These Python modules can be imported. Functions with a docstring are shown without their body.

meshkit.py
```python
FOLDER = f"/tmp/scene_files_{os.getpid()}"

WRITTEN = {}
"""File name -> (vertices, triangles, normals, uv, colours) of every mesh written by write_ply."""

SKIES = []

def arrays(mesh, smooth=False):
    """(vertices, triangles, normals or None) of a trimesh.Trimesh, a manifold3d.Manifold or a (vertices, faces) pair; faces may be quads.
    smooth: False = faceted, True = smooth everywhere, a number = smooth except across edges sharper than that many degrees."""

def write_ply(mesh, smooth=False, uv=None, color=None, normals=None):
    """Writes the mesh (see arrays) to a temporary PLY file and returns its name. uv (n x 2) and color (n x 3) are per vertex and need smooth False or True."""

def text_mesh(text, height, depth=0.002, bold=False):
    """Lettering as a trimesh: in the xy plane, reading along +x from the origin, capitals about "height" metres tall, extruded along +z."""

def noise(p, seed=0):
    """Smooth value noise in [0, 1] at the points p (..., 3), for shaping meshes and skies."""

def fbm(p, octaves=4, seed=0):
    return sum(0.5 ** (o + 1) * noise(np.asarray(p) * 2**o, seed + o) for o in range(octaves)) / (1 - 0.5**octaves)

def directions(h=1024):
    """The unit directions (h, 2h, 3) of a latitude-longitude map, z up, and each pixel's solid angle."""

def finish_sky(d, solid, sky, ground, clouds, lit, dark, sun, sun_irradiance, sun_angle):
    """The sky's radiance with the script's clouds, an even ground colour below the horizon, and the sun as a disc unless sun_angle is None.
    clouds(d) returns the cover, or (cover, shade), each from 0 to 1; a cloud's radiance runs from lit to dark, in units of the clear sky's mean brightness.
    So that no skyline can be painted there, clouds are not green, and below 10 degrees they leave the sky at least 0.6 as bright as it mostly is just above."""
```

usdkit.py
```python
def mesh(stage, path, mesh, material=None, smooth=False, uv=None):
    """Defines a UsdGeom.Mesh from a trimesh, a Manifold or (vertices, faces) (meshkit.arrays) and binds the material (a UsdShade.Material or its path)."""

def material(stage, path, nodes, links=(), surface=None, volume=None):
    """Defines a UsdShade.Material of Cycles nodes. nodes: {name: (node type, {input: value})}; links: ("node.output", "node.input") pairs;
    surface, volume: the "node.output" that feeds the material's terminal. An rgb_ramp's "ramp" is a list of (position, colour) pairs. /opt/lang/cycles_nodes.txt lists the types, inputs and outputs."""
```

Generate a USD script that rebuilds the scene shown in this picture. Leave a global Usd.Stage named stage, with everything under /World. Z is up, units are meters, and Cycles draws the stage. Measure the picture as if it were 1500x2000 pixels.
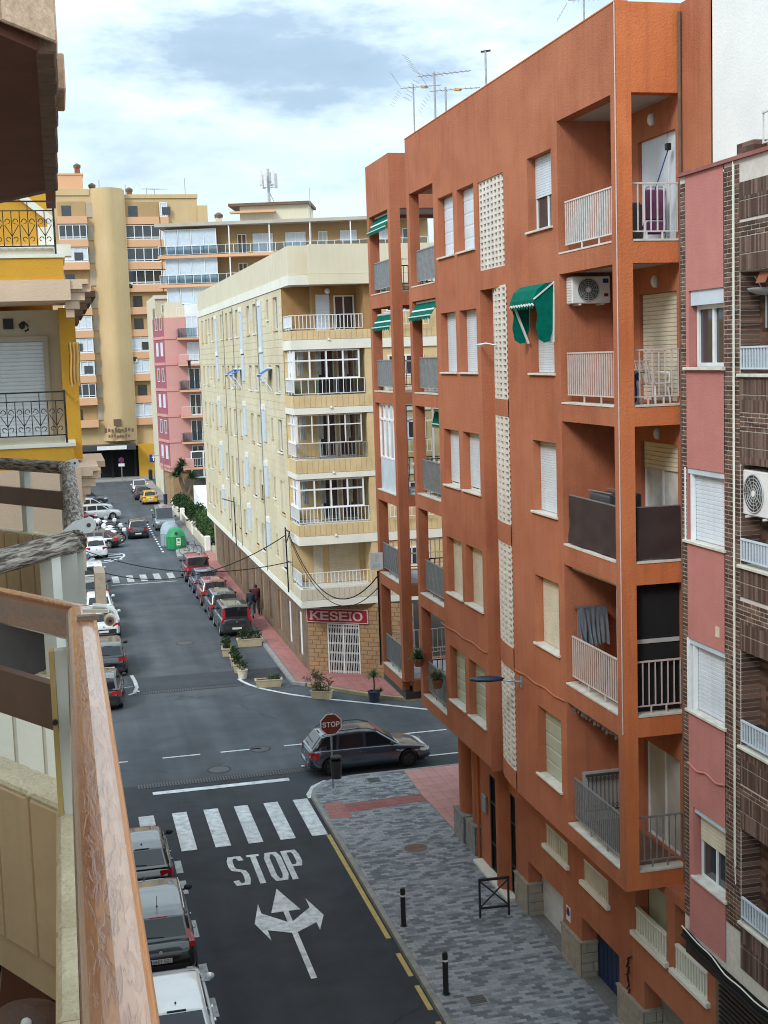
import math, random
import numpy as np, trimesh, manifold3d as m3
import usdkit, meshkit
from pxr import Gf, Sdf, Usd, UsdGeom, UsdLux, UsdShade, Vt

EXPOSURE, SKY_STRENGTH, SUN_INT = 0.6, .12, .40
CLOUD_LIT, CLOUD_DARK = (4.5, 5.4, 5.8), (2.0, 2.75, 3.6)
stage = Usd.Stage.CreateInMemory()
UsdGeom.SetStageUpAxis(stage, 'Z')
UsdGeom.Xform.Define(stage, '/World')
UsdGeom.Scope.Define(stage, '/World/Looks')
# ------------------------------------------------------------------ camera, sky, sun, exposure
EYE = np.array([0, 0, 14.8]); FPX, CX, CY = 2600., 750., 1000.
_d = np.array([-638 / FPX, 281 / FPX, 1.]); _up = -np.array([.033, -1, -(.033 * _d[0] - _d[1])])
_Y = np.array([_d[0], _d[1], -_d[2]]); _Y /= np.linalg.norm(_Y)
_Z = np.array([_up[0], _up[1], -_up[2]]); _Z /= np.linalg.norm(_Z)
RW = np.stack([np.cross(_Y, _Z), _Y, _Z])              # world <- camera
cam = UsdGeom.Camera.Define(stage, '/World/camera')
_m = np.eye(4); _m[:3, :3] = RW.T; _m[3, :3] = EYE
cam.AddTransformOp().Set(Gf.Matrix4d(_m.tolist()))
cam.CreateHorizontalApertureAttr(36.0); cam.CreateVerticalApertureAttr(48.0); cam.CreateFocalLengthAttr(62.4)
cam.CreateClippingRangeAttr(Gf.Vec2f(0.05, 5000))
cam.CreateExposureAttr(EXPOSURE)
SUN = np.array([-.58, -.52, .62]); SUN /= np.linalg.norm(SUN)
def ray(x, y):
    return RW @ np.array([(x - CX) / FPX, -(y - CY) / FPX, -1.])
def on_z(x, y, z=0.): r = ray(x, y); return EYE + r * (z - EYE[2]) / r[2]
def on_x(x, y, X): r = ray(x, y); return EYE + r * X / r[0]
def on_y(x, y, Y): r = ray(x, y); return EYE + r * Y / r[1]
def unit(v): v = np.asarray(v, float); return v / np.linalg.norm(v)

dome = UsdLux.DomeLight.Define(stage, '/World/sky')
dome.GetPrim().SetCustomDataByKey('kind', 'structure')
_c = unit(ray(585, 105))
sky_nodes = {
    'tc': ('texture_coordinate', {}),
    'sky': ('sky_texture', {'sky_type': 'single_scattering', 'sun_disc': False, 'sun_elevation': math.asin(SUN[2]), 'sun_rotation': math.atan2(SUN[0], SUN[1]), 'aerosol_density': 1.6}),
    'mp': ('mapping', {'scale': (5.5, 5.5, 15.)}),
    'n1': ('noise_texture', {'scale': 1.0, 'detail': 6.0, 'roughness': .55}),
    'r1': ('rgb_ramp', {'ramp': [(.30, (0, 0, 0)), (.58, (1, 1, 1))]}),
    'mp2': ('mapping', {'scale': (9., 9., 26.), 'location': (3.1, 1.7, .4)}),
    'n2': ('noise_texture', {'scale': 1.0, 'detail': 7.0, 'roughness': .6}),
    # one broad grey bank over the end of the street, edged by noise
    'mpb': ('mapping', {'location': tuple(-np.array(_c) * np.array([1 / .17, 1 / .17, 1 / .058])), 'scale': (1 / .17, 1 / .17, 1 / .058)}),
    'len': ('vector_math', {'math_type': 'length'}),
    'add': ('math', {'math_type': 'multiply_add', 'value2': 2.2, 'value3': -1.1}),
    'sum': ('math', {'math_type': 'subtract'}),
    'rb': ('rgb_ramp', {'ramp': [(.0, (1, 1, 1)), (.45, (.9, .9, .9)), (1.0, (0, 0, 0))]}),
    'gr': ('rgb_ramp', {'ramp': [(.42, (0, 0, 0)), (.72, (.55, .55, .55))]}),
    'mx': ('math', {'math_type': 'maximum'}),
    'cc': ('mix', {'color1': CLOUD_LIT, 'color2': CLOUD_DARK}),
    'veil': ('math', {'math_type': 'multiply_add', 'value2': .25, 'value3': .75}),
    'mix': ('mix', {}), 'sx': ('separate_xyz', {}), 'zc': ('math', {'math_type': 'maximum', 'value2': 0.}), 'cie': ('math', {'math_type': 'multiply_add', 'value2': 1.3, 'value3': 1.}), 'cs': ('combine_xyz', {}), 'bri': ('mix', {'mix_type': 'multiply', 'fac': 1.}),
    'bg': ('background_shader', {'strength': SKY_STRENGTH})}
sky_links = [('tc.generated', 'mp.vector'), ('mp.vector', 'n1.vector'), ('n1.fac', 'r1.fac'), ('tc.generated', 'mp2.vector'), ('mp2.vector', 'n2.vector'),
             ('tc.generated', 'mpb.vector'), ('mpb.vector', 'len.vector1'), ('n2.fac', 'add.value1'), ('len.value', 'sum.value1'), ('add.value', 'sum.value2'),
             ('sum.value', 'rb.fac'), ('n2.fac', 'gr.fac'), ('rb.color', 'mx.value1'), ('gr.color', 'mx.value2'), ('mx.value', 'cc.fac'),
             ('r1.color', 'veil.value1'), ('veil.value', 'mix.fac'), ('sky.color', 'mix.color1'), ('cc.color', 'mix.color2'), ('mix.color', 'bri.color1'), ('tc.generated', 'sx.vector'), ('sx.z', 'zc.value1'), ('zc.value', 'cie.value1'), ('cie.value', 'cs.x'), ('cie.value', 'cs.y'), ('cie.value', 'cs.z'), ('cs.vector', 'bri.color2'), ('bri.color', 'bg.color')]
sky_mat = usdkit.material(stage, '/World/Looks/sky', sky_nodes, sky_links, surface='bg.background')
UsdShade.MaterialBindingAPI.Apply(dome.GetPrim()).Bind(sky_mat)
sun = UsdLux.DistantLight.Define(stage, '/World/sun')
sun.CreateIntensityAttr(SUN_INT); sun.CreateAngleAttr(16.0); sun.CreateColorAttr(Gf.Vec3f(1, .965, .92)); sun.CreateNormalizeAttr(True)
_zx = unit(SUN); _xx = unit(np.cross([0, 0, 1], _zx)); _yx = np.cross(_zx, _xx)
_m = np.eye(4); _m[0, :3], _m[1, :3], _m[2, :3] = _xx, _yx, _zx
sun.AddTransformOp().Set(Gf.Matrix4d(_m.tolist()))

# ------------------------------------------------------------------ helpers
class MB:
    def __init__(s): s.v, s.f, s.n = [], [], 0
    def add(s, v, f):
        v = np.asarray(v, float).reshape(-1, 3); f = np.asarray(f, int)
        if f.shape[1] == 4: f = np.vstack([f[:, [0, 1, 2]], f[:, [0, 2, 3]]])
        s.v.append(v); s.f.append(f + s.n); s.n += len(v); return s
    def tm(s, m, T=None):
        v = np.array(m.vertices)
        if T is not None: v = v @ np.asarray(T)[:3, :3].T + np.asarray(T)[:3, 3]
        return s.add(v, np.array(m.faces))
    def quad(s, a, b, c, d): return s.add([a, b, c, d], [[0, 1, 2, 3]])
    def poly(s, pts): return s.add(pts, [[0, i, i + 1] for i in range(1, len(pts) - 1)])
    def hexa(s, p):                                    # 8 corners: bottom 0-3 around, top 4-7 around
        return s.add(p, [[3, 2, 1, 0], [4, 5, 6, 7], [0, 1, 5, 4], [1, 2, 6, 5], [2, 3, 7, 6], [3, 0, 4, 7]])
    def box(s, x0, x1, y0, y1, z0, z1):
        return s.hexa([(x0, y0, z0), (x1, y0, z0), (x1, y1, z0), (x0, y1, z0), (x0, y0, z1), (x1, y0, z1), (x1, y1, z1), (x0, y1, z1)])
    def fb(s, F, u0, u1, v0, v1, n0, n1):
        return s.hexa([F(u0, v0, n0), F(u1, v0, n0), F(u1, v0, n1), F(u0, v0, n1), F(u0, v1, n0), F(u1, v1, n0), F(u1, v1, n1), F(u0, v1, n1)])
    def cfb(s, F, u0, u1, v0, v1, n0, n1, c=.006):     # box whose outer (n1) face is chamfered
        P = [F(u, v, n0) for u, v in ((u0, v0), (u1, v0), (u1, v1), (u0, v1))] + [F(u, v, n1 - c) for u, v in ((u0, v0), (u1, v0), (u1, v1), (u0, v1))] \
            + [F(u, v, n1) for u, v in ((u0 + c, v0 + c), (u1 - c, v0 + c), (u1 - c, v1 - c), (u0 + c, v1 - c))]
        q = [[8, 9, 10, 11]]
        for i in range(4):
            j = (i + 1) % 4; q += [[i, j, 4 + j, 4 + i], [4 + i, 4 + j, 8 + j, 8 + i]]
        return s.add(P, q)
    def rbox(s, x0, x1, y0, y1, z0, z1, c=.02):        # box with all edges cut
        p = []
        for x, sx in ((x0, 1), (x1, -1)):
            for y, sy in ((y0, 1), (y1, -1)):
                for z, sz in ((z0, 1), (z1, -1)):
                    p += [(x + sx * c, y + sy * c, z), (x + sx * c, y, z + sz * c), (x, y + sy * c, z + sz * c)]
        return s.tm(trimesh.convex.convex_hull(np.array(p)))
    def bar(s, a, b, w, h=None, upv=(0, 0, 1)):        # square bar from a to b
        a, b = np.asarray(a, float), np.asarray(b, float); t = unit(b - a); h = h or w
        x = np.cross(t, upv); x = unit(x if np.linalg.norm(x) > 1e-6 else np.cross(t, (1, 0, 0))); y = np.cross(x, t)
        c = [-x * w / 2 - y * h / 2, x * w / 2 - y * h / 2, x * w / 2 + y * h / 2, -x * w / 2 + y * h / 2]
        return s.hexa([a + k for k in c] + [b + k for k in c])
    def tube(s, pts, r, sides=8, cap=True):
        p = np.asarray(pts, float); t = np.gradient(p, axis=0); t /= np.linalg.norm(t, axis=1, keepdims=True) + 1e-12
        ref = np.array([0, 0, 1.]) if np.abs(t[:, 2]).mean() < .8 else np.array([1., 0, 0])
        a = np.cross(t, ref); a /= np.linalg.norm(a, axis=1, keepdims=True) + 1e-12; b = np.cross(a, t)
        ang = np.arange(sides) * 2 * np.pi / sides; r = np.broadcast_to(r, (len(p),))
        v = p[:, None] + r[:, None, None] * (np.cos(ang)[None, :, None] * a[:, None] + np.sin(ang)[None, :, None] * b[:, None])
        f = []
        for i in range(len(p) - 1):
            for j in range(sides):
                k = (j + 1) % sides; f.append([i * sides + j, i * sides + k, (i + 1) * sides + k, (i + 1) * sides + j])
        s.add(v, f)
        if cap:
            for i in (0, len(p) - 1): s.poly(list(v[i]))
        return s
    def cyl(s, a, b, r, r1=None, sides=16): return s.tube([a, b], [r, r if r1 is None else r1], sides)
    def lathe(s, prof, at=(0, 0, 0), sides=20):        # prof: (r, z)
        ang = np.arange(sides) * 2 * np.pi / sides; P = np.array(prof, float)
        v = np.stack([P[:, 0, None] * np.cos(ang), P[:, 0, None] * np.sin(ang), np.repeat(P[:, 1, None], sides, 1)], -1) + np.asarray(at, float)
        f = [[i * sides + j, i * sides + (j + 1) % sides, (i + 1) * sides + (j + 1) % sides, (i + 1) * sides + j] for i in range(len(P) - 1) for j in range(sides)]
        return s.add(v, f)
    def prism(s, pts, F, n0, n1):                      # polygon (u, v) extruded along n in frame F
        from shapely.geometry import Polygon
        t = trimesh.creation.extrude_polygon(Polygon(pts), 1.0, engine='earcut'); V = np.array(t.vertices)
        return s.add([F(a, b, n0 + (n1 - n0) * c) for a, b, c in V], t.faces)
    def text(s, txt, h, F, u, v, n, depth=.01, bold=True, wid=None):   # lettering in frame F, from u, baseline v; wid fits the width
        t = meshkit.text_mesh(txt, h, depth, bold); V = np.array(t.vertices)
        V[:, 0] -= V[:, 0].min()
        if wid: V[:, 0] *= wid / V[:, 0].max()
        return s.add([F(u + a, v + b, n + c) for a, b, c in V], t.faces)
    def arr(s): return np.vstack(s.v), np.vstack(s.f)

def frame(O, U, N, Vv=(0, 0, 1)):
    O, U, N, Vv = (np.asarray(k, float) for k in (O, U, N, Vv))
    return lambda u, v, n=0.: O + u * U + v * Vv + n * N

count = {}
def numbered(parent, name):
    k = count.get((parent, name), 0); count[(parent, name)] = k + 1
    return f'{parent}/{name}' if k == 0 else f'{parent}/{name}_{k:03d}'
base = {}
def tag(prim, label=None, cat=None, group=None, kind=None):
    for k, v in (('label', label), ('category', cat), ('group', group), ('kind', kind)):
        if v: prim.SetCustomDataByKey(k, v)
def thing(name, label, cat, loc=(0, 0, 0), rz=0., group=None, local=False, kind=None):
    """An Xform at the thing's base. local: its meshes are given in its own coordinates, else in the world's."""
    p = numbered('/World', name); x = UsdGeom.Xform.Define(stage, p)
    x.AddTranslateOp().Set(Gf.Vec3d(*map(float, loc)))
    if rz: x.AddRotateZOp().Set(float(rz))
    tag(x.GetPrim(), label, cat, group, kind); base[p] = np.zeros(3) if local else np.asarray(loc, float)
    return p
def part(parent, name, mb, mat, label=None, kind=None, smooth=False):
    if mb.n == 0: return None
    p = numbered(parent, name); v, f = mb.arr()
    if name == 'pane': smooth = False
    m = usdkit.mesh(stage, p, (v - base[parent], f), mat, smooth=smooth)
    tag(m.GetPrim(), label, None, None, kind); base[p] = base[parent]
    return p
def obj(name, mb, mat, label=None, cat=None, group=None, kind=None, smooth=False):
    p = numbered('/World', name); v, f = mb.arr(); o = (v.min(0) + v.max(0)) / 2; o[2] = v[:, 2].min()
    m = usdkit.mesh(stage, p, (v - o, f), mat, smooth=smooth); m.AddTranslateOp().Set(Gf.Vec3d(*map(float, o)))
    tag(m.GetPrim(), label, cat, group, kind); base[p] = o
    return p
def copy(src, loc, rz, label, scale=None):
    name = src.split('/')[-1].rstrip('0123456789').rstrip('_'); was = stage.GetPrimAtPath(src).GetCustomData()
    p = numbered('/World', name); x = UsdGeom.Xform.Define(stage, p)
    x.GetPrim().GetReferences().AddInternalReference(src)
    x.ClearXformOpOrder(); x.AddTranslateOp(opSuffix='at').Set(Gf.Vec3d(*map(float, loc))); x.AddRotateZOp(opSuffix='turn').Set(float(rz))
    if scale: x.AddScaleOp(opSuffix='size').Set(Gf.Vec3f(*scale))
    tag(x.GetPrim(), label, was.get('category'), was.get('group')); x.GetPrim().SetInstanceable(True)
    return p

# ------------------------------------------------------------------ materials
def lin(c, k=1.): return tuple(float(k * ((x / 255 + .055) / 1.055) ** 2.4) if x > 10 else float(k * x / 255 / 12.92) for x in c)
MAT = {}
def surf(name, a, b=None, scale=6., detail=5., rough=.7, bump=.0, bscale=40., streak=0., streak_col=None, spec=.35, metal=0., coat=0., coord='pos', lo=.35, hi=.68, bdist=.02, fade=0., fade_col=None, crack=0., crack_scale=.3):
    """Principled surface: two tones by noise, fine bump, vertical rain streaks."""
    b = b or a
    co = ('geometry', {}) if coord == 'pos' else ('texture_coordinate', {})
    out = 'co.position' if coord == 'pos' else 'co.object'
    n = {'co': co, 'n': ('noise_texture', {'scale': scale, 'detail': detail, 'roughness': .6}), 'r': ('rgb_ramp', {'ramp': [(lo, a), (hi, b)]}),
         'p': ('principled_bsdf', {'roughness': rough, 'specular_ior_level': spec, 'metallic': metal, 'coat_weight': coat})}
    l = [(out, 'n.vector'), ('n.fac', 'r.fac')]; col = 'r.color'
    if streak:
        n |= {'ms': ('mapping', {'scale': (5., 5., .35)}), 's': ('noise_texture', {'scale': 1.4, 'detail': 6., 'roughness': .65}), 'sr': ('rgb_ramp', {'ramp': [(.46, (0, 0, 0)), (.78, (streak,) * 3)]}),
              'mx': ('mix', {'color2': streak_col or tuple(x * .55 for x in a)})}
        l += [(out, 'ms.vector'), ('ms.vector', 's.vector'), ('s.fac', 'sr.fac'), ('sr.color', 'mx.fac'), (col, 'mx.color1')]; col = 'mx.color'
    if fade:                                           # broad uneven fading and patching
        n |= {'fn2': ('noise_texture', {'scale': .32, 'detail': 3., 'roughness': .5, 'distortion': .8}), 'fr2': ('rgb_ramp', {'ramp': [(.45, (0, 0, 0)), (.62, (fade,) * 3)]}), 'fm': ('mix', {'color2': fade_col or tuple(min(1, x * 1.15 + .03) for x in a)})}
        l += [(out, 'fn2.vector'), ('fn2.fac', 'fr2.fac'), ('fr2.color', 'fm.fac'), (col, 'fm.color1')]; col = 'fm.color'
    if crack:                                          # thin wandering cracks, only here and there
        n |= {'cd': ('noise_texture', {'scale': 1.6, 'detail': 3.}), 'cw': ('mix', {'mix_type': 'linear_light', 'fac': .35}), 'cv': ('voronoi_texture', {'feature': 'distance_to_edge', 'scale': crack_scale}), 'cr2': ('rgb_ramp', {'ramp': [(.0, (1, 1, 1)), (crack, (0, 0, 0))]}), 'cg': ('noise_texture', {'scale': .45, 'detail': 1.}), 'cgr': ('rgb_ramp', {'ramp': [(.50, (0, 0, 0)), (.60, (.6, .6, .6))]}), 'cml': ('math', {'math_type': 'multiply'}), 'cmx': ('mix', {'color2': tuple(x * .45 for x in a)})}
        l += [(out, 'cd.vector'), (out, 'cw.color1'), ('cd.color', 'cw.color2'), ('cw.color', 'cv.vector'), ('cv.distance', 'cr2.fac'), (out, 'cg.vector'), ('cg.fac', 'cgr.fac'), ('cr2.color', 'cml.value1'), ('cgr.color', 'cml.value2'), ('cml.value', 'cmx.fac'), (col, 'cmx.color1')]; col = 'cmx.color'
    l.append((col, 'p.base_color'))
    if bump:
        n |= {'bn': ('noise_texture', {'scale': bscale, 'detail': 4.}), 'b': ('bump', {'strength': bump, 'distance': bdist})}
        l += [(out, 'bn.vector'), ('bn.fac', 'b.height'), ('b.normal', 'p.normal')]
    MAT[name] = usdkit.material(stage, f'/World/Looks/{name}', n, l, surface='p.BSDF'); return MAT[name]
def plain(name, c, rough=.5, spec=.4, metal=0., coat=0.):
    return surf(name, c, tuple(x * .86 for x in c), scale=3., rough=rough, spec=spec, metal=metal, coat=coat)
def glass(name, tint=(.9, .95, .97), rough=.02, refl=1.45):
    n = {'t': ('transparent_bsdf', {'color': tint}), 'g': ('glossy_bsdf', {'color': (.95, .97, 1), 'roughness': rough}), 'f': ('fresnel', {'IOR': refl}), 'm': ('mix_closure', {})}
    MAT[name] = usdkit.material(stage, f'/World/Looks/{name}', n, [('f.fac', 'm.fac'), ('t.BSDF', 'm.closure1'), ('g.BSDF', 'm.closure2')], surface='m.closure'); return MAT[name]
def grid_tone(name, ramp, sx, sy, axis='xy', shift=.5, cl=.35, clscale=.55, bump=.25, rough=.75, jitter=.12):
    """One tone per piece of a running-bond grid (sx long, sy high): white noise on the piece's own cell, weighed with broad patches."""
    a, b = axis
    n = {'g': ('geometry', {}), 's': ('separate_xyz', {}), 'row': ('math', {'math_type': 'divide', 'value2': sy}), 'rowf': ('math', {'math_type': 'floor'}),
         'odd': ('math', {'math_type': 'floored_modulo', 'value2': 2.}), 'sh': ('math', {'math_type': 'multiply', 'value2': shift}), 'col': ('math', {'math_type': 'divide', 'value2': sx}),
         'colp': ('math', {'math_type': 'add'}), 'colf': ('math', {'math_type': 'floor'}), 'c': ('combine_xyz', {'z': .37}), 'w': ('white_noise_texture', {'dimensions': '3D'}),
         'big': ('noise_texture', {'scale': clscale, 'detail': 2.}), 'mixv': ('mix_float', {'fac': cl}), 'r': ('rgb_ramp', {'ramp': ramp, 'interpolate': True}),
         'fn': ('noise_texture', {'scale': 30., 'detail': 5.}), 'fr': ('rgb_ramp', {'ramp': [(.3, (1 - jitter,) * 3), (.7, (1 + jitter,) * 3)]}), 'mul': ('mix', {'mix_type': 'multiply', 'fac': 1.}),
         'bp': ('bump', {'strength': bump, 'distance': .01}), 'p': ('principled_bsdf', {'roughness': rough, 'specular_ior_level': .3})}
    l = [('g.position', 's.vector'), (f's.{b}', 'row.value1'), ('row.value', 'rowf.value1'), ('rowf.value', 'odd.value1'), ('odd.value', 'sh.value1'), (f's.{a}', 'col.value1'),
         ('col.value', 'colp.value1'), ('sh.value', 'colp.value2'), ('colp.value', 'colf.value1'), ('colf.value', 'c.x'), ('rowf.value', 'c.y'), ('c.vector', 'w.vector'),
         ('g.position', 'big.vector'), ('w.value', 'mixv.a'), ('big.fac', 'mixv.b'), ('mixv.result', 'r.fac'), ('g.position', 'fn.vector'), ('fn.fac', 'fr.fac'),
         ('r.color', 'mul.color1'), ('fr.color', 'mul.color2'), ('mul.color', 'p.base_color'), ('fn.fac', 'bp.height'), ('bp.normal', 'p.normal')]
    MAT[name] = usdkit.material(stage, f'/World/Looks/{name}', n, l, surface='p.BSDF'); return MAT[name]

K = .82
surf('asphalt_new', (.019, .022, .029), (.029, .033, .041), scale=1.3, rough=.82, bump=.5, bscale=120., detail=9., bdist=.01, crack=.010, crack_scale=.12, fade=.5, fade_col=(.040, .045, .054))
surf('asphalt_old', (.055, .062, .073), (.078, .086, .097), scale=.55, rough=.85, bump=.5, bscale=110., detail=9., bdist=.01, crack=.012, crack_scale=.14, fade=.7, fade_col=(.044, .053, .066))
surf('asphalt_patch', (.030, .035, .044), (.042, .048, .058), scale=1.0, rough=.85, bump=.5, bscale=110., detail=9., bdist=.01)
for _nm in ('asphalt_new', 'asphalt_old'):            # long faint wheel tracks and worn patches
    _p = f'/World/Looks/{_nm}'; _mat = UsdShade.Material.Get(stage, _p)
    def _sh(k, kind, ins):
        s = UsdShade.Shader.Define(stage, f'{_p}/{k}'); s.CreateIdAttr(f'cycles_{kind}')
        for a, b in ins.items(): s.CreateInput(a, Sdf.ValueTypeNames.Float3 if np.ndim(b) else Sdf.ValueTypeNames.Token if isinstance(b, str) else Sdf.ValueTypeNames.Float).Set(Gf.Vec3f(*b) if np.ndim(b) else b)
        return s
    _mp = _sh('mt', 'mapping', {'scale': (.9, .05, 1.)}); _ns = _sh('nt', 'noise_texture', {'scale': 1., 'detail': 5.}); _mr = _sh('mr', 'map_range', {'from_min': .3, 'from_max': .7, 'to_min': .74, 'to_max': 1.2}); _cs = _sh('cs', 'combine_xyz', {}); _mx = _sh('mm', 'mix', {'mix_type': 'multiply', 'fac': 1.})
    T = Sdf.ValueTypeNames.Token; co = UsdShade.Shader.Get(stage, _p + '/co'); rr = UsdShade.Shader.Get(stage, _p + '/cmx'); pp = UsdShade.Shader.Get(stage, _p + '/p')
    cn = lambda a, i, b, o: a.CreateInput(i, T).ConnectToSource(b.CreateOutput(o, T))
    cn(_mp, 'vector', co, 'position'); cn(_ns, 'vector', _mp, 'vector'); cn(_mr, 'value', _ns, 'fac')
    for k in 'xyz': cn(_cs, k, _mr, 'result')
    cn(_mx, 'color1', rr, 'color'); cn(_mx, 'color2', _cs, 'vector'); cn(pp, 'base_color', _mx, 'color')
surf('earth', (.20, .18, .15), (.28, .25, .21), scale=.3, rough=.9)
surf('road_paint', (.64, .67, .70), (.27, .29, .32), scale=4., rough=.7, bump=.3, bscale=90., lo=.42, hi=.74, detail=10., fade=.45, fade_col=(.36, .38, .40), crack=.02, crack_scale=.9)
surf('road_paint_worn', (.46, .47, .48), (.17, .175, .18), scale=4., rough=.75, bump=.3, bscale=90., lo=.38, hi=.72, detail=9.)
surf('yellow_paint', (.46, .34, .10), (.24, .19, .08), scale=5., rough=.7, lo=.42, hi=.85, detail=8.)
surf('kerb', (.20, .195, .185), (.29, .285, .27), scale=2.2, rough=.85, bump=.3)
surf('kerb_yellow', (.36, .28, .12), (.22, .19, .13), scale=2.5, rough=.8, bump=.3)
surf('pave_red', (.36, .15, .135), (.27, .11, .10), scale=2.4, rough=.8, bump=.35, bscale=60.)
surf('pave_darkred', (.22, .075, .07), (.30, .11, .10), scale=3., rough=.8, bump=.3)
surf('pave_pink', (.47, .245, .225), (.39, .19, .175), scale=1.6, rough=.8, bump=.3, bscale=50.)
surf('joint', (.13, .13, .13), (.19, .19, .19), scale=9., rough=.9)
grid_tone('pavers', [(.0, (.085, .092, .106)), (.30, (.115, .124, .142)), (.42, (.175, .187, .208)), (.54, (.225, .238, .26)), (.70, (.275, .288, .305)), (1., (.34, .35, .362))], .25, .125, cl=.46, clscale=.8, jitter=.2)
surf('orange', lin((190, 120, 89), .78), lin((178, 108, 79), .74), scale=.9, rough=.9, bump=.45, bscale=26., streak=.6, streak_col=lin((146, 92, 72), .74), spec=.15, bdist=.03, fade=.45, fade_col=lin((194, 128, 99), .78))
surf('orange_bright', lin((212, 126, 80), .84), lin((200, 114, 72), .80), scale=.8, rough=.9, bump=.4, bscale=26., streak=.5, streak_col=lin((158, 92, 66), .8), spec=.15, bdist=.03, fade=.4, fade_col=lin((216, 136, 92), .84))
surf('soffit', (.40, .40, .42), (.34, .34, .36), scale=1.5, rough=.9)
surf('marble', (.62, .60, .54), (.46, .44, .39), scale=5., rough=.5)
surf('tile_brown', (.17, .085, .055), (.13, .07, .05), scale=4., rough=.55)
plain('white_alu', (.74, .76, .78), rough=.4)
surf('shutter_white', (.60, .655, .72), (.53, .58, .645), scale=2., rough=.45, streak=.45, streak_col=(.42, .45, .49))
surf('shutter_cream', (.62, .57, .46), (.53, .48, .38), scale=2., rough=.5, streak=.3, streak_col=(.38, .34, .26))
surf('shutter_green', (.42, .45, .37), (.37, .40, .33), scale=2., rough=.4, streak=.2)
surf('lattice', (.66, .63, .58), (.52, .49, .45), scale=3., rough=.8, bump=.2)
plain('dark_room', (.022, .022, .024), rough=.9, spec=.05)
surf('dark_glass', (.018, .022, .026), (.03, .035, .04), scale=1.5, rough=.06, spec=.9)
surf('curtain', (.55, .55, .53), (.34, .34, .33), scale=2., rough=.9)
glass('glass'); glass('glass_frost', tint=(.62, .70, .74), rough=.25)
surf('galv', (.33, .34, .35), (.24, .25, .26), scale=9., rough=.45, metal=.55)
surf('rail_pink', (.56, .47, .44), (.47, .39, .37), scale=6., rough=.5)
surf('rail_white', (.60, .60, .60), (.48, .47, .46), scale=6., rough=.5)
plain('iron', (.012, .012, .014), rough=.45)
plain('black_metal', (.014, .014, .016), rough=.5)
plain('black_rubber', (.012, .012, .012), rough=.85, spec=.2)
surf('awning_green', (.0, .095, .070), (.0, .135, .10), scale=8., rough=.9, spec=.1)
plain('awning_white', (.62, .64, .63), rough=.8)
surf('awning_blue', (.02, .12, .38), (.02, .09, .30), scale=6., rough=.9)
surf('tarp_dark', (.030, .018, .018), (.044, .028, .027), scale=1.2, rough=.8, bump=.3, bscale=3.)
surf('tarp_grey', (.12, .13, .155), (.07, .08, .10), scale=2., rough=.4, bump=.4, bscale=6.)
plain('plastic_white', (.70, .70, .70), rough=.45)
plain('plastic_grey', (.42, .43, .43), rough=.5)
plain('plastic_dark', (.05, .05, .055), rough=.5)
plain('plum', (.13, .04, .10), rough=.6)
plain('blue_cloth', (.015, .035, .22), rough=.7)
surf('stone', (.33, .29, .23), (.24, .22, .185), scale=3.5, rough=.85, bump=.5, bscale=18.)
surf('stone_grey', (.25, .25, .245), (.17, .175, .17), scale=3.5, rough=.85, bump=.5, bscale=18.)
surf('garage_white', (.60, .63, .67), (.52, .55, .60), scale=1.2, rough=.5, streak=.3, streak_col=(.4, .42, .44))
surf('garage_blue', (.010, .025, .085), (.015, .03, .10), scale=2., rough=.5)
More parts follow.
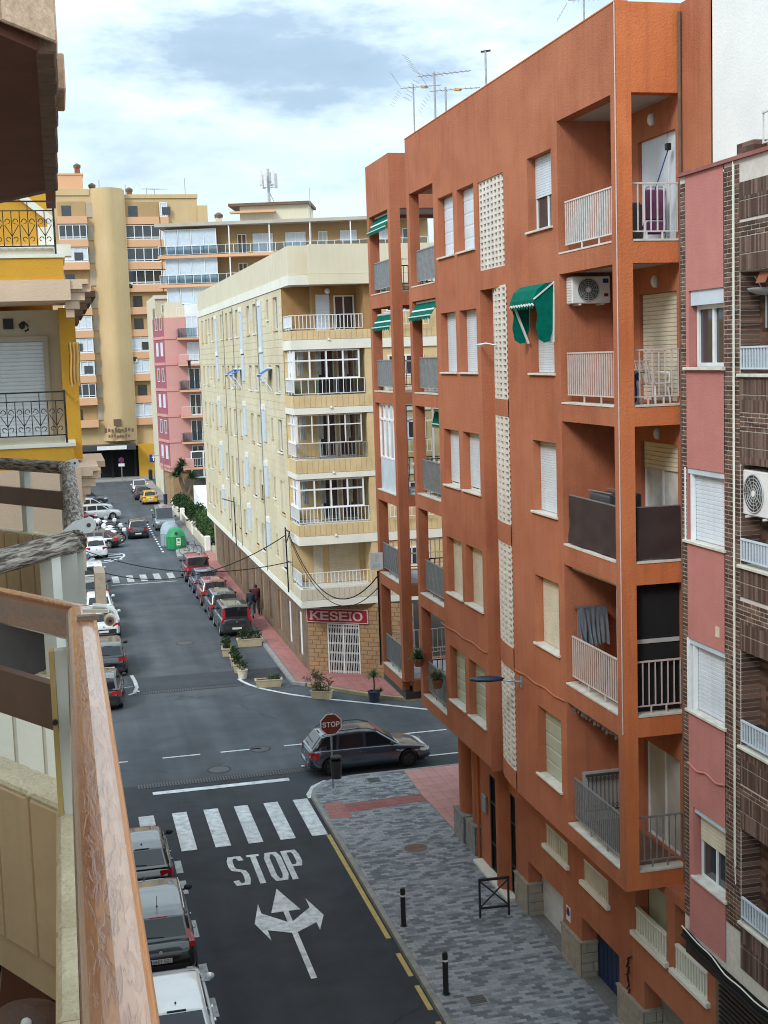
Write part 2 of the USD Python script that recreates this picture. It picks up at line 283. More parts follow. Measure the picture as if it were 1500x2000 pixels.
surf('wall_white', (.72, .73, .72), (.64, .65, .645), scale=.7, rough=.9, bump=.3, bscale=20., streak=.15, streak_col=(.55, .56, .56))
surf('render_pink', (.46, .185, .165), (.41, .16, .145), scale=1.2, rough=.9, bump=.5, bscale=60., streak=.25, streak_col=(.34, .13, .12))
surf('mortar', (.56, .52, .48), (.45, .42, .39), scale=8., rough=.9)
grid_tone('brick_brown', [(.2, (.055, .028, .020)), (.5, (.095, .051, .037)), (.8, (.15, .088, .066))], .24, .075, axis='yz', cl=.25, clscale=1.4)
grid_tone('brick_rib', [(.2, (.066, .038, .030)), (.5, (.105, .064, .052)), (.8, (.165, .108, .088))], .05, .45, axis='yz', shift=0., cl=.2, clscale=1.4)
plain('sign_red', (.24, .012, .022), rough=.5)
plain('letter_pink', (.58, .40, .40), rough=.6)
surf('facade_cream', (.58, .51, .35), (.50, .44, .30), scale=.5, rough=.85, streak=.5, streak_col=(.36, .31, .21), bump=.15, bscale=20., fade=.5, fade_col=(.62, .57, .44))
surf('tile_tan', (.60, .46, .255), (.50, .375, .20), scale=1.3, rough=.8, streak=.3, streak_col=(.38, .28, .16))
surf('tile_ochre', (.36, .215, .085), (.28, .16, .065), scale=1.2, rough=.8)
surf('band_white', (.71, .70, .62), (.62, .61, .55), scale=.8, rough=.85, streak=.2, streak_col=(.5, .48, .42))
surf('stone_tan', (.36, .225, .115), (.27, .175, .10), scale=2.4, rough=.9, bump=.5, bscale=14., streak=.2)
surf('stone_brown', (.19, .13, .085), (.13, .09, .062), scale=1.8, rough=.9, bump=.4, bscale=14., streak=.3)
surf('tower_ochre', (.54, .40, .22), (.48, .35, .19), scale=.16, rough=.9, streak=.35, streak_col=(.40, .26, .12))
surf('tower_peach', (.62, .36, .21), (.55, .32, .19), scale=.2, rough=.9)
surf('tower_brick', (.42, .36, .27), (.34, .30, .235), scale=.6, rough=.9)
surf('crimson', (.34, .105, .135), (.30, .09, .115), scale=.3, rough=.9)
surf('rose', (.58, .29, .26), (.52, .26, .235), scale=.3, rough=.9, streak=.25, streak_col=(.42, .22, .2))
surf('pale_yellow', (.60, .55, .42), (.54, .49, .37), scale=.3, rough=.9, streak=.2)
surf('mid_ochre', (.42, .28, .14), (.36, .24, .12), scale=.4, rough=.9, streak=.2)
surf('concrete_light', (.42, .38, .33), (.35, .32, .28), scale=.6, rough=.9)
plain('blind_blue', (.50, .58, .66), rough=.6)
surf('yellow_wall', (.58, .31, .035), (.50, .265, .03), scale=.8, rough=.9, bump=.3, bscale=30., streak=.2, streak_col=(.42, .22, .04))
surf('peach_wall', (.62, .46, .34), (.55, .41, .30), scale=.8, rough=.9, bump=.25, bscale=30., streak=.2, streak_col=(.44, .34, .26))
surf('cream_wall', (.56, .50, .39), (.49, .44, .35), scale=.8, rough=.9, bump=.1, bscale=30., streak=.3, streak_col=(.4, .35, .26))
surf('step_brown', (.12, .075, .05), (.16, .10, .07), scale=4., rough=.85)
# ------------------------------------------------------------------ ground, roads, pavements
def sheet(name, pts, z, mat, label=None, kind='structure', parent=None):
    from shapely.geometry import Polygon
    P = Polygon(pts); t = trimesh.creation.triangulate_polygon(P, engine='earcut')
    mb = MB().add([(a, b, z) for a, b in t[0]], t[1])
    return obj(name, mb, MAT[mat], label, kind=kind) if parent is None else part(parent, name, mb, MAT[mat])
sheet('ground', [(-600, -200), (900, -200), (900, 1500), (-600, 1500)], -.03, 'earth')
sheet('road', [(-3, -20), (14, -20), (14, 46.6), (-3, 46.6)], 0., 'asphalt_new')
sheet('crossing_road', [(-60, 46.6), (60, 46.6), (60, 58), (16, 58), (16, 240), (-40, 240), (-40, 58), (-60, 58)], 0., 'asphalt_old')
sheet('trench_patch', [(2.6, 60.5), (9.55, 60.45), (9.75, 63.0), (2.3, 63.3)], .004, 'asphalt_patch')
sheet('trench_patch', [(2.3, 59.9), (7.5, 59.9), (7.5, 60.5), (2.4, 60.5)], .004, 'asphalt_new')
sheet('asphalt_repair', [(7.9, 61.0), (9.55, 60.9), (9.75, 62.9), (7.9, 63.0)], .008, 'asphalt_new')

def slab(name, pts, h, mat, label=None):
    from shapely.geometry import Polygon
    t = trimesh.creation.extrude_polygon(Polygon(pts), h + .02, engine='earcut'); t.apply_translation((0, 0, -.02))
    return obj(name, MB().tm(t), MAT[mat], label, kind='structure')
def arc(cx, cy, r, a0, a1, n=10): return [(cx + r * math.cos(math.radians(a)), cy + r * math.sin(math.radians(a))) for a in np.linspace(a0, a1, n)]
# near pavement: kerb line X=7.55, rounded corner at the crossing
corner = arc(9.35, 43.1, 1.72, 180, 90)
pave = slab('pavement', [(7.63, 14)] + corner + [(24, 44.82), (24, 38), (11.6, 38), (11.6, 14)], .12, 'joint')
def offset_line(pts, w):
    p = np.array(pts, float); t = np.gradient(p, axis=0); t /= np.linalg.norm(t, axis=1, keepdims=True); n = np.stack([-t[:, 1], t[:, 0]], 1); return p + n * w
def strip(name, pts, w, z0, z1, mat, seg=None, kind='structure', label=None, piece=None):
    """A band along pts; with seg it is cut in stones."""
    p = np.array(pts, float); L = np.r_[0, np.cumsum(np.linalg.norm(np.diff(p, axis=0), axis=1))]
    s = np.linspace(0, L[-1], max(2, int(round(L[-1] / (seg or .5))) + 1))
    a = np.stack([np.interp(s, L, p[:, 0]), np.interp(s, L, p[:, 1])], 1); b = offset_line(a, w); mb = MB(); g = .006 if seg else 0.
    for i in range(len(a) - 1):
        t = unit(np.r_[a[i + 1] - a[i], 0])[:2] * g
        q = [a[i] + t, a[i + 1] - t, b[i + 1] - t, b[i] + t]
        mb.hexa([(*k, z0) for k in q] + [(*k, z1) for k in q])
    return obj(name, mb, MAT[mat], label, kind=kind)
strip('kerb', [(7.5, 14)] + arc(9.35, 43.1, 1.85, 180, 90, 14) + [(24, 44.95)], -.15, -.02, .125, 'kerb', seg=.7)
# paving pieces, laid in running bond
from shapely.geometry import Polygon, box as sbox
grey_zone = Polygon([(7.66, 21)] + arc(9.35, 43.1, 1.69, 180, 90) + [(11.15, 44.79), (11.05, 42.2), (11.15, 38.1), (11.2, 21)])
red_a = Polygon([(7.72, 42.25), (8.38, 42.25), (8.38, 40.7), (7.72, 40.7)]); red_b = Polygon([(8.38, 41.95), (11.05, 42.15), (11.08, 41.4), (8.38, 41.1)])
for rz, m in ((red_a, 'pave_red'), (red_b, 'pave_darkred')):
    x0, y0, x1, y1 = rz.bounds; mb = MB()
    for i in range(int((x1 - x0) / .3) + 1):
        for j in range(int((y1 - y0) / .3) + 1):
            c = sbox(x0 + i * .3, y0 + j * .3, x0 + i * .3 + .29, y0 + j * .3 + .29).intersection(rz)
            if c.area > .01: t = trimesh.creation.extrude_polygon(c, .012, engine='earcut'); t.apply_translation((0, 0, .115)); mb.tm(t)
    part(pave, 'red_tiles', mb, MAT[m], kind='stuff')
grey = grey_zone.difference(red_a.buffer(.012)).difference(red_b.buffer(.012))
pieces = []
rng = random.Random(4)
for row in range(int(20 / .125), int(45 / .125)):
    y = row * .125; sh = .5 * (row % 2)
    for col in range(int(7.3 / .25), int(11.6 / .25) + 2):
        x = (col - sh) * .25
        c = sbox(x + .004, y + .004, x + .246, y + .121)
        if grey.contains(c): pieces.append((x + .125, y + .0625, None))
        elif grey.intersects(c):
            i = grey.intersection(c)
            if i.area > .004 and i.geom_type == 'Polygon': pieces.append((x + .125, y + .0625, i))
def in_view(x, y, z):
    q = RW.T @ (np.array([x, y, z]) - EYE); px, py = CX + FPX * q[0] / -q[2], CY - FPX * q[1] / -q[2]; return -20 < px < 1520 and py < 2040
pieces.sort(key=lambda p: (not in_view(p[0], p[1], .12), p[1]))
def paver(mb, p):
    x, y, poly = p; dz = rng.uniform(-.002, .002)
    if poly is None:
        F = frame((x - .125, y - .0625, 0), (1, 0, 0), (0, 0, 1), (0, 1, 0)); mb.cfb(F, .004, .246, .004, .121, .11, .128 + dz, .006)
    else:
        t = trimesh.creation.extrude_polygon(poly, .02, engine='earcut'); t.apply_translation((0, 0, .108)); mb.tm(t)
for p in pieces[:300]: mb = MB(); paver(mb, p); part(pave, 'paver', mb, MAT['pavers'])
mb = MB()
for p in pieces[300:]: paver(mb, p)
part(pave, 'pavers', mb, MAT['pavers'], kind='stuff')
mb = MB()                                              # pink paving of the corner, large slabs
pink = Polygon([(11.17, 44.78), (11.08, 42.2), (11.18, 38.15), (16, 38.15), (16, 44.78)])
for i in range(12):
    for j in range(17):
        c = sbox(11 + i * .4 + .004, 38.1 + j * .4 + .004, 11 + i * .4 + .396, 38.1 + j * .4 + .396).intersection(pink)
        if c.area > .01 and c.geom_type == 'Polygon': t = trimesh.creation.extrude_polygon(c, .012, engine='earcut'); t.apply_translation((0, 0, .116)); mb.tm(t)
part(pave, 'pink_slabs', mb, MAT['pave_pink'], kind='stuff')
def cover(pts, label, mat='galv', frame_m='plastic_grey'):
    p = [on_z(*q, .12) for q in pts]; c = sum(p) / 4; rx, ry = max(abs(q[0] - c[0]) for q in p), max(abs(q[1] - c[1]) for q in p)
    t = thing('drain_cover', label, 'drain cover', (c[0], c[1], .13))
    part(t, 'frame', MB().box(c[0] - rx, c[0] + rx, c[1] - ry, c[1] + ry, .12, .133), MAT['stone_grey'])
    mb = MB(); n = 5
    for i in range(n):
        mb.box(c[0] - rx * .84, c[0] + rx * .84, c[1] - ry * .84 + i * ry * 1.68 / n, c[1] - ry * .84 + (i + .7) * ry * 1.68 / n, .133, .138)
    part(t, 'lid', mb, MAT['plastic_dark'])
cover([(717, 1520), (742, 1520), (743, 1528), (719, 1528)], 'small rectangular drain cover in the grey paving behind the wagon')
cover([(912, 1946), (948, 1946), (950, 1960), (914, 1960)], 'square drain cover in the paving near the front bollard')
mh = on_z(812, 1657, .12); t = thing('manhole_cover', 'round brown manhole cover set in the grey paving near the corner', 'manhole cover', mh)
part(t, 'rim', MB().lathe([(.40, 0), (.42, .012), (.36, .014), (.36, 0)], mh, 28), MAT['stone_grey']); part(t, 'lid', MB().lathe([(.355, 0), (.355, .012), (0, .014)], mh, 28), MAT['step_brown'])
def road_lid(px, py, r, label):
    c = on_z(px, py); t = thing('manhole_cover', label, 'manhole cover', c)
    part(t, 'rim', MB().lathe([(r, 0), (r, .006), (r * .86, .007), (r * .86, 0)], c, 26), MAT['asphalt_patch']); part(t, 'lid', MB().lathe([(r * .84, 0), (r * .84, .006), (0, .006)], c, 26), MAT['plastic_dark'])
road_lid(508, 1463, .42, 'round dark manhole cover on the dashed line of the crossing')
road_lid(428, 1503, .45, 'large worn manhole cover in the asphalt left of the grey wagon')
road_lid(361, 1256, .5, 'flush manhole cover in the far street before the potted plants')
# far pavement by the shop: kerb, red paving
far_pts = [(9.68, 130), (9.68, 60.4)] + arc(10.5, 59.6, .85, 180, 255, 6) + [(11.2, 57.5), (12.9, 55.4), (14.0, 54.5), (30, 53.2), (30, 62), (13, 62), (11, 63), (11, 130)]
fp = slab('pavement', far_pts, .13, 'joint')
red = Polygon(far_pts).buffer(-.2); mb = MB()
for i in range(40):
    for j in range(64):
        x, y = 9.7 + i * .4, 53 + j * .4
        if y > 66 and x > 11.2: continue
        c = sbox(x + .005, y + .005, x + .395, y + .395).intersection(red)
        if c.area > .01 and c.geom_type == 'Polygon': t = trimesh.creation.extrude_polygon(c, .012, engine='earcut'); t.apply_translation((0, 0, .126)); mb.tm(t)
mb.box(9.85, 11.0, 79, 104, .126, .137)
part(fp, 'red_tiles', mb, MAT['pave_red'], kind='stuff')
strip('kerb', [(9.6, 104), (9.6, 60.4)] + arc(10.42, 59.52, .83, 180, 250, 6), .2, -.02, .136, 'kerb', seg=.8)
strip('kerb', [(10.2, 58.72), (11.15, 57.45), (12.85, 55.35), (14.0, 54.42), (30, 53.1)], .2, -.02, .138, 'kerb_yellow', seg=.8)
# far right pavement past the shop building
slab('pavement', [(8.1, 102.4), (30, 100.5), (30, 106), (11.0, 106), (10.9, 172), (9.9, 172), (9.7, 108.8), (8.3, 106.0)], .12, 'kerb')
slab('pavement', [(-30, 176), (40, 173), (40, 182), (-30, 182)], .12, 'kerb')
# left pavement under the balconies
slab('pavement', [(-1.6, -20), (.35, -20), (.35, 44), (-1.6, 44)], .12, 'kerb'); slab('pavement', [(-6, 57.5), (.2, 57.5), (.2, 100), (-6, 100)], .12, 'kerb')

# ------------------------------------------------------------------ painted markings
def mark(name, quads, mat, label, z=.006, group=None):
    mb = MB()
    group = group or {'crossing_stripe': 'stripes of the zebra crossings', 'parking_dash': 'parking dashes along the near road', 'lane_dash': 'dashes of the crossing road', 'yellow_dash': 'yellow dashes along the kerb', 'island_stripe': 'stripes of the hatched island'}.get(name)
    for q in quads: mb.poly([(*p, z) for p in q])
    return obj(name, mb, MAT[mat], label, 'road marking', group)
def rect(x0, x1, y0, y1): return [(x0, y0), (x1, y0), (x1, y1), (x0, y1)]
for i, (a, b) in enumerate(((1.72, 2.22), (2.82, 3.30), (3.86, 4.34), (4.88, 5.34), (5.88, 6.36), (6.88, 7.38))):
    mark('crossing_stripe', [rect(a, b, 39.7, 43.3)], 'road_paint', ['white crossing stripe half hidden behind the brown hatchback', 'second crossing stripe from the brown hatchback', 'third crossing stripe from the brown hatchback', 'third crossing stripe from the pavement kerb', 'second crossing stripe from the pavement kerb', 'white crossing stripe next to the pavement kerb'][i])
mark('stop_line', [rect(2.35, 7.15, 45.42, 45.74)], 'road_paint', 'long white stop line before the drain grate')
mb = MB(); Fr = frame((0, 0, .006), (1, 0, 0), (0, 0, 1), (0, 1, 0))
def letter_strokes(segs, w, x, y, sx, sy):             # strokes on a unit grid
    from shapely.geometry import LineString; from shapely.ops import unary_union
    g = unary_union([LineString([(x + a * sx, y + b * sy) for a, b in s]).buffer(w, cap_style=2, join_style=2) for s in segs])
    return g
def paint_geom(mb, g, F, depth=.002):
    for k in getattr(g, 'geoms', [g]):
        t = trimesh.creation.extrude_polygon(k, depth, engine='earcut'); mb.add([F(a, b, c) for a, b, c in np.array(t.vertices)], t.faces)
LET = {'S': [[(1, .86), (.86, 1), (.14, 1), (0, .86), (0, .66), (.14, .54), (.86, .46), (1, .34), (1, .14), (.86, 0), (.14, 0), (0, .14)]], 'T': [[(-.05, 1), (1.05, 1)], [(.5, 1), (.5, -.06)]],
       'O': [[(.2, 0), (0, .16), (0, .84), (.2, 1), (.8, 1), (1, .84), (1, .16), (.8, 0), (.2, 0)]], 'P': [[(0, -.06), (0, 1), (.85, 1), (1, .86), (1, .58), (.85, .45), (0, .45)]]}
for i, ch in enumerate('STOP'): paint_geom(mb, letter_strokes(LET[ch], .085, 4.12 + i * .555, 36.55 + (.0), .34, 2.1), Fr)
obj('stop_lettering', mb, MAT['road_paint'], 'word STOP painted in white on the dark road', 'road marking')
mb = MB(); ax = 5.14
for g in (Polygon([(ax - .075, 30.2), (ax + .075, 30.2), (ax + .075, 32.9), (ax + .66, 33.35), (ax + .66, 32.85), (ax + .93, 33.75), (ax + .66, 35.0), (ax + .66, 34.35), (ax + .07, 33.6), (ax + .07, 34.3), (ax + .40, 34.3), (ax, 35.9), (ax - .40, 34.3), (ax - .07, 34.3), (ax - .07, 33.6), (ax - .66, 34.35), (ax - .66, 35.0), (ax - .93, 33.75), (ax - .66, 32.6), (ax - .66, 33.25), (ax - .075, 32.9)]),):
    paint_geom(mb, g.buffer(0), Fr)
obj('arrow_marking', mb, MAT['road_paint'], 'white three-way arrow painted on the near road below the word STOP', 'road marking')
mark('yellow_line', [rect(7.32, 7.45, 31.8, 39.65)], 'yellow_paint', 'long yellow line along the near kerb')
for k, (a, b) in enumerate(((29.6, 30.9), (27.85, 29.1), (26.3, 27.3))): mark('yellow_dash', [rect(7.34, 7.46, a, b)], 'yellow_paint', ['yellow kerb dash farthest from the camera, next to the long line', 'yellow kerb dash before the front bollard', 'yellow kerb dash cut by the bottom of the photo'][k])
lane_lab = ['white parking dash beside the rear of the brown hatchback', 'white parking dash beside the bumper of the brown hatchback', 'worn white parking dash beside the black car with the plate', 'white parking dash behind the black car with the plate', 'white parking dash beside the white roof at the bottom']
for k, (a, b) in enumerate(((37.95, 38.95), (36.35, 37.35), (33.4, 34.5), (30.85, 31.8), (29.0, 29.95))): mark('parking_dash', [rect(2.52, 2.72, a, b)], 'road_paint_worn', lane_lab[k])
dl = [((-.2, 1.7), 'dash of the crossing line beside the handrail'), ((3.0, 4.42), 'dash of the crossing line left of the manhole cover'), ((5.2, 6.75), 'dash of the crossing line at the manhole cover'), ((7.65, 9.2), 'dash of the crossing line left of the grey wagon'), ((11.8, 14.2), 'dash of the crossing line beyond the grey wagon')]
for (a, b), lb in dl: mark('lane_dash', [rect(a, b, 49.66, 49.78)], 'road_paint', lb)
p0, p1 = on_z(838, 1476), on_z(886, 1472); mark('lane_dash', [rect(p0[0], p1[0] + .6, p0[1] - .06, p0[1] + .06)], 'road_paint', 'short white dash in front of the grey wagon')
def ribbon(name, pts, w, mat, label, z=.006):
    a = np.array(pts, float); b = offset_line(a, w); mb = MB()
    for i in range(len(a) - 1): mb.poly([(*a[i], z), (*a[i + 1], z), (*b[i + 1], z), (*b[i], z)])
    return obj(name, mb, MAT[mat], label, 'road marking')
ribbon('edge_line', [(7.35, 61.3), (7.45, 60.7), (7.7, 59.9), (8.09, 59.03), (8.7, 58.15), (9.3, 57.35), (10.13, 56.47), (11.5, 55.3), (12.8, 54.15), (14.13, 52.96), (18, 50.4)], .16, 'road_paint', 'curved white edge line round the shop corner')
ribbon('corner_line', [(7.42, 43.3), (7.42, 43.7), (7.75, 44.55), (8.3, 45.05)], -.22, 'road_paint', 'short curved white line at the kerb corner by the stop sign')
ribbon('parking_line', [(2.2, 60.1), (2.45, 60.4), (2.62, 61.4), (2.6, 62.6), (2.5, 64.0)], -.17, 'road_paint_worn', 'curved white parking line behind the black car at the handrail')
mark('parking_line', [rect(2.0, 2.55, 61.55, 61.65)], 'road_paint_worn', 'thin cross line of the bay beside the handrail')
for k, x in enumerate((2.85, 3.85, 4.78, 5.72, 6.68)):
    mark('crossing_stripe', [rect(x, x + .46, 92.2, 95.2)], 'road_paint_worn', ['far crossing stripe nearest the parked cars on the left', 'second far crossing stripe from the left cars', 'middle stripe of the far crossing', 'second far crossing stripe from the red off-roader', 'far crossing stripe nearest the red off-roader'][k])
mark('stop_line', [rect(2.7, 7.1, 91.2, 91.42)], 'road_paint_worn', 'thin worn white line along the far crossing')
ribbon('island_line', [(1.9, 101.9), (3.1, 102.6), (3.9, 103.8), (4.3, 105.2), (4.32, 106.4), (4.0, 107.2), (2.8, 107.4)], .17, 'road_paint', 'white loop line round the hatched island behind the pale hatchback')
for k, y in enumerate((103.3, 104.7, 106.0)): mark('island_stripe', [[(2.6, y), (4.0, y + .2), (4.0, y + .55), (2.6, y + .35)]], 'road_paint', ['front stripe of the hatched island', 'middle stripe of the hatched island', 'back stripe of the hatched island'][k])
for k in range(13): y = 106 + k * 1.58; mark('bay_dash', [rect(7.22, 7.38, y, y + .75)], 'road_paint', 'small white dash in the dotted line beside the recycling bins', group='dotted line beside the bins')
# drain grate across the mouth of the near road
t = thing('drain_grate', 'long iron drain grate across the mouth of the near road', 'drain', (4.9, 46.4, 0)); mb = MB()
part(t, 'frame', MB().box(1.9, 8.6, 46.25, 46.28, 0, .008).box(1.9, 8.6, 46.74, 46.77, 0, .008), MAT['iron'])
for i in range(66): mb.box(1.9 + i * .1, 1.95 + i * .1, 46.28, 46.74, .0, .007)
part(t, 'bars', mb, MAT['plastic_dark'])
t = thing('drain_grate', 'faint drain channel across the far street before the potted plants', 'drain', (4.9, 60.2, 0)); mb = MB()
for i in range(44): mb.box(2.6 + i * .11, 2.65 + i * .11, 59.95, 60.35, .0, .012)
part(t, 'bars', mb, MAT['plastic_dark'])

# ------------------------------------------------------------------ facade pieces
def wall(mb, F, u0, u1, v0, v1, holes, depth=.25):
    """Facade with openings: front faces around the holes, and the holes' reveals."""
    us = sorted({u0, u1, *[h[0] for h in holes], *[h[1] for h in holes]}); vs = sorted({v0, v1, *[h[2] for h in holes], *[h[3] for h in holes]})
    us = [u for u in us if u0 <= u <= u1]; vs = [v for v in vs if v0 <= v <= v1]
    for a, b in zip(us, us[1:]):
        run = None
        for c, d in zip(vs, vs[1:]):
            um, vm = (a + b) / 2, (c + d) / 2
            if any(h[0] < um < h[1] and h[2] < vm < h[3] for h in holes):
                if run: mb.quad(F(a, run[0]), F(b, run[0]), F(b, run[1]), F(a, run[1])); run = None
            else: run = (run[0], d) if run else (c, d)
        if run: mb.quad(F(a, run[0]), F(b, run[0]), F(b, run[1]), F(a, run[1]))
    for h in holes:
        a, b, c, d = h[:4]; D = -(h[4] if len(h) > 4 else depth)
        mb.quad(F(a, c), F(a, d), F(a, d, D), F(a, c, D)); mb.quad(F(b, c), F(b, d), F(b, d, D), F(b, c, D))
        if d < v1: mb.quad(F(a, d), F(b, d), F(b, d, D), F(a, d, D))
        if c > v0: mb.quad(F(a, c), F(b, c), F(b, c, D), F(a, c, D))
    return mb
def shutter_mesh(F, u0, u1, v0, v1, n, pitch=.055, d=.011):
    mb = MB(); k = max(1, int(round((v1 - v0) / pitch))); h = (v1 - v0) / k
    for i in range(k):
        a = v0 + i * h
        mb.quad(F(u0, a, n - d), F(u1, a, n - d), F(u1, a + .12 * h, n), F(u0, a + .12 * h, n)); mb.quad(F(u0, a + .12 * h, n), F(u1, a + .12 * h, n), F(u1, a + .88 * h, n), F(u0, a + .88 * h, n))
        mb.quad(F(u0, a + .88 * h, n), F(u1, a + .88 * h, n), F(u1, a + h, n - d), F(u0, a + h, n - d))
    return mb
def frame_mesh(F, u0, u1, v0, v1, n0, n1, w=.05, mull=(), trans=()):
    mb = MB().fb(F, u0, u0 + w, v0, v1, n0, n1).fb(F, u1 - w, u1, v0, v1, n0, n1).fb(F, u0 + w, u1 - w, v0, v0 + w, n0, n1).fb(F, u0 + w, u1 - w, v1 - w, v1, n0, n1)
    for m in mull: mb.fb(F, m - w / 2, m + w / 2, v0 + w, v1 - w, n0, n1 + .003)
    for t in trans: mb.fb(F, u0 + w, u1 - w, t - w / 2, t + w / 2, n0, n1 + .006)
    return mb
def shutter_window(bl, F, u0, u1, v0, v1, depth=.2, drop=1., mat='shutter_white', pitch=.055, sill=True, fm='white_alu', frame_w=.045):
    """Window in a hole: roller shutter down to drop of its height, frame and pane below, sill."""
    n = -depth
    vs = v1 - (v1 - v0) * drop
    w = part(bl, 'window', frame_mesh(F, u0, u1, v0, v1, n - .06, n - .005, frame_w, mull=[(u0 + u1) / 2] if drop < 1 else ()), MAT[fm])
    part(w, 'shutter', shutter_mesh(F, u0 + .012, u1 - .012, max(vs, v0 + .012), v1 - .004, n + .012, pitch), MAT[mat])
    if drop < .97: part(w, 'pane', MB().quad(F(u0 + .02, v0 + .02, n - .035), F(u1 - .02, v0 + .02, n - .035), F(u1 - .02, vs + .05, n - .035), F(u0 + .02, vs + .05, n - .035)), MAT['dark_glass'])
    if sill: part(w, 'sill', MB().cfb(F, u0 - .06, u1 + .06, v0 - .045, v0 + .004, n, .06, .006), MAT['marble'])
    return w
def railing(bl, F, u0, u1, v0, h, n, gap=.1, mat='rail_white', bw=.022, gaplow=.14, posts=2, name='railing', d=.022):
    r = part(bl, name, MB().fb(F, u0, u1, v0 + h - .03, v0 + h, n - .02, n + .02), MAT[mat]); part(r, 'lower_rail', MB().fb(F, u0, u1, v0 + gaplow, v0 + gaplow + .025, n - .014, n + .014), MAT[mat])
    mb = MB(); k = max(2, int((u1 - u0) / gap))
    for i in range(k + 1):
        u = u0 + .015 + (u1 - u0 - .03) * i / k; mb.fb(F, u - bw / 2, u + bw / 2, v0 + gaplow + .025, v0 + h - .03, n - d / 2, n + d / 2)
    part(r, 'bars', mb, MAT[mat])
    for i in range(posts): u = u0 + (u1 - u0) * (i + 1) / (posts + 1); part(r, 'foot', MB().fb(F, u - .015, u + .015, v0, v0 + gaplow, n - .012, n + .012), MAT[mat])
    return r
def lattice_mesh(P, nu, nv, t=.42, depth=.10):
    """Pierced block grid on the surface P(i, j, n): nu by nv cells."""
    mb = MB()
    for j in range(nv + 1):
        for i in range(nu):
            q = [P(i, j - t / 2, 0), P(i + 1, j - t / 2, 0), P(i + 1, j + t / 2, 0), P(i, j + t / 2, 0)]
            b = [P(i, j - t / 2, -depth), P(i + 1, j - t / 2, -depth), P(i + 1, j + t / 2, -depth), P(i, j + t / 2, -depth)]
            mb.quad(*q); mb.quad(q[0], q[1], b[1], b[0]); mb.quad(q[3], q[2], b[2], b[3])
    for i in range(nu + 1):
        for j in range(nv):
            a, b2 = max(i - t / 2, 0), min(i + t / 2, nu)
            q = [P(a, j + t / 2, -.002), P(b2, j + t / 2, -.002), P(b2, j + 1 - t / 2, -.002), P(a, j + 1 - t / 2, -.002)]
            b = [P(a, j + t / 2, -depth), P(b2, j + t / 2, -depth), P(b2, j + 1 - t / 2, -depth), P(a, j + 1 - t / 2, -depth)]
            mb.quad(*q); mb.quad(q[0], q[3], b[3], b[0]); mb.quad(q[1], q[2], b[2], b[1])
    return mb

# ------------------------------------------------------------------ orange apartment building
ob = thing('apartment_building', 'orange stucco apartment building with corner balconies and white pierced stair screens', 'building', (11.2, 31, 0))
XF, XW, XB, Y0, Y1 = 10.35, 11.2, 11.65, 23.6, 38.98
FO = frame((XF, 0, 0), (0, 1, 0), (-1, 0, 0)); FW = frame((XW, 0, 0), (0, 1, 0), (-1, 0, 0)); FE = frame((0, Y0, 0), (1, 0, 0), (0, -1, 0))
LV = [16.82, 13.70, 10.67, 7.62, 4.46]; SO = [19.54, 16.41, 13.33, 10.25, 7.22]
TOPS = [(17.45, 19.05), (14.34, 15.95), (11.23, 12.78), (8.17, 9.76), (5.07, 6.64)]
pairs = [(u0, u1, a, b, .22) for a, b in TOPS for u0, u1 in ((34.23, 35.66), (32.43, 33.87))]
single = [(27.02, 28.50, a, (19.05, 16.09, 12.84, 9.76, 6.69)[i], .22) for i, (a, b) in enumerate(TOPS)]
lb = [(36.12, 38.68, LV[i], SO[i], .3) for i in range(5)]; rb = [(23.88, 26.66, LV[i], SO[i], .3) for i in range(5)]
stair = [(30.07, 32.1, 4.0, 16.38, .38)]; lat1 = [(30.14, 32.08, 16.85, 19.0, .2)]
mb = MB(); wall(mb, FO, Y0, Y1, 4.1, 21.16, pairs + single + lb + rb + stair + lat1)
mb.quad(FO(Y0, 4.1), FO(30.07, 4.1), FO(30.07, 4.1, -.85), FO(Y0, 4.1, -.85)); mb.quad(FO(32.1, 4.1), FO(Y1, 4.1), FO(Y1, 4.1, -.85), FO(32.1, 4.1, -.85))
part(ob, 'wall', mb, MAT['orange'])
# end face of the corner balcony, piers and slab edges
mb = MB().fb(FE, XF + .001, 10.645, 4.1, 21.16, -.28, .0)
for i in range(5): mb.fb(FE, 10.645, XB, SO[i + 1] if i < 4 else 4.1, LV[i], -.28, -.002)
mb.fb(FE, 10.645, XB, SO[0], 21.16, -.28, -.002)
part(ob, 'end_wall', mb, MAT['orange_bright'])
for i in range(5):                                     # slabs inside the two balconies
    lo = (SO[i + 1] if i < 4 else 4.1)
    for a_, b_, x_ in ((Y0 + .285, 26.66, XB), (36.12, 38.68, XW + .6)): part(ob, 'slab', MB().box(XF + .31, x_, a_, b_, lo + .012, LV[i] - .012), MAT['soffit'])
for a_, b_, x_ in ((Y0 + .285, 26.66, XB), (36.12, 38.68, XW + .6)): part(ob, 'slab', MB().box(XF + .31, x_, a_, b_, SO[0] + .012, SO[0] + .3), MAT['soffit'])
for i in range(5):
    part(ob, 'balcony_floor', MB().box(XF + .31, XB - .01, Y0 + .285, 26.64, LV[i] - .011, LV[i] + .004), MAT['tile_brown'])
    part(ob, 'balcony_floor', MB().box(XF + .31, XW + .5, 36.13, 38.67, LV[i] - .011, LV[i] + .004), MAT['tile_brown'])
    part(ob, 'threshold', MB().fb(FO, 23.9, 26.64, LV[i] - .001, LV[i] + .035, -.29, .012), MAT['marble']); part(ob, 'threshold', MB().fb(FE, 10.66, XB, LV[i] - .001, LV[i] + .037, -.27, .012), MAT['marble']); part(ob, 'threshold', MB().fb(FO, 36.14, 38.66, LV[i] - .001, LV[i] + .035, -.29, .012), MAT['marble'])
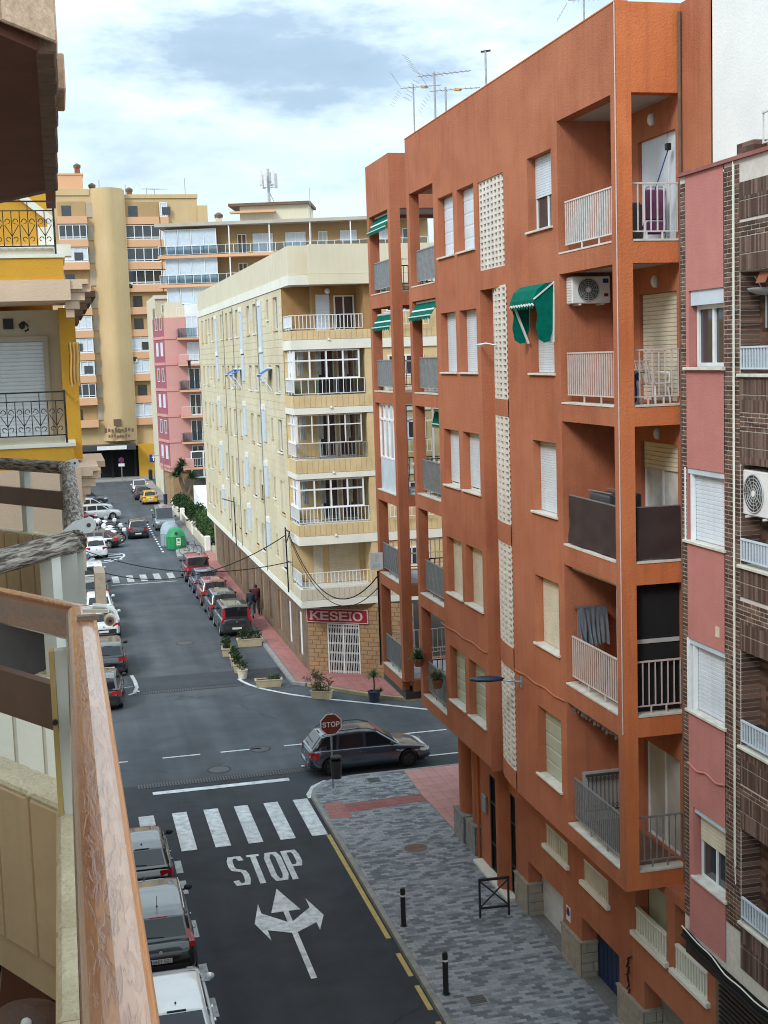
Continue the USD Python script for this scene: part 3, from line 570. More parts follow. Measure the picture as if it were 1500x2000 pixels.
# far wall of the right balcony, back wall, mass of the building
mb = MB().box(XF + .3, XB + .2, 26.66, 26.85, 4.1, 20.6)
FB_ = frame((XB, 0, 0), (0, 1, 0), (-1, 0, 0)); zs_ = lambda z: 14.8 + (z - 14.8) * XB / XW
holes = [(23.84, 25.54, LV[i] + .05, zs_((18.77, 15.85, 12.98, 9.9, 6.89)[i]), .15) for i in range(5)]
wall(mb, FB_, 22.36, 26.66, 4.12, 21.16, holes)
mb.box(XB, XB + 2.6, 22.36, 22.4, 4.1, 21.16).box(XW + .001, XB, 21.5, Y0 + .3, 4.101, 4.12)
mb.box(XW, XW + .4, 36.0, 36.12, 4.1, 20.6).box(XW + .42, XW + .7, 38.5, 38.98, 4.1, 21.0).box(XW + .42, XW + .7, 35.6, 36.12, 4.1, 21.)
part(ob, 'balcony_wall', mb, MAT['orange'])
mass = Polygon([(XB + .25, 22.4), (XB + .25, 35.8), (13.4, 38.2), (15.6, 42.6), (30, 42.6), (30, 22.4)])
t = trimesh.creation.extrude_polygon(mass, 16.3, engine='earcut'); t.apply_translation((0, 0, 4.1))
part(ob, 'core', MB().tm(t), MAT['orange'])
mb = MB().box(XF + .01, XW + 1, 26.9, 35.9, 20.3, 20.45).box(XF + .02, XF + .22, Y0 + .02, Y1 - .02, 20.46, 21.17).box(XF + .23, XB, Y0 + .02, Y0 + .2, 20.46, 21.17).box(XF + .23, XW + .5, Y1 - .2, Y1 - .02, SO[0] + .31, 21.17)
mb.box(XF + .3, XF + .32, 26.9, 36, 4.3, 20.29)
part(ob, 'parapet', mb, MAT['orange'])
mb = MB()
for i, z in enumerate(np.linspace(Y0, Y1, 13)[:-1]): mb.fb(FO, z + .01, z + (Y1 - Y0) / 12 - .01, 21.16, 21.185, -.25, .012)
part(ob, 'coping', mb, MAT['orange_bright'])
# balcony doors behind the corner balcony
dm = ['shutter_white', 'shutter_cream', 'shutter_cream', 'shutter_cream', 'shutter_cream']; dd = [1, 1, .25, 1, 0]
for i in range(5):
    u0, u1, v0, v1, _ = holes[i]
    w = part(ob, 'balcony_door', frame_mesh(FB_, u0, u1, v0, v1, -.15, -.09, .06, mull=[(u0 + u1) / 2 - .35 * (i == 0)]), MAT['white_alu'])
    vs = v1 - (v1 - v0) * dd[i]
    if dd[i]: part(w, 'shutter', shutter_mesh(FB_, u0 + .02, u1 - .02, vs, v1, -.07, .085, .02) if i else MB().fb(FB_, u0 + .06, u0 + .44, v0, v1, -.085, -.075).fb(FB_, u0 + .5, u1 - .06, v0, v1, -.085, -.075), MAT[dm[i]])
    if dd[i] < 1: part(w, 'pane', MB().quad(FB_(u0, v0, -.11), FB_(u1, v0, -.11), FB_(u1, max(vs, v0 + .1) if dd[i] else v1, -.11), FB_(u0, max(vs, v0 + .1) if dd[i] else v1, -.11)), MAT['curtain' if i == 2 else 'plastic_grey'])
# wall lamps
for i, (u, z) in enumerate(((24.85, 19.27), (24.75, 16.12), (24.7, 13.1))):
    t = thing('wall_lamp', ['oval white bulkhead lamp above the purple chair', 'round white bulkhead lamp above the closed cream shutter', 'ribbed bulkhead lamp above the half-open shutter'][i], 'lamp', (XB, u, z))
    part(t, 'plate', MB().fb(FB_, u - .09, u + .09, z - .12, z + .12, 0, .02), MAT['plastic_grey']); s = trimesh.creation.icosphere(2, 1.); s.apply_scale((.07, .085, .12)); s.apply_translation((XB - .03, u, z)); part(t, 'diffuser', MB().tm(s), MAT['plastic_white'], smooth=True)
# windows of the street face
for i, (a, b) in enumerate(TOPS):
    m = ['shutter_white', 'shutter_white', 'shutter_white', 'shutter_cream', 'shutter_green'][i]
    for k, (u0, u1) in enumerate(((34.23, 35.66), (32.43, 33.87))): shutter_window(ob, FO, u0, u1, a, b, .2, [1, 1, .95, 1, 1][i], m, .055 if i not in (0, 4) else .3)
    u0, u1, v0, v1, _ = single[i]; shutter_window(ob, FO, u0, u1, v0, v1, .2, [.55, 1, 1, 1, 1][i], m, .055 if i != 4 else .3)
# stair screens: the top one flush, the others on a bulging shaft
P1 = lambda i, j, n: FO(32.08 - i * (1.94 / 7), 16.85 + j * (2.15 / 15), n - .03)
part(ob, 'lattice', lattice_mesh(P1, 7, 15), MAT['lattice'])
def bulge(s, z, n=0.):                                 # s 0 (far, set back) .. 1 (near, flush)
    th = s * math.pi / 2; y = 31.82 - 1.75 * (1 - math.cos(th)); x = XF + .34 - .36 * math.sin(th)
    nx, ny = -math.sin(th) * 1.75, math.cos(th) * .36; k = math.hypot(nx, ny) or 1
    return np.array([x + n * nx / k, y + n * ny / k, z])
bands = [(4.15, 4.62), (7.12, 7.69), (10.2, 10.7), (13.3, 13.71)]
for z0, z1 in bands:
    mb = MB()
    for i in range(12):
        a, b = i / 12, (i + 1) / 12; p = [bulge(a, z0), bulge(b, z0), bulge(b, z1), bulge(a, z1)]; q = [bulge(a, z0, -.14), bulge(b, z0, -.14), bulge(b, z1, -.14), bulge(a, z1, -.14)]
        mb.quad(*p); mb.quad(p[0], p[1], q[1], q[0]); mb.quad(p[3], p[2], q[2], q[3])
    if z0 < 5: mb.quad(*[FO(u, 4.15, n) for u, n in ((30.07, -.03), (31.85, -.3), (31.85, -.85), (30.07, -.85))])
    part(ob, 'stair_shaft', mb, MAT['orange'])
for (z0, z1), nv in zip(((4.62, 7.12), (7.69, 10.2), (10.7, 13.3), (13.71, 16.38)), (17, 17, 18, 19)):
    P = lambda i, j, n, z0=z0, z1=z1, nv=nv: bulge(min(max(i / 7, 0), 1), z0 + (z1 - z0) * j / nv, n - .004)
    part(ob, 'lattice', lattice_mesh(P, 7, nv), MAT['lattice'])
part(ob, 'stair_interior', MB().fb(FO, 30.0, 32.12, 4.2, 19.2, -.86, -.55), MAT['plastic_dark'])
# white corner conduit, cable along the face, downpipe
part(ob, 'corner_trim', MB().tube([(XF - .012, Y0 + .03, 7.3), (XF - .012, Y0 + .03, 21.16)], .012, 6), MAT['rail_pink'])
part(ob, 'downpipe', MB().tube([(XB - .05, Y0 - .05, 4.2), (XB - .05, Y0 - .05, 21.0)], .035, 8), MAT['step_brown'])
pts = [(XF - .02, u, 7.2 + .02 * math.sin(u * 5)) for u in np.linspace(26.7, 30.0, 18)]; part(ob, 'conduit', MB().tube(pts, .022, 6), MAT['orange'])
pts = [(XF - .02, u, 7.14 + .02 * math.sin(u * 4)) for u in np.linspace(32.2, 36.4, 18)]; part(ob, 'conduit', MB().tube(pts, .022, 6), MAT['orange'])
# railings of the corner balcony
for i in range(5):
    z = LV[i] + .035
    if i == 2: continue
    g, mt = [(.115, 'rail_white'), (.115, 'rail_pink'), 0, (.115, 'rail_pink'), (.1, 'galv')][i]
    railing(ob, FO, 23.9, 26.55, z, 1.04, -.12, g, mt, bw=.03); railing(ob, FE, 10.66, XB - .02, z, 1.06, -.12, .135, mt)
# brown cloth screens on the third balcony
def cloth_screen(name, F, u0, u1, v0, v1, n, mat, amp=.02, label=None):
    U, V = 24, 14; mb = MB(); g = []
    for j in range(V + 1):
        for i in range(U + 1):
            u, v = u0 + (u1 - u0) * i / U, v0 + (v1 - v0) * j / V; w = meshkit.noise(np.array([[u * 2.2, v * 3.5, 1.3]]))[0] - .5
            g.append(F(u, v + (.02 * math.sin(u * 7) if j == 0 else 0), n + amp * w * (1.8 - 1.6 * j / V)))
    mb.add(g, [[j * (U + 1) + i, j * (U + 1) + i + 1, (j + 1) * (U + 1) + i + 1, (j + 1) * (U + 1) + i] for j in range(V) for i in range(U)])
    return part(name[0], name[1], mb, MAT[mat], label, smooth=True)
r = railing(ob, FO, 23.9, 26.55, LV[2] + .035, 1.06, -.12, .5, 'galv'); cloth_screen((r, 'cloth_screen'), FO, 23.9, 26.52, LV[2] + .06, LV[2] + 1.08, -.08, 'tarp_dark', .06, 'dark brown cloth screen laced to the railing')
r = railing(ob, FE, 10.66, XB - .02, LV[2] + .035, 1.06, -.12, .5, 'galv'); cloth_screen((r, 'cloth_screen'), FE, 10.66, XB - .04, LV[2] + .06, LV[2] + 1.08, -.08, 'tarp_dark', .05, 'dark brown cloth screen laced to the railing')
# glazing and black blinds of the fourth balcony
part(ob, 'black_blind', MB().fb(FE, 10.66, XB - .02, LV[3] + .06, SO[3] - .01, -.24, -.20), MAT['tarp_dark'] if 0 else MAT['dark_room'])
w = part(ob, 'glazing', MB().fb(FO, 24.30, 24.36, LV[3] + .04, SO[3] - .02, -.26, -.20).fb(FO, 23.9, 24.30, 9.05, 9.12, -.26, -.20).fb(FE, 10.66, XB - .02, 9.05, 9.13, -.20, -.18), MAT['plastic_grey'])
part(w, 'pane', MB().quad(FO(23.9, LV[3] + .04, -.23), FO(24.3, LV[3] + .04, -.23), FO(24.3, SO[3], -.23), FO(23.9, SO[3], -.23)), MAT['glass_frost'])
part(ob, 'awning_roll', MB().cyl(FO(23.95, 10.18, -.2), FO(26.6, 10.18, -.2), .05, sides=10), MAT['shutter_cream'])
mb = MB()
for i in range(40):
    u = 23.95 + i * 2.65 / 40; d = .12 + .05 * math.sin(i * 1.9) + .03 * math.sin(i * .7); mb.quad(FO(u, 7.2, -.12), FO(u + .0664, 7.2, -.12), FO(u + .0664, 7.2 - d, -.09), FO(u, 7.2 - d, -.10))
part(ob, 'awning_roll', mb, MAT['tarp_grey'])
# first-floor balcony: old ornamental railing inside
mb = MB().bar((XF + .36, 26.5, 5.55), (XB, 26.5, 5.55), .05).bar((XF + .36, 26.5, 4.75), (XB, 26.5, 4.75), .03)
for i in range(13):
    x = XF + .42 + i * .095; mb.bar((x, 26.5, 4.75), (x, 26.5, 5.55), .014)
    for zc in (5.46, 4.84): mb.tube([(x + .03 * math.cos(a), 26.5, zc + .05 * math.sin(a)) for a in np.linspace(0, 6.28, 9)], .007, 4, cap=False)
part(ob, 'ornamental_railing', mb, MAT['plastic_dark'])
part(ob, 'tiled_wall', MB().box(XF + .34, XB - .02, 26.60, 26.655, LV[4] + .02, 5.6), MAT['plastic_grey'])
# ------------------------------------------------------------------ orange building: ground floor
FG = FW
gar = [(29.3, 31.8, -.02, 1.6, .4), (25.95, 28.12, -.02, 1.6, .4), (22.0, 24.66, -.02, 1.63, .4)]
lat = [(28.93, 30.4, 2.56, 3.1, .12), (26.5, 27.92, 2.56, 3.1, .12), (23.57, 25.06, 2.56, 3.92, .3), (21.82, 23.2, 2.56, 3.92, .3)]
ent = [(34.12, 34.95, 0, 3.0, .5), (32.76, 33.2, 0, 3.0, .5)]
mb = MB(); wall(mb, FG, 21.5, 35.85, 0, 4.1, gar + lat + ent)
mb.box(XW + .01, XW + 1.5, 35.8, 35.85, 0, 4.1)
part(ob, 'ground_wall', mb, MAT['orange'])
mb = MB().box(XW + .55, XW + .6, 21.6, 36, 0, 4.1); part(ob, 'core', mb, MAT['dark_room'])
for (y, r) in ((37.7, .43), (36.6, .36), (33.66, .34)):
    part(ob, 'column', MB().cyl((XW + .36 if y > 36 else XW + .1, y, .0 if y < 36 else .95), (XW + .36 if y > 36 else XW + .1, y, 4.1), r, sides=22), MAT['orange'], smooth=40)
part(ob, 'downpipe', MB().tube([(XW - .05, 35.92, 0), (XW - .05, 35.92, 4.1)], .04, 8), MAT['orange_bright'])
part(ob, 'mailbox', MB().rbox(XW - .07, XW - .002, 35.15, 35.5, 1.75, 2.25, .01), MAT['galv'])
def stone_pier(x0, x1, y0, y1, h, mat='stone'):
    """A stone base of single dressed blocks with recessed joints, on the street side and on the side facing the camera."""
    part(ob, 'pier_core', MB().box(x0 + .012, x1, y0 + .012, y1 - .012, 0, h - .02), MAT['joint'])
    F1 = frame((x0 + .012, 0, 0), (0, 1, 0), (-1, 0, 0)); F2 = frame((0, y0 + .012, 0), (1, 0, 0), (0, -1, 0)); r = random.Random(int(y0 * 100)); k = max(3, round(h / .26)); dz = h / k
    for F, a, b in ((F1, y0, y1), (F2, x0 + .03, x1)):
        for j in range(k):
            u = a - (0 if j % 2 == 0 else r.uniform(.1, .25))
            while u < b:
                w = r.uniform(.3, .5); c, d = max(u, a), min(u + w, b)
                if d - c > .05: part(ob, 'stone', MB().cfb(F, c + .006, d - .006, j * dz + .006, (j + 1) * dz - .006, 0, .03 + r.uniform(-.006, .008), .012), MAT[mat])
                u += w
    part(ob, 'pier_cap', MB().box(x0 - .03, x1, y0 - .03, y1 + .03, h, h + .05), MAT[mat])
stone_pier(XW - .06, XW + .38, 31.74, 32.72, .95); stone_pier(XW - .06, XW + .38, 28.06, 29.28, .95); stone_pier(XW - .06, XW + .38, 24.6, 25.93, .95)
stone_pier(XW - .12, XW + .80, 37.2, 38.2, .95, 'stone_grey'); stone_pier(XW - .08, XW + .74, 36.2, 37.05, .95, 'stone_grey')
part(ob, 'step', MB().box(XW - .28, XW + .4, 32.75, 35.8, .1, .2), MAT['band_white'])
# garage doors, entrance gates
w = part(ob, 'garage_door', MB().fb(FG, 29.3, 31.8, 0, 1.6, -.44, -.38), MAT['garage_white'], 'white garage door'); mb = MB()
for k in range(5): mb.fb(FG, 29.3, 31.8, .3 * k + .29, .3 * k + .3, -.382, -.377)
part(w, 'groove', mb, MAT['plastic_grey']); part(w, 'handle', MB().fb(FG, 30.1, 30.25, .55, .6, -.38, -.35), MAT['iron'])
w = part(ob, 'garage_door', MB().fb(FG, 25.95, 28.12, 0, 1.6, -.44, -.38), MAT['garage_blue'], 'dark blue double garage door'); mb = MB()
for k in range(9): mb.fb(FG, 25.95 + .24 * k + .1, 25.95 + .24 * k + .115, 0, 1.58, -.382, -.374)
part(w, 'groove', mb, MAT['iron'])
part(ob, 'garage_door', MB().fb(FG, 22.0, 24.66, 0, 1.6, -.44, -.38), MAT['stone_grey'], 'grey garage door')
for u0, u1 in ((34.12, 34.95), (32.76, 33.2)):
    w = part(ob, 'entrance_gate', frame_mesh(FG, u0, u1, .2, 3.0, -.08, -.02, .05, trans=(1.0, 2.2)), MAT['iron'], 'black iron entrance gate'); mb = MB()
    for k in range(int((u1 - u0) / .09)): mb.fb(FG, u0 + .06 + k * .09, u0 + .075 + k * .09, .2, 3.0, -.065, -.045)
    part(w, 'bars', mb, MAT['iron']); part(w, 'pane', MB().quad(FG(u0, .2, -.11), FG(u1, .2, -.11), FG(u1, 3, -.11), FG(u0, 3, -.11)), MAT['dark_glass'])
for i, (u0, u1, v0, v1, _) in enumerate(lat):
    b = part(ob, 'vent_balustrade', MB().fb(FG, u0 + .02, u1 - .02, 3.05, 3.1, -.07, .012).fb(FG, u0 + .02, u1 - .02, 2.56, 2.6, -.07, .012), MAT['shutter_cream'] if i < 2 else MAT['band_white']); mb = MB(); k = 12
    for j in range(k): u = u0 + .04 + (u1 - u0 - .12) * j / (k - 1); mb.fb(FG, u, u + .05, 2.6, 3.05, -.06, .0)
    part(b, 'slats', mb, MAT['shutter_cream'] if i < 2 else MAT['band_white'])
    part(b, 'sill', MB().cfb(FG, u0 - .1, u1 + .1, 2.46, 2.56, -.1, .1, .012), MAT['band_white'])
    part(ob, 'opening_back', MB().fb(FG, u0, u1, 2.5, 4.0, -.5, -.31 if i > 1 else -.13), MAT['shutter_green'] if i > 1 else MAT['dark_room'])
# ------------------------------------------------------------------ left balcony stack of the street face
mats = ['galv', 'galv', 'galv', 'galv', 'galv']
for i in range(5):
    z = LV[i] + .036; r = railing(ob, FO, 36.2, 38.55, z, 1.03, -.15, .09 if i != 2 else .1, 'galv', bw=.03, gaplow=.12)
    if i in (0, 1, 3, 4): part(r, 'infill', MB().fb(FO, 36.24, 38.5, z + .15, z + .99, -.185, -.172), MAT['tarp_grey'] if i > 1 else MAT['shutter_white'])
    railing(ob, frame((0, 38.9, 0), (1, 0, 0), (0, 1, 0)), XF + .34, XW + .5, z, 1.0, -.05, .16, 'iron')
# ------------------------------------------------------------------ corner balcony tower of the same building
A0, A1, BX0, BX1 = 41.05, 44.2, 10.35, 13.2
LB = [16.85, 13.66, 10.35, 7.48, 4.32]; SB = [19.42, 16.42, 13.3, 10.02, 7.1]
cb = part(ob, 'corner_tower', None, None) if 0 else None
mb = MB()
for (x, y) in ((BX0, A0), (BX0, A1 - .3)): mb.box(x, x + .33, y, y + .3, 4.3, 21.1)
mb.box(BX1 - .3, BX1, A1 - .3, A1, 4.3, 21.1)
for i in range(5):
    zt, zb = LB[i], (SB[i + 1] if i < 4 else 3.95)
    mb.box(BX0 + .002, BX0 + .25, A0 + .3, A1 - .3, zb, zt); mb.box(BX0 + .33, BX1, A0 + .002, A0 + .25, zb, zt); mb.box(BX0 + .33, BX1 - .3, A1 - .25, A1 - .002, zb, zt)
mb.box(BX0 + .002, BX0 + .25, A0 + .3, A1 - .3, SB[0], 21.1).box(BX0 + .33, BX1, A0 + .002, A0 + .25, SB[0], 21.1).box(BX0 + .33, BX1 - .3, A1 - .25, A1 - .002, SB[0], 21.1)
mb.box(BX1 - .3, BX1 + 2.5, A0 + .01, A0 + .26, 4.2, 20.8)
part(ob, 'corner_tower', mb, MAT['orange'])
for a_, b_ in [(z - .22, z - .01) for z in LB] + [(SB[0] + .1, SB[0] + .3)]: part(ob, 'slab', MB().box(BX0 + .26, BX1, A0 + .26, A1 - .26, a_, b_), MAT['soffit'])
part(ob, 'corner_base', MB().box(BX0 + .05, BX1, A0 + .05, A1 - .05, 3.7, 3.94), MAT['plastic_dark'])
FB = frame((BX0, 0, 0), (0, 1, 0), (-1, 0, 0)); FBn = frame((0, A0, 0), (1, 0, 0), (0, -1, 0)); FBf = frame((0, A1, 0), (1, 0, 0), (0, 1, 0))
for i in range(5):
    z = LB[i] + .01; part(ob, 'threshold', MB().fb(FB, A0 + .31, A1 - .31, z - .005, z + .03, -.24, .012), MAT['marble'])
    if i != 2:
        r = railing(ob, FB, A0 + .32, A1 - .32, z + .03, 1.02, -.12, .09, 'galv', bw=.03); part(r, 'infill', MB().fb(FB, A0 + .34, A1 - .34, z + .2, z + 1.0, -.16, -.145), MAT['shutter_white' if i < 2 else 'tarp_grey'])
    railing(ob, FBf, BX0 + .34, BX1 - .32, z + .03, .98, -.1, .16, 'rail_white' if i > 2 else 'iron'); railing(ob, FBn, BX0 + .34, BX1, z + .03, .98, -.12, .3, 'rail_white')
# glazed bay on the third floor of the tower
z = LB[2] + .04
w = part(ob, 'glazed_bay', frame_mesh(FB, A0 + .32, A1 - .32, z + 1.05, SB[2] - .02, -.2, -.13, .06, mull=[A0 + .32 + .63 * k for k in (1, 2, 3)], trans=(12.75,)), MAT['white_alu'])
part(w, 'infill', MB().fb(FB, A0 + .32, A1 - .32, z, z + 1.04, -.18, -.14), MAT['blind_blue']); part(w, 'pane', MB().quad(FB(A0 + .33, z + 1.06, -.165), FB(A1 - .33, z + 1.06, -.165), FB(A1 - .33, SB[2], -.165), FB(A0 + .33, SB[2], -.165)), MAT['glass_frost'])
part(ob, 'curtain', MB().quad(FB(A0 + .33, z + 1.0, -.4), FB(A1 - .33, z + 1.0, -.4), FB(A1 - .33, SB[2], -.4), FB(A0 + .33, SB[2], -.4)), MAT['curtain'])
w = part(ob, 'glazed_bay', frame_mesh(FBn, BX0 + .34, BX1, z, SB[2] - .02, -.2, -.14, .06, mull=(11.6,), trans=(z + 1.0, 12.75)), MAT['white_alu']); part(w, 'pane', MB().quad(FBn(BX0 + .35, z, -.17), FBn(BX1, z, -.17), FBn(BX1, SB[2], -.17), FBn(BX0 + .35, SB[2], -.17)), MAT['glass_frost'])
# ------------------------------------------------------------------ awnings on the orange building
def scallop(mb, F, u0, u1, v, n, k=9, h=.12):
    for i in range(k):
        a, b = u0 + (u1 - u0) * i / k, u0 + (u1 - u0) * (i + 1) / k; m = (a + b) / 2
        mb.poly([F(a, v, n), F(b, v, n), F(b, v - h * .55, n), F(m + (b - a) * .25, v - h * .9, n), F(m, v - h, n), F(m - (b - a) * .25, v - h * .9, n), F(a, v - h * .55, n)])
def roll_awning(label, F, u0, u1, vtop, drop, out, n0=.0, stripe=True, mat='awning_green', group=None):
    t = thing('awning', label, 'awning', F((u0 + u1) / 2, vtop - drop, n0), group=group)
    mb = MB().quad(F(u0, vtop, n0), F(u1, vtop, n0), F(u1, vtop - drop, n0 + out), F(u0, vtop - drop, n0 + out)).quad(F(u0, vtop + .01, n0 - .012), F(u1, vtop + .01, n0 - .012), F(u1, vtop - drop, n0 + out - .012), F(u0, vtop - drop, n0 + out - .012))
    part(t, 'canvas', mb, MAT[mat])
    if stripe: part(t, 'white_stripe', MB().quad(F(u0, vtop - drop * .52, n0 + out * .52 + .006), F(u1, vtop - drop * .52, n0 + out * .52 + .006), F(u1, vtop - drop * .63, n0 + out * .63 + .006), F(u0, vtop - drop * .63, n0 + out * .63 + .006)), MAT['awning_white'])
    mb = MB(); scallop(mb, F, u0, u1, vtop - drop, n0 + out); part(t, 'valance', mb, MAT[mat])
    part(t, 'bar', MB().cyl(F(u0, vtop - drop, n0 + out), F(u1, vtop - drop, n0 + out), .02, sides=8).cyl(F(u0, vtop, n0), F(u1, vtop, n0), .04, sides=8), MAT['awning_white'])
    return t
roll_awning('green and white awning under the top soffit of the corner balcony tower', FB, A0 + .33, A1 - .33, 19.38, .48, .3, -.22)
roll_awning('green awning with a white stripe on the second balcony of the corner tower', FB, A0 + .4, A1 - .35, 16.2, .42, .22, -.2)
roll_awning('wide green awning with white stripe, second balcony beside the paired windows', FO, 36.2, 38.6, 16.36, .42, .28, -.14)
roll_awning('plain green awning strip hanging in the third balcony next to the paired windows', FO, 36.2, 38.1, 13.2, .4, .1, -.45, stripe=False)
t = thing('awning', 'green drop-arm window awning with white trim and side wings, above a white shutter', 'awning', FO(27.75, 15.2, 0)); u0, u1 = 26.98, 28.5
mb = MB(); mid = [(16.28, .0), (16.25, .2), (16.12, .38), (15.92, .46)]
for (a, n), (b, m) in zip(mid, mid[1:]): mb.quad(FO(u0, a, n), FO(u1, a, n), FO(u1, b, m), FO(u0, b, m))
for u in (u0, u1):
    mb.poly([FO(u, 16.28, 0), FO(u, 16.25, .2), FO(u, 16.12, .38), FO(u, 15.92, .46), FO(u, 15.6, .38), FO(u, 15.35, .42), FO(u, 15.08, .37), FO(u, 15.0, .24), FO(u, 15.02, .12), FO(u, 15.3, .02)])
part(t, 'canvas', mb, MAT['awning_green'], smooth=35); mb = MB(); scallop(mb, FO, u0, u1, 15.92, .46, 9, .2); part(t, 'valance', mb, MAT['awning_green'])
mb = MB()
for i in range(18): a, b = u0 + (u1 - u0) * i / 18, u0 + (u1 - u0) * (i + 1) / 18; mb.bar(FO(a, 15.79 + .04 * (i % 2), .465), FO(b, 15.79 + .04 * ((i + 1) % 2), .465), .03)
part(t, 'trim', mb, MAT['awning_white']); part(t, 'arm', MB().bar(FO(u0 + .07, 15.0, .06), FO(u0 + .05, 15.95, .43), .045), MAT['awning_white']); part(t, 'arm', MB().bar(FO(u1 - .05, 15.0, .06), FO(u1 - .05, 15.95, .43), .045), MAT['awning_white'])
part(t, 'edge_trim', MB().bar(FO(u0 - .012, 16.29, 0), FO(u0 - .012, 15.0, .03), .03).bar(FO(u0 - .01, 16.27, .0), FO(u0 - .01, 15.92, .465), .03), MAT['awning_white'])
# ------------------------------------------------------------------ air conditioners
def ac_unit(label, loc, rz, w=.86, h=.56, d=.32, logo=True):
    t = thing('air_conditioner', label, 'air conditioner', loc, rz, local=True); F = frame((0, -d / 2, 0), (1, 0, 0), (0, -1, 0))
    part(t, 'case', MB().rbox(-w / 2, w / 2, -d / 2, d / 2, 0, h, .018), MAT['plastic_white']); cx = -w * .08
    ring = MB(); R = h * .42
    ang = np.linspace(0, 2 * np.pi, 33)
    for r in (R, R * .82, R * .64, R * .46, R * .28): ring.tube([F(cx + r * math.cos(a), h / 2 + r * math.sin(a), .012) for a in ang], .006 if r < R else .012, 5, cap=False)
    for a in np.linspace(0, 2 * np.pi, 13)[:-1]: ring.bar(F(cx, h / 2, .008), F(cx + R * math.cos(a), h / 2 + R * math.sin(a), .008), .007)
    part(t, 'fan_grille', ring, MAT['plastic_grey']); part(t, 'fan_recess', MB().poly([F(cx + R * math.cos(a), h / 2 + R * math.sin(a), .003) for a in ang[:-1]]), MAT['plastic_dark']); part(t, 'hub', MB().cyl(F(cx, h / 2, 0), F(cx, h / 2, .02), .05, sides=14), MAT['plastic_white'])
    if logo: part(t, 'badge', MB().fb(F, w * .30, w * .45, h * .74, h * .9, 0, .004), MAT['blue_cloth']); part(t, 'sticker', MB().fb(F, w * .33, w * .44, h * .24, h * .36, 0, .004), MAT['sign_red'])
    mb = MB()
    for k in range(9): mb.box(-w / 2 - .006, -w / 2, -d * .4, d * .4, .05 + k * .055, .065 + k * .055)
    part(t, 'side_grille', mb, MAT['plastic_grey'])
    part(t, 'bracket', MB().bar((-w * .3, -d * .6, -.02), (-w * .3, d / 2 + .05, -.02), .03).bar((w * .3, -d * .6, -.02), (w * .3, d / 2 + .05, -.02), .03), MAT['plastic_white']); return t
ac_unit('white air conditioner hung on the orange balcony wall beside the green awning', (10.92, 26.46, 15.78), 0)
# ------------------------------------------------------------------ belongings on the orange balconies
def plastic_chair(label, loc, rz, mat, cat='chair', seat=.42):
    t = thing('chair', label, cat, loc, rz, local=True); mb = MB()
    part(t, 'seat', MB().rbox(-.23, .23, -.22, .22, seat - .03, seat, .01), MAT[mat]); bk = MB(); F = frame((0, .2, seat), (1, 0, 0), (0, 0, 0), unit((0, .25, 1)))
    for k in range(6): x = -.18 + k * .072; bk.bar((x, .21, seat), (x * 1.05, .31, seat + .42), .028, .012)
    bk.bar((-.23, .31, seat + .43), (.23, .31, seat + .43), .05, .03); part(t, 'backrest', bk, MAT[mat])
    for sx in (-1, 1):
        for sy in (-1, 1): part(t, 'leg', MB().bar((sx * .19, sy * .18, seat - .02), (sx * .23, sy * .23, 0), .035), MAT[mat])
        part(t, 'armrest', MB().bar((sx * .25, -.2, seat + .2), (sx * .25, .24, seat + .22), .04, .025).bar((sx * .25, -.2, seat + .2), (sx * .24, -.2, seat), .03), MAT[mat])
    return t
zf = LV[0] + .01; t = thing('folding_chair', 'purple padded folding chair standing folded behind the top white railing', 'chair', (11.36, 24.12, zf), 0, local=True)
part(t, 'backrest', MB().rbox(-.22, .2, -.05, .03, .42, 1.0, .03), MAT['plum']); part(t, 'cushion', MB().rbox(-.2, .18, -.06, .02, .15, .40, .03), MAT['plum'])
for s in (-1, 1): part(t, 'tube', MB().tube([(s * .24, .1, 0), (s * .23, -.02, .5), (s * .22, .0, 1.0), (s * .15, .0, 1.05), (0, 0, 1.05)], .012, 6), MAT['galv'])
t = thing('broom', 'thin broom handle leaning against the white shutter behind the purple chair', 'broom', (11.3, 24.15, zf + .0)); part(t, 'handle', MB().tube([(11.1, 24.3, zf + .1), (11.58, 24.0, zf + 1.75)], .012, 6), MAT['blue_cloth']); part(t, 'brush', MB().rbox(11.52, 11.62, 23.95, 24.04, zf + 1.72, zf + 1.85, .01), MAT['iron'])
mb = MB().rbox(10.72, 11.05, 24.0, 24.35, zf, zf + .75, .05); obj('black_bin', mb, MAT['plastic_dark'], 'black tub beside the purple chair on the top balcony', 'tub')
plastic_chair('white plastic armchair behind the railing under the air conditioner floor', (11.35, 24.25, LV[1] + .01), 25, 'plastic_white')
t = thing('table', 'small round white garden table beside the white plastic armchair', 'table', (10.85, 24.2, LV[1] + .01), 0, local=True); part(t, 'tabletop', MB().lathe([(0, .70), (.3, .70), (.31, .685), (.3, .67), (0, .67)]), MAT['plastic_white'])
for k in range(4): a = k * 1.571 + .5; part(t, 'leg', MB().bar((.1 * math.cos(a), .1 * math.sin(a), .67), (.24 * math.cos(a), .24 * math.sin(a), 0), .04), MAT['plastic_white'])
mb = MB()
for i in range(8):
    a = i / 8; mb.quad((10.7, 23.98 + .3 * a, LV[1] + .55 * (1 - a) + .05), (10.95, 23.98 + .3 * a, LV[1] + .6 * (1 - a) + .05), (10.95, 24.02 + .3 * a, LV[1] + .6 * (1 - a - .125) + .05), (10.7, 24.02 + .3 * a, LV[1] + .55 * (1 - a - .125) + .05))
mb.rbox(10.66, 10.9, 24.0, 24.25, LV[1] + .05, LV[1] + .42, .05); obj('beach_bag', mb, MAT['blue_cloth'], 'blue cloth bag under the white garden table', 'bag')
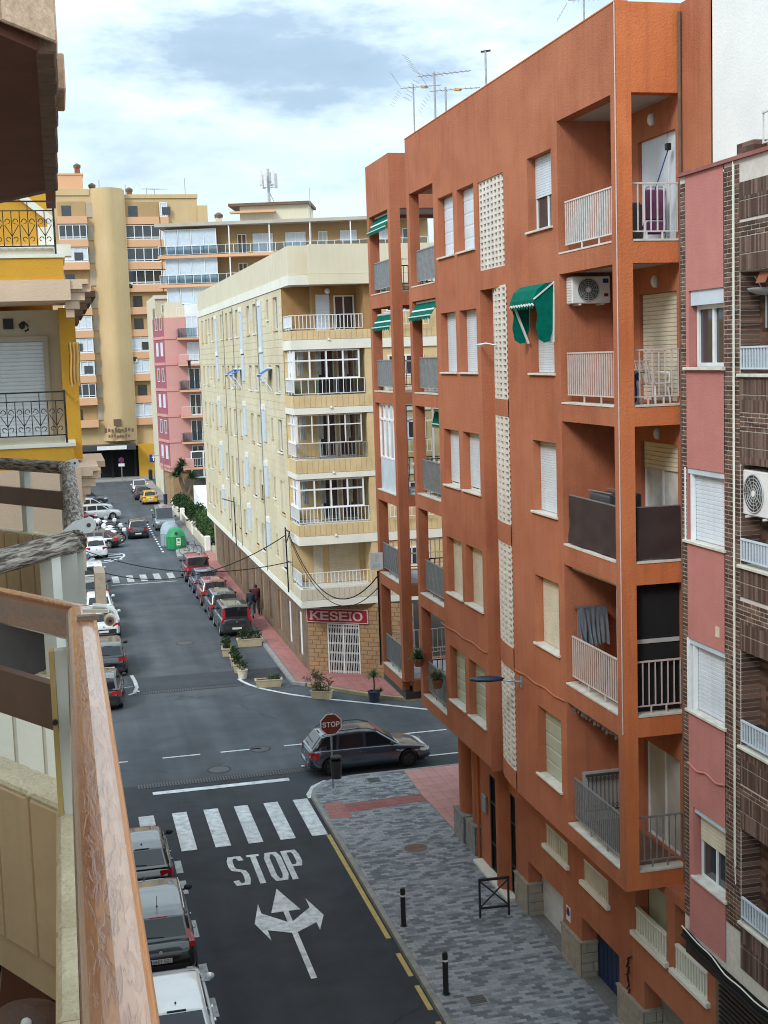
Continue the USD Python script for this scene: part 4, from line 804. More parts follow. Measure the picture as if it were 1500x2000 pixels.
t = thing('clothes_rack', 'black folding rack standing over the brown balcony screen', 'rack', (10.85, 25.5, LV[2])); z = LV[2] + 1.05
mb = MB().bar((10.6, 25.9, LV[2]), (11.1, 25.4, z + .25), .025).bar((10.6, 25.0, LV[2]), (11.1, 24.6, z + .22), .025).bar((10.62, 25.9, z + .2), (10.62, 24.7, z + .22), .02).bar((11.05, 25.9, z + .2), (11.05, 24.7, z + .25), .02); part(t, 'frame', mb, MAT['galv']); part(t, 'basket', MB().rbox(10.6, 11.05, 24.8, 25.8, z - .05, z + .16, .03), MAT['plastic_dark'])
mb = MB().rbox(10.75, 11.1, 24.3, 24.75, LV[2] + .01, LV[2] + 1.28, .03); obj('storage_box', mb, MAT['plastic_dark'], 'black storage box behind the brown screen in front of the curtained door', 'box')
# dark cover over a wide airer on the fourth balcony
t = thing('covered_airer', 'clothes airer under a crumpled dark grey plastic cover', 'airer', (10.85, 26.2, LV[3])); mb = MB(); U, V = 30, 8; g = []
for j in range(V + 1):
    for i in range(U + 1):
        x = 10.5 + .65 * i / U; f = meshkit.noise(np.array([[i * .55, j * .25, 2.]]))[0] - .5; g.append((x, 26.25 - .12 * (j / V) + .10 * f * (j / V + .2) - .05 * math.sin(i * 1.3) * j / V, LV[3] + 1.72 - .78 * j / V + .03 * math.sin(i * .8) * (j == V)))
mb.add(g, [[j * (U + 1) + i, j * (U + 1) + i + 1, (j + 1) * (U + 1) + i + 1, (j + 1) * (U + 1) + i] for j in range(V) for i in range(U)]); mb.quad((10.5, 26.25, LV[3] + 1.72), (11.15, 26.25, LV[3] + 1.72), (11.15, 26.6, LV[3] + 1.7), (10.5, 26.6, LV[3] + 1.7)); part(t, 'cover', mb, MAT['tarp_grey'], smooth=True)
part(t, 'rack', MB().bar((10.55, 26.4, LV[3]), (10.55, 26.4, LV[3] + 1.7), .03).bar((11.1, 26.4, LV[3]), (11.1, 26.4, LV[3] + 1.7), .03), MAT['galv'])
def leafy(mb, c, r, n, lw, ll, seed, up=.4, droop=.0):
    """Many narrow leaf blades from a point."""
    rg = random.Random(seed); c = np.asarray(c, float)
    for i in range(n):
        a, e = rg.uniform(0, 6.283), rg.uniform(-.1, 1.2) * up + .25; d = np.array([math.cos(a) * math.cos(e), math.sin(a) * math.cos(e), math.sin(e)]); L = ll * rg.uniform(.6, 1.1); s = unit(np.cross(d, (0, 0, 1))) * lw / 2
        b = c + d * r * .15; m = b + d * L * .55; t = b + d * L + np.array([0, 0, -droop * L]); mb.add([b - s * .5, b + s * .5, m + s, m - s, t], [[0, 1, 2], [0, 2, 3], [3, 2, 4]])
surf('leaf', (.035, .075, .022), (.06, .115, .03), scale=4., rough=.6); surf('leaf_dark', (.018, .042, .014), (.032, .065, .02), scale=4., rough=.6); surf('leaf_dry', (.13, .13, .06), (.08, .10, .04), scale=6., rough=.7)
surf('terracotta', (.25, .085, .045), (.20, .07, .04), scale=4., rough=.85); surf('soil', (.05, .035, .025), rough=.95); surf('planter_cream', (.47, .40, .27), (.36, .31, .21), scale=3., rough=.85, bump=.3)
for i, (c, lb, dry) in enumerate(((FO(38.75, 5.35, .12), 'green potted plant hung on the pier beside the lowest orange balcony', 0), (FO(36.5, 5.2, .16), 'dry grey potted plant hung on the lowest left railing', 1))):
    t = thing('hanging_pot', lb, 'potted plant', c); part(t, 'pot', MB().lathe([(0, 0), (.12, 0), (.17, .24), (.15, .25), (.14, .2), (0, .2)], c, 16), MAT['terracotta']); mb = MB(); leafy(mb, np.array(c) + (0, 0, .22), .2, 130, .035, .45, 7 + i, .9, .2); part(t, 'foliage', mb, MAT['leaf_dry' if dry else 'leaf'])
c = FB(A1 - .1, 8.05, .12); t = thing('notice_board', 'white notice sheet hung on the far corner of the orange balcony tower', 'notice', c); FN = frame((BX0 - .02, A0, 0), unit((-.55, 3.2, 0)), unit((-3.2, -.55, 0)))
q = [on_y(722, 1080, 43.9), on_y(747, 1080, 43.9), on_y(747, 1112, 43.9), on_y(724, 1111, 43.9)]; Fn = frame((0, 43.9, 0), (1, 0, 0), (0, -1, 0)); x0, x1, z0, z1 = q[0][0], q[1][0], q[2][2], q[0][2]
part(t, 'sheet', MB().fb(Fn, x0, x1, z0, z1, 0, .01), MAT['plastic_white']); mb = MB()
for k in range(5): w = (x1 - x0) * (.35, .2, .25, .55, .7)[k] / 2; xm = (x0 + x1) / 2; zz = z0 + (z1 - z0) * (.8, .66, .52, .3, .18)[k]; mb.fb(Fn, xm - w, xm + w, zz - .02, zz + .02, .01, .013)
part(t, 'faded_print', mb, MAT['blind_blue'])
# street lamp on the orange wall
c = FO(29.55, 7.0, 0); t = thing('street_lamp', 'dark blue street lamp head on a short arm fixed to the orange wall', 'street lamp', c)
part(t, 'arm', MB().tube([FO(29.55, 6.98, 0), FO(29.6, 7.02, .25), FO(29.75, 7.03, .45)], .03, 8).bar(FO(29.55, 6.85, .015), FO(29.55, 7.12, .015), .12, .03), MAT['galv'])
s = trimesh.creation.icosphere(2, 1.); v = np.array(s.vertices) * (.42, .14, .085); v[:, 2] = np.where(v[:, 2] < -.04, -.04, v[:, 2]); s.vertices = v; a = unit(FO(29.9, 7.0, 1.0) - FO(29.75, 7.0, .45)); T = np.eye(4); T[:3, 0] = a; T[:3, 1] = np.cross((0, 0, 1), a); T[:3, 3] = FO(29.85, 7.05, .78)
surf('lamp_blue', (.012, .02, .045), (.018, .028, .055), rough=.35); part(t, 'head', MB().tm(s, T), MAT['lamp_blue'], smooth=True); part(t, 'glass', MB().tm(trimesh.creation.box((.5, .17, .012)), T @ trimesh.transformations.translation_matrix((0, 0, -.046))), MAT['plastic_grey'])
# no-parking signs by the garages
def no_parking(label, F, u, v, w=.26, h=.36):
    t = thing('no_parking_sign', label, 'sign', F(u, v - h / 2, 0)); part(t, 'plate', MB().fb(F, u - w / 2, u + w / 2, v - h / 2, v + h / 2, 0, .012), MAT['plastic_white'])
    a = np.linspace(0, 6.283, 25)[:-1]; part(t, 'red_ring', MB().poly([F(u + .11 * math.cos(k), v + .05 + .11 * math.sin(k), .015) for k in a]), MAT['sign_red']); part(t, 'blue_disc', MB().poly([F(u + .08 * math.cos(k), v + .05 + .08 * math.sin(k), .018) for k in a]), MAT['blue_cloth']); part(t, 'red_bar', MB().bar(F(u - .07, v + .12, .02), F(u + .07, v - .02, .02), .022, .004), MAT['sign_red'])
no_parking('no-parking plate beside the white garage door', FG, 28.95, 1.33); no_parking('no-parking plate with a yellow foot on the dark blue garage door', frame((XW + .38, 0, 0), (0, 1, 0), (-1, 0, 0)), 26.3, 1.3)
mb = MB(); rg = random.Random(3)
for k in range(9): a = rg.uniform(-.1, .1); mb.bar(FG(25.5 + a, .95 + k * .1, .006), FG(25.35 + rg.uniform(-.12, .12), 1.12 + k * .1, .006), .05 + .05 * rg.random(), .004)
obj('graffiti', mb, MAT['tarp_dark'], 'dark smeared graffiti on the orange wall beside the blue garage door', 'graffiti')
# ------------------------------------------------------------------ brick building on the right
bx = 10.5; FK = frame((bx, 0, 0), (0, 1, 0), (-1, 0, 0)); kb = thing('brick_building', 'dark brown brick apartment building with pink rendered panels', 'building', (bx, 18.5, 0))
def KY(x, y): return on_x(x, y, bx)[1]
def KZ(x, y): return on_x(x, y, bx)[2]
kY0 = 15.0; yE, yP, yQ, yR = 21.32, 21.12, KY(1415, 717), KY(1445, 717)   # far edge, pink panel from/to, recess of the balconies
wins = [(yQ, KY(1346, 569), KZ(1415, 717), KZ(1416, 560)), (yQ, KY(1338, 912), KZ(1336, 1052), KZ(1337, 912)), (yQ, KY(1343, 1244), KZ(1343, 1382), KZ(1343, 1244)), (yQ, KY(1355, 1575), KZ(1348, 1703), KZ(1355, 1575))]
ztop, zbot = KZ(1338, 344), 4.2
fl = [(KZ(1444, 463) - .02, KZ(1442, 736)), (KZ(1445, 905), KZ(1443, 1107)), (KZ(1446, 1269), KZ(1446, 1460)), (KZ(1450, 1620), KZ(1452, 1807))]
rec = [(kY0, yR, fl[0][1], KZ(1445, 531), 1.3), (kY0, yR, fl[1][1], fl[1][0], 1.3), (kY0, yR, fl[2][1], fl[2][0], 1.3), (kY0, yR, fl[3][1], fl[3][0], 1.3)]
mb = MB(); wall(mb, FK, kY0, yE, zbot, ztop, [(yQ, yE - .2, zbot + .9, ztop)] + rec, .1); part(kb, 'mortar_wall', mb, MAT['mortar'])
mb = MB().box(bx + .35, 22, 10, yE - .02, zbot, ztop - .02).box(bx + .02, bx + .36, yE - .03, yE - .001, zbot, ztop - .01).quad(FK(kY0, zbot + .01, -.01), FK(yE, zbot + .01, -.01), FK(yE, zbot + .01, -.8), FK(kY0, zbot + .01, -.8)); part(kb, 'core', mb, MAT['brick_brown'])
pan = MB(); hol = [(a, b, c, d, .25) for a, b, c, d in wins]; wall(pan, frame((bx - .012, 0, 0), (0, 1, 0), (-1, 0, 0)), yQ, yP, KZ(1345, 1815), ztop, hol, .25); pan.fb(FK, yP - .004, yP, KZ(1345, 1815), ztop, -.2, .012); part(kb, 'render_panel', pan, MAT['render_pink'])
# single bricks: the edge strip, the pier, the bands
brk = []
def brick_field(u0, u1, v0, v1, lu=.235, lv=.058, gap=.017, axis='h', n=.0, F=FK):
    v = v0; r = 0
    while v + lv <= v1 + .01:
        u = u0 - (lu / 2 if r % 2 else 0)
        while u < u1:
            a, b = max(u, u0), min(u + lu, u1)
            if b - a > .04: brk.append((F, a + .004, b - .004, v, min(v + lv, v1), n))
            u += lu + gap
        v += lv + gap; r += 1
brick_field(yP + .01, yE, zbot + .4, ztop - .06)
segs = [(ztop - .05, KZ(1443, 356) - .0)]
brick_field(yR, yQ - .01, zbot + .9, ztop - .06)
ribs = []
def rib_field(u0, u1, v0, v1, rows=2):
    h = (v1 - v0) / rows
    for r in range(rows):
        u = u0
        while u < u1: ribs.append((u + .003, min(u + .045, u1), v0 + r * h + .008, v0 + (r + 1) * h - .008)); u += .05
pz = [(KZ(1442, 736), KZ(1444, 805)), (KZ(1444, 841), KZ(1445, 905)), (KZ(1443, 1107), KZ(1444, 1165)), (KZ(1446, 1208), KZ(1446, 1269)), (KZ(1446, 1460), KZ(1446, 1530)), (KZ(1447, 1550), KZ(1450, 1620)), (KZ(1452, 1807), KZ(1452, 1895)), (KZ(1444, 463), KZ(1445, 531)), (KZ(1444, 356), KZ(1444, 430))]
bandsz = []
for i, (hi, lo) in enumerate(pz): rib_field(kY0, yR - .004, lo, hi)
ordz = sorted([(min(a), max(a)) for a in pz])
for (a, b), (c, d) in zip(ordz, ordz[1:]):
    if c - b < .6: brick_field(kY0, yR - .004, b + .01, c - .01)
wk = [t for t in brk]; wk.sort(key=lambda t: -t[1])
rg = random.Random(8); vis = [t for t in brk if in_view(bx, (t[1] + t[2]) / 2, t[3])]; vis.sort(key=lambda t: t[1]); hid = [t for t in brk if not in_view(bx, (t[1] + t[2]) / 2, t[3])]
def put_brick(mb, t): mb.cfb(t[0], t[1], t[2], t[3], t[4], t[5] - .001, t[5] + .012 + rg.uniform(-.002, .002), .003)
for t in vis[:300]: mb = MB(); put_brick(mb, t); part(kb, 'brick', mb, MAT['brick_brown'])
mb = MB()
for t in vis[300:] + hid: put_brick(mb, t)
part(kb, 'bricks', mb, MAT['brick_brown'], kind='stuff')
mb = MB()
for a, b, c, d in ribs: mb.cfb(FK, a, b, c, d, -.001, .014, .004)
part(kb, 'ribbed_tiles', mb, MAT['brick_rib'], kind='stuff')
mb = MB()                                              # recess walls of the balconies: brick courses
for (a, b, c, d, _) in rec:
    v = c
    while v < d - .03: mb.box(bx + .012, bx + 1.25, yR - .014, yR - .001, v, min(v + .058, d)); v += .075
part(kb, 'recess_bricks', mb, MAT['brick_brown'], kind='stuff')
part(kb, 'coping', MB().fb(FK, kY0, yE + .03, ztop, ztop + .06, -.3, .06), MAT['pave_darkred'])
# roof terrace rail and the white house wall behind
FT = frame((bx, 0, 0), (0, 1, 0), (-1, 0, 0)); zt = ztop + .06
part(kb, 'terrace_parapet', MB().fb(FK, yR - .42, yR + .1, ztop + .065, ztop + .24, -.25, -.01), MAT['brick_brown'])
railing(kb, FK, kY0, yR - .5, ztop + .02, .62, -.12, .16, 'rail_white')
part(kb, 'terrace_wall', MB().box(XB, 22, 10, 22.35, ztop, 24), MAT['wall_white'], 'white rendered wall rising behind the brick parapet')
# windows in the pink panels
for i, (a, b, c, d) in enumerate(wins):
    if i == 0:
        w = part(kb, 'window', frame_mesh(FK, a + .02, b - .02, c, d - .25, -.2, -.13, .07, mull=[(a + b) / 2]), MAT['white_alu']); part(w, 'shutter_box', MB().fb(FK, a + .02, b - .02, d - .25, d, -.22, -.02), MAT['blind_blue']); part(w, 'pane', MB().quad(FK(a + .05, c, -.17), FK(b - .05, c, -.17), FK(b - .05, d - .25, -.17), FK(a + .05, d - .25, -.17)), MAT['dark_glass']); part(w, 'sill', MB().cfb(FK, a - .05, b + .12, c - .05, c, -.2, .08), MAT['marble'])
    else:
        w = shutter_window(kb, FK, a, b - .04, c, d, .12, 1. if i < 3 else .47, 'shutter_white' if i < 3 else 'shutter_cream', .075); part(w, 'shutter_box', MB().fb(FK, a, b - .02, d - .1, d, -.14, -.01), MAT['blind_blue'])
        if i < 3: part(w, 'guide', MB().fb(FK, b - .06, b, c, d, -.1, .016).fb(FK, b - .2, b - .16, c, d, -.1, -.02), MAT['white_alu'])
part(kb, 'cover_plate', MB().fb(FK, yQ + .18, yQ + .3, KZ(1405, 1245), KZ(1405, 1225), .01, .025), MAT['shutter_cream']); part(kb, 'conduit', MB().tube([FK(u, KZ(1347, 1490) + .03 * math.sin(u * 9) - .02, .03) for u in np.linspace(yQ, yP, 14)], .02, 6), MAT['render_pink'])
mb = MB()
for k, zz in ((0, 6.4), (1, 6.7)): mb.tube([FK(yR + .14 - k * .035, ztop + .05 - k * .1, .04), FK(yR + .14 - k * .035, zz, .04), FK(yR + .1, zz - .5, .04)], .010, 6)
part(kb, 'white_cable', mb, MAT['band_white'])
# balconies in the recess
for i, (a, b, c, d, _) in enumerate(rec):
    part(kb, 'balcony_sill', MB().cfb(FK, a, b + .02, c, c + .05, -.3, .06), MAT['marble']); railing(kb, FK, a, b - .03, c + .06, .42 if i else .42, .0, .09, 'blind_blue', bw=.035, gaplow=.06, posts=1)
    part(kb, 'balcony_back', MB().box(bx + 1.25, bx + 1.3, a, b, c, d), MAT['brick_brown'])
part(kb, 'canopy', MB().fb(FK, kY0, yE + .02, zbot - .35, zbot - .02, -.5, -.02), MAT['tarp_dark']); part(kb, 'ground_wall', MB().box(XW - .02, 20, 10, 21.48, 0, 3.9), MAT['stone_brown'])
mb = MB()
for k in range(34): mb.box(XW - .06, XW - .02, 16, 21.3, .4 + k * .1, .44 + k * .1)
part(kb, 'louvres', mb, MAT['iron'])
pts = [FK(u, zbot + .1 - .18 * math.sin((u - 16) / 5.2 * 3.1) + .02 * math.sin(u * 6), .05 + .02 * math.sin(u * 3)) for u in np.linspace(16, yE - .1, 30)]
obj('cable_bundle', MB().tube(pts, .05, 7).tube([p + (-.05, 0, -.07) for p in pts], .03, 6), MAT['black_rubber'], 'thick black cable bundle sagging under the brick overhang', 'cable', smooth=True)
obj('white_cable', MB().tube([p + (-.05, 0, .09) for p in pts], .012, 5), MAT['band_white'], 'thin white cable along the black cable bundle', 'cable')
c = FK(yR - .25, fl[1][0] - .65, -.32); ac_unit('white air conditioner with a big grey fan in the brick balcony', (bx + .22, yR - .42, fl[1][0] - .82), -90, .9, .72, .34, False)
c = on_x(1497, 577, bx + .3); t = thing('satellite_dish', 'grey satellite dish at the right edge of the photo', 'dish', c); part(t, 'dish', MB().lathe([(0, .0), (.15, .02), (.26, .07), (.3, .11), (.29, .12), (.14, .03), (0, .012)], c, 24), MAT['plastic_grey'], smooth=True); part(t, 'arm', MB().tube([c + (0, 0, 0), c + (-.2, 0, .3)], .012, 6).cyl(c + (0, 0, -.5), c, .02), MAT['galv'])
obj('awning', MB().quad(FK(yR - .75, KZ(1475, 530), -.1), FK(yR - .45, KZ(1475, 530), -.1), FK(yR - .45, KZ(1475, 553), -.02), FK(yR - .75, KZ(1475, 553), -.02)).fb(FK, yR - .75, yR - .45, KZ(1475, 535), KZ(1475, 530), -.12, -.09), MAT['terracotta'], 'red cloth hem hanging from the upper brick balcony', 'awning')
obj('wall_plate', MB().rbox(bx + .5, bx + .6, yR - .03, yR - .015, KZ(1475, 1366) - .1, KZ(1475, 1340) - .1, .004), MAT['plastic_grey'], 'grey switch box on the brick wall of the third balcony', 'box')
# ------------------------------------------------------------------ cream corner building with the shop
CX0, CY0 = 10.2, 59.1; FS = frame((CX0, 0, 0), (0, 1, 0), (-1, 0, 0)); FC = frame((0, CY0, 0), (1, 0, 0), (0, -1, 0))
cr = thing('corner_building', 'cream tiled corner apartment block with glazed white balconies above a shuttered shop', 'building', (12, 75, 0))
RS = [(16.27, 17.8), (13.3, 14.6), (10.46, 12.0), (7.46, 9.04), (4.75, 6.2)]
colw = [(63.3, 1.25, 0), (65.65, .55, 1), (70.25, 1.15, 0), (72.6, 1.1, 0), (77.4, 1.1, 0), (80.0, 1.1, 0), (82.2, .9, 2), (84.9, 1.0, 0), (89.6, 1.1, 0), (91.8, .7, 1), (93.6, 1.0, 0), (96.2, 1.0, 0)]
holes = []
for i, (a, b) in enumerate(RS):
    for u, w, k in colw: holes.append((u - w / 2, u + w / 2, a + (.55 if k == 1 else 0), b, .18))
mb = MB(); wall(mb, FS, 61.35, 98.7, 3.75, 18.1, holes, .18)
mb.quad(FS(61.35, 3.75), FS(98.7, 3.75), FS(98.7, 3.75, -.8), FS(61.35, 3.75, -.8)); mb.quad(FS(98.7, 0, -.5), FS(98.7, 19.8, 0), FS(98.7, 19.8, -12), FS(98.7, 0, -12))
part(cr, 'wall', mb, MAT['facade_cream'])
part(cr, 'core', MB().box(CX0 + .3, 24, 61.5, 98.5, 3.8, 19.0).box(CX0 + 1.3, 24, CY0 + 1.6, 62, 3.9, 19.), MAT['mid_ochre'])
# facade tiles, proud of the wall with open joints
fh = lambda u0, u1, v0, v1: any(h[0] - .07 < u1 and h[1] + .07 > u0 and h[2] - .06 < v1 and h[3] + .05 > v0 for h in holes)
tl = []
for r in range(38):
    v0 = 3.95 + r * .37
    if v0 + .36 > 17.95: break
    for c in range(47):
        u0 = 61.4 + c * .8
        if u0 + .8 < 98.7 and not fh(u0, u0 + .79, v0, v0 + .36): tl.append((u0, v0))
tl.sort()
for k, (u, v) in enumerate(tl):
    if k < 220: part(cr, 'facade_tile', MB().cfb(FS, u + .008, u + .792, v + .008, v + .362, -.001, .018, .006), MAT['facade_cream'])
mb = MB()
for u, v in tl[220:]: mb.cfb(FS, u + .008, u + .792, v + .008, v + .362, -.001, .018, .006)
part(cr, 'facade_tiles', mb, MAT['facade_cream'], kind='stuff')
rg = random.Random(11)
for i, (a, b) in enumerate(RS):
    for u, w, k in colw:
        v0 = a + (.55 if k == 1 else 0); s = rg.random(); m = 'dark_room' if k == 2 else ('shutter_cream' if s < .25 else 'shutter_white' if s < .42 else None)
        wn = part(cr, 'window', frame_mesh(FS, u - w / 2, u + w / 2, v0, b, -.17, -.11, .05, mull=[u] if k == 0 else ()), MAT['white_alu' if s > .3 or k == 1 else 'step_brown'])
        part(wn, 'pane', MB().quad(FS(u - w / 2, v0, -.15), FS(u + w / 2, v0, -.15), FS(u + w / 2, b, -.15), FS(u - w / 2, b, -.15)), MAT['dark_glass'])
        if m in ('shutter_cream', 'shutter_white'): part(wn, 'shutter', MB().fb(FS, u - w / 2 + .02, u + w / 2 - .02, v0 + (b - v0) * rg.choice([0, 0, .3, .5]), b, -.12, -.09), MAT[m])
        part(wn, 'sill', MB().fb(FS, u - w / 2 - .06, u + w / 2 + .06, v0 - .07, v0, -.12, .07), MAT['band_white' if s > .5 else 'tile_tan'])
for u, w in ((67.95, .95), (75.1, .8), (87.3, .85)):
    for i, (v0, v1) in enumerate(((15.2, 17.85), (13.0, 15.5), (9.9, 12.6), (7.1, 9.7), (4.6, 6.8))):
        d = part(cr, 'white_duct', MB().fb(FS, u - w / 2, u + w / 2, v0 + (v1 - v0) * (.0 if i == 0 else .3), v1 - .25, .02, .09), MAT['blind_blue']); part(d, 'cap', MB().fb(FS, u - w * .36, u + w * .36, v1 - .25, v1, .02, .14), MAT['white_alu'])
for u in (69.1, 79, 83.6): part(cr, 'downpipe', MB().tube([FS(u, 3.8, .04), FS(u, 18.0, .04)], .026, 6), MAT['stone_grey'])
# parapet and white bands; canopy over the pavement
def corner_band(name, v0, v1, out, mat, thick=.3, step=False):
    mb = MB().fb(FS, CY0 - out, 98.7, v0, v1, -thick, out).fb(FC, CX0 + thick, 24, v0, v1, -thick, out); return part(cr, name, mb, MAT[mat])
corner_band('parapet', 18.56, 19.84, .0, 'pale_yellow'); corner_band('cornice', 18.12, 18.55, .04, 'band_white')
part(cr, 'roof_slab', MB().box(CX0 + .31, 24, CY0 + .31, 98.6, 18.14, 18.5), MAT['concrete_light'])
part(cr, 'parapet_step', MB().fb(FC, 11.05, 24, 18.57, 19.86, .001, .42).fb(FC, 11.05, 24, 18.11, 18.56, .042, .45), MAT['pale_yellow'])
mb = MB()
for k in range(46): mb.fb(FS, CY0 + .05 + k * .86, CY0 + .06 + k * .86, 18.6, 19.8, .0, .006)
part(cr, 'joints', mb, MAT['facade_cream'], kind='stuff')
# floors of the front: white band, tile band, opening
FLR = [(16.1, 15.70, 15.26), (13.2, 12.66, 12.36), (10.3, 9.70, 9.44), (7.36, 6.83, 6.42), (4.40, 3.88, 3.55)]
for i, (a, b, c) in enumerate(FLR):
    lastm = i == 4
    part(cr, 'slab', MB().box(CX0 + .02, 24, CY0 + .02, CY0 + 1.62, c + .02, a - .02).box(CX0 + .02, CX0 + 1.3, CY0 + 1.6, 61.35, c + .02, a - .02), MAT['band_white'])
    part(cr, 'white_band', MB().fb(FC, CX0 - .0, 24, c, b - .015, -.02, .03).fb(FS, CY0 - .0, 61.4 if not lastm else 98.7, c, b - .015, -.02, .03), MAT['band_white'])
    for k in range(13):
        u = CX0 + .01 + k * .25; part(cr, 'front_tile', MB().cfb(FC, u, u + .24, b, a, -.001, .012, .008), MAT['tile_tan' if not lastm else 'cream_wall'])
    mb = MB()
    for k in range(13, 54): u = CX0 + .01 + k * .25; mb.cfb(FC, u, u + .24, b, a, -.001, .012, .008)
    for k in range(9): u = CY0 + .02 + k * .25; mb.cfb(FS, u, u + .24, b, a, -.001, .012, .008)
    part(cr, 'front_tiles', mb, MAT['tile_tan' if not lastm else 'cream_wall'], kind='stuff')
    top = (18.12, 15.26, 12.36, 9.44, 6.42)[i]
    for q in ((CX0 + 1.3, 24, CY0 + 1.55, CY0 + 1.62, a, top), (CX0 + .02, CX0 + 1.32, 61.3, 61.36, a, top), (13.55, 14.3, CY0 + .012, CY0 + 1.6, a - .001, top + .001)): part(cr, 'balcony_wall', MB().box(*q), MAT['tile_ochre' if i == 0 else 'tile_tan'])
    FI = frame((0, CY0 + 1.55, 0), (1, 0, 0), (0, -1, 0))
    if i == 0:
        part(cr, 'shutter', shutter_mesh(FI, 10.55 + 1.1, 11.3 + 1.0, a, 17.75, .02, .06), MAT['shutter_white']); w = part(cr, 'balcony_door', frame_mesh(FI, 12.5, 13.45, a, 17.7, .0, .06, .06, mull=[12.95]), MAT['white_alu']); part(w, 'pane', MB().quad(FI(12.5, a, .02), FI(13.45, a, .02), FI(13.45, 17.7, .02), FI(12.5, 17.7, .02)), MAT['dark_glass'])
    elif i < 4:
        for k in range(2): w = part(cr, 'balcony_door', frame_mesh(FI, 11.6 + k * .95, 12.4 + k * .95, a, a + 2.1, .0, .05, .06, mull=[12.0 + k * .95]), MAT['white_alu']); part(w, 'pane', MB().quad(FI(11.6 + k * .95, a, .02), FI(12.4 + k * .95, a, .02), FI(12.4 + k * .95, a + 2.1, .02), FI(11.6 + k * .95, a + 2.1, .02)), MAT['dark_glass'])
        for k, (p, q) in enumerate(((10.5, 10.8), (11.35, 11.6), (12.6, 12.85), (13.2, 13.4))):
            mb = MB()
            for j in range(8): u = p + (q - p) * j / 8; mb.quad(frame((0, CY0 + .45, 0), (1, 0, 0), (0, -1, 0))(u, a + .9, .03 * (j % 2)), frame((0, CY0 + .45, 0), (1, 0, 0), (0, -1, 0))(u + (q - p) / 8, a + .9, .03 * ((j + 1) % 2)), frame((0, CY0 + .45, 0), (1, 0, 0), (0, -1, 0))(u + (q - p) / 8, top, .03 * ((j + 1) % 2)), frame((0, CY0 + .45, 0), (1, 0, 0), (0, -1, 0))(u, top, .03 * (j % 2)))
            part(cr, 'curtain', mb, MAT['curtain'])
    else:
        part(cr, 'shutter', shutter_mesh(FI, 11.1, 11.55, a, 6.2, .03, .08), MAT['shutter_cream']); part(cr, 'shutter', shutter_mesh(FI, 11.85, 13.3, a + .0, 6.3, .03, .08), MAT['shutter_cream'])
    # railings and glazing
    rl = railing(cr, FC, CX0 + .03, 13.5, a + .02, .72 if i else .68, -.04, .17 if i != 1 else .3, 'white_alu' if i != 2 else 'galv', bw=.03, gaplow=.05); railing(cr, FS, CY0 + .05, 61.3, a + .02, .72 if i else .68, -.04, .17, 'white_alu')
    if i in (0, 1, 3, 4): part(rl, 'side_panel', MB().fb(FS, CY0 + .05, 61.2, a + .07, a + .66, -.075, -.065), MAT['glass_frost' if i else 'blind_blue'])
    if i == 1: part(rl, 'glass_panel', MB().fb(FC, CX0 + .06, 13.45, a + .08, a + .66, -.07, -.065), MAT['glass_frost'])
    if i in (1, 2, 3):
        g = part(cr, 'glazing', frame_mesh(FC, CX0 + .03, 13.3, a + .72, top - .02, -.13, -.06, .07 if i != 2 else .05, mull=[CX0 + .03 + 3.07 * k / 4 for k in (1, 2, 3)], trans=(top - .5,)).fb(FS, CY0 + .04, CY0 + .1, a + .7, top - .02, -.14, -.06).fb(FS, CY0 + .75, CY0 + .8, a + .7, top - .02, -.13, -.06).fb(FS, CY0 + 1.5, CY0 + 1.55, a + .7, top - .02, -.13, -.06).fb(FS, CY0 + .1, 61.3, top - .52, top - .46, -.13, -.06).fb(FS, CY0 + .1, 61.3, a + .72, a + .79, -.13, -.06), MAT['white_alu' if i != 2 else 'plastic_white'])
        for k in range(4): u = CX0 + .06 + 3.07 * k / 4; part(g, 'pane', MB().quad(FC(u, a + .75, -.1), FC(u + .74, a + .75, -.1), FC(u + .74, top - .03, -.1), FC(u, top - .03, -.1)), MAT['glass'])
        part(g, 'pane', MB().quad(FS(CY0 + .06, a + .75, -.1), FS(61.3, a + .75, -.1), FS(61.3, top - .03, -.1), FS(CY0 + .06, top - .03, -.1)), MAT['glass'])
    for k in range(3):                                 # openings further along the cross street
        u = 14.6 + k * 2.6; w = part(cr, 'window', frame_mesh(FC, u, u + 1.7, a + .75, top - .35, -.04, .02, .07, mull=[u + .85]), MAT['white_alu']); part(w, 'pane', MB().quad(FC(u, a + .75, -.0), FC(u + 1.7, a + .75, -.0), FC(u + 1.7, top - .35, .0), FC(u, top - .35, .0)), MAT['dark_glass'])
        railing(cr, FC, u - .2, u + 1.9, a + .02, .7, .25, .2, 'white_alu')
    part(cr, 'cross_wall', MB().fb(FC, 14.3, 24, a, top, -.1, -.045), MAT['tile_tan'])
    if i < 4: part(cr, 'band_lamp', MB().tm(trimesh.creation.icosphere(1, .06), trimesh.transformations.translation_matrix(FC(11.9, b - .02, .06))), MAT['plastic_white'])
t = thing('wall_lamp', 'round white globe lamp under the cornice of the top corner balcony', 'lamp', (12.2, CY0 + 1.4, 17.9)); part(t, 'globe', MB().tm(trimesh.creation.icosphere(2, .13), trimesh.transformations.translation_matrix((12.2, CY0 + 1.4, 17.9))), MAT['plastic_white'], smooth=True); part(t, 'holder', MB().cyl((12.2, CY0 + 1.55, 17.95), (12.2, CY0 + 1.4, 17.95), .03), MAT['plastic_grey'])
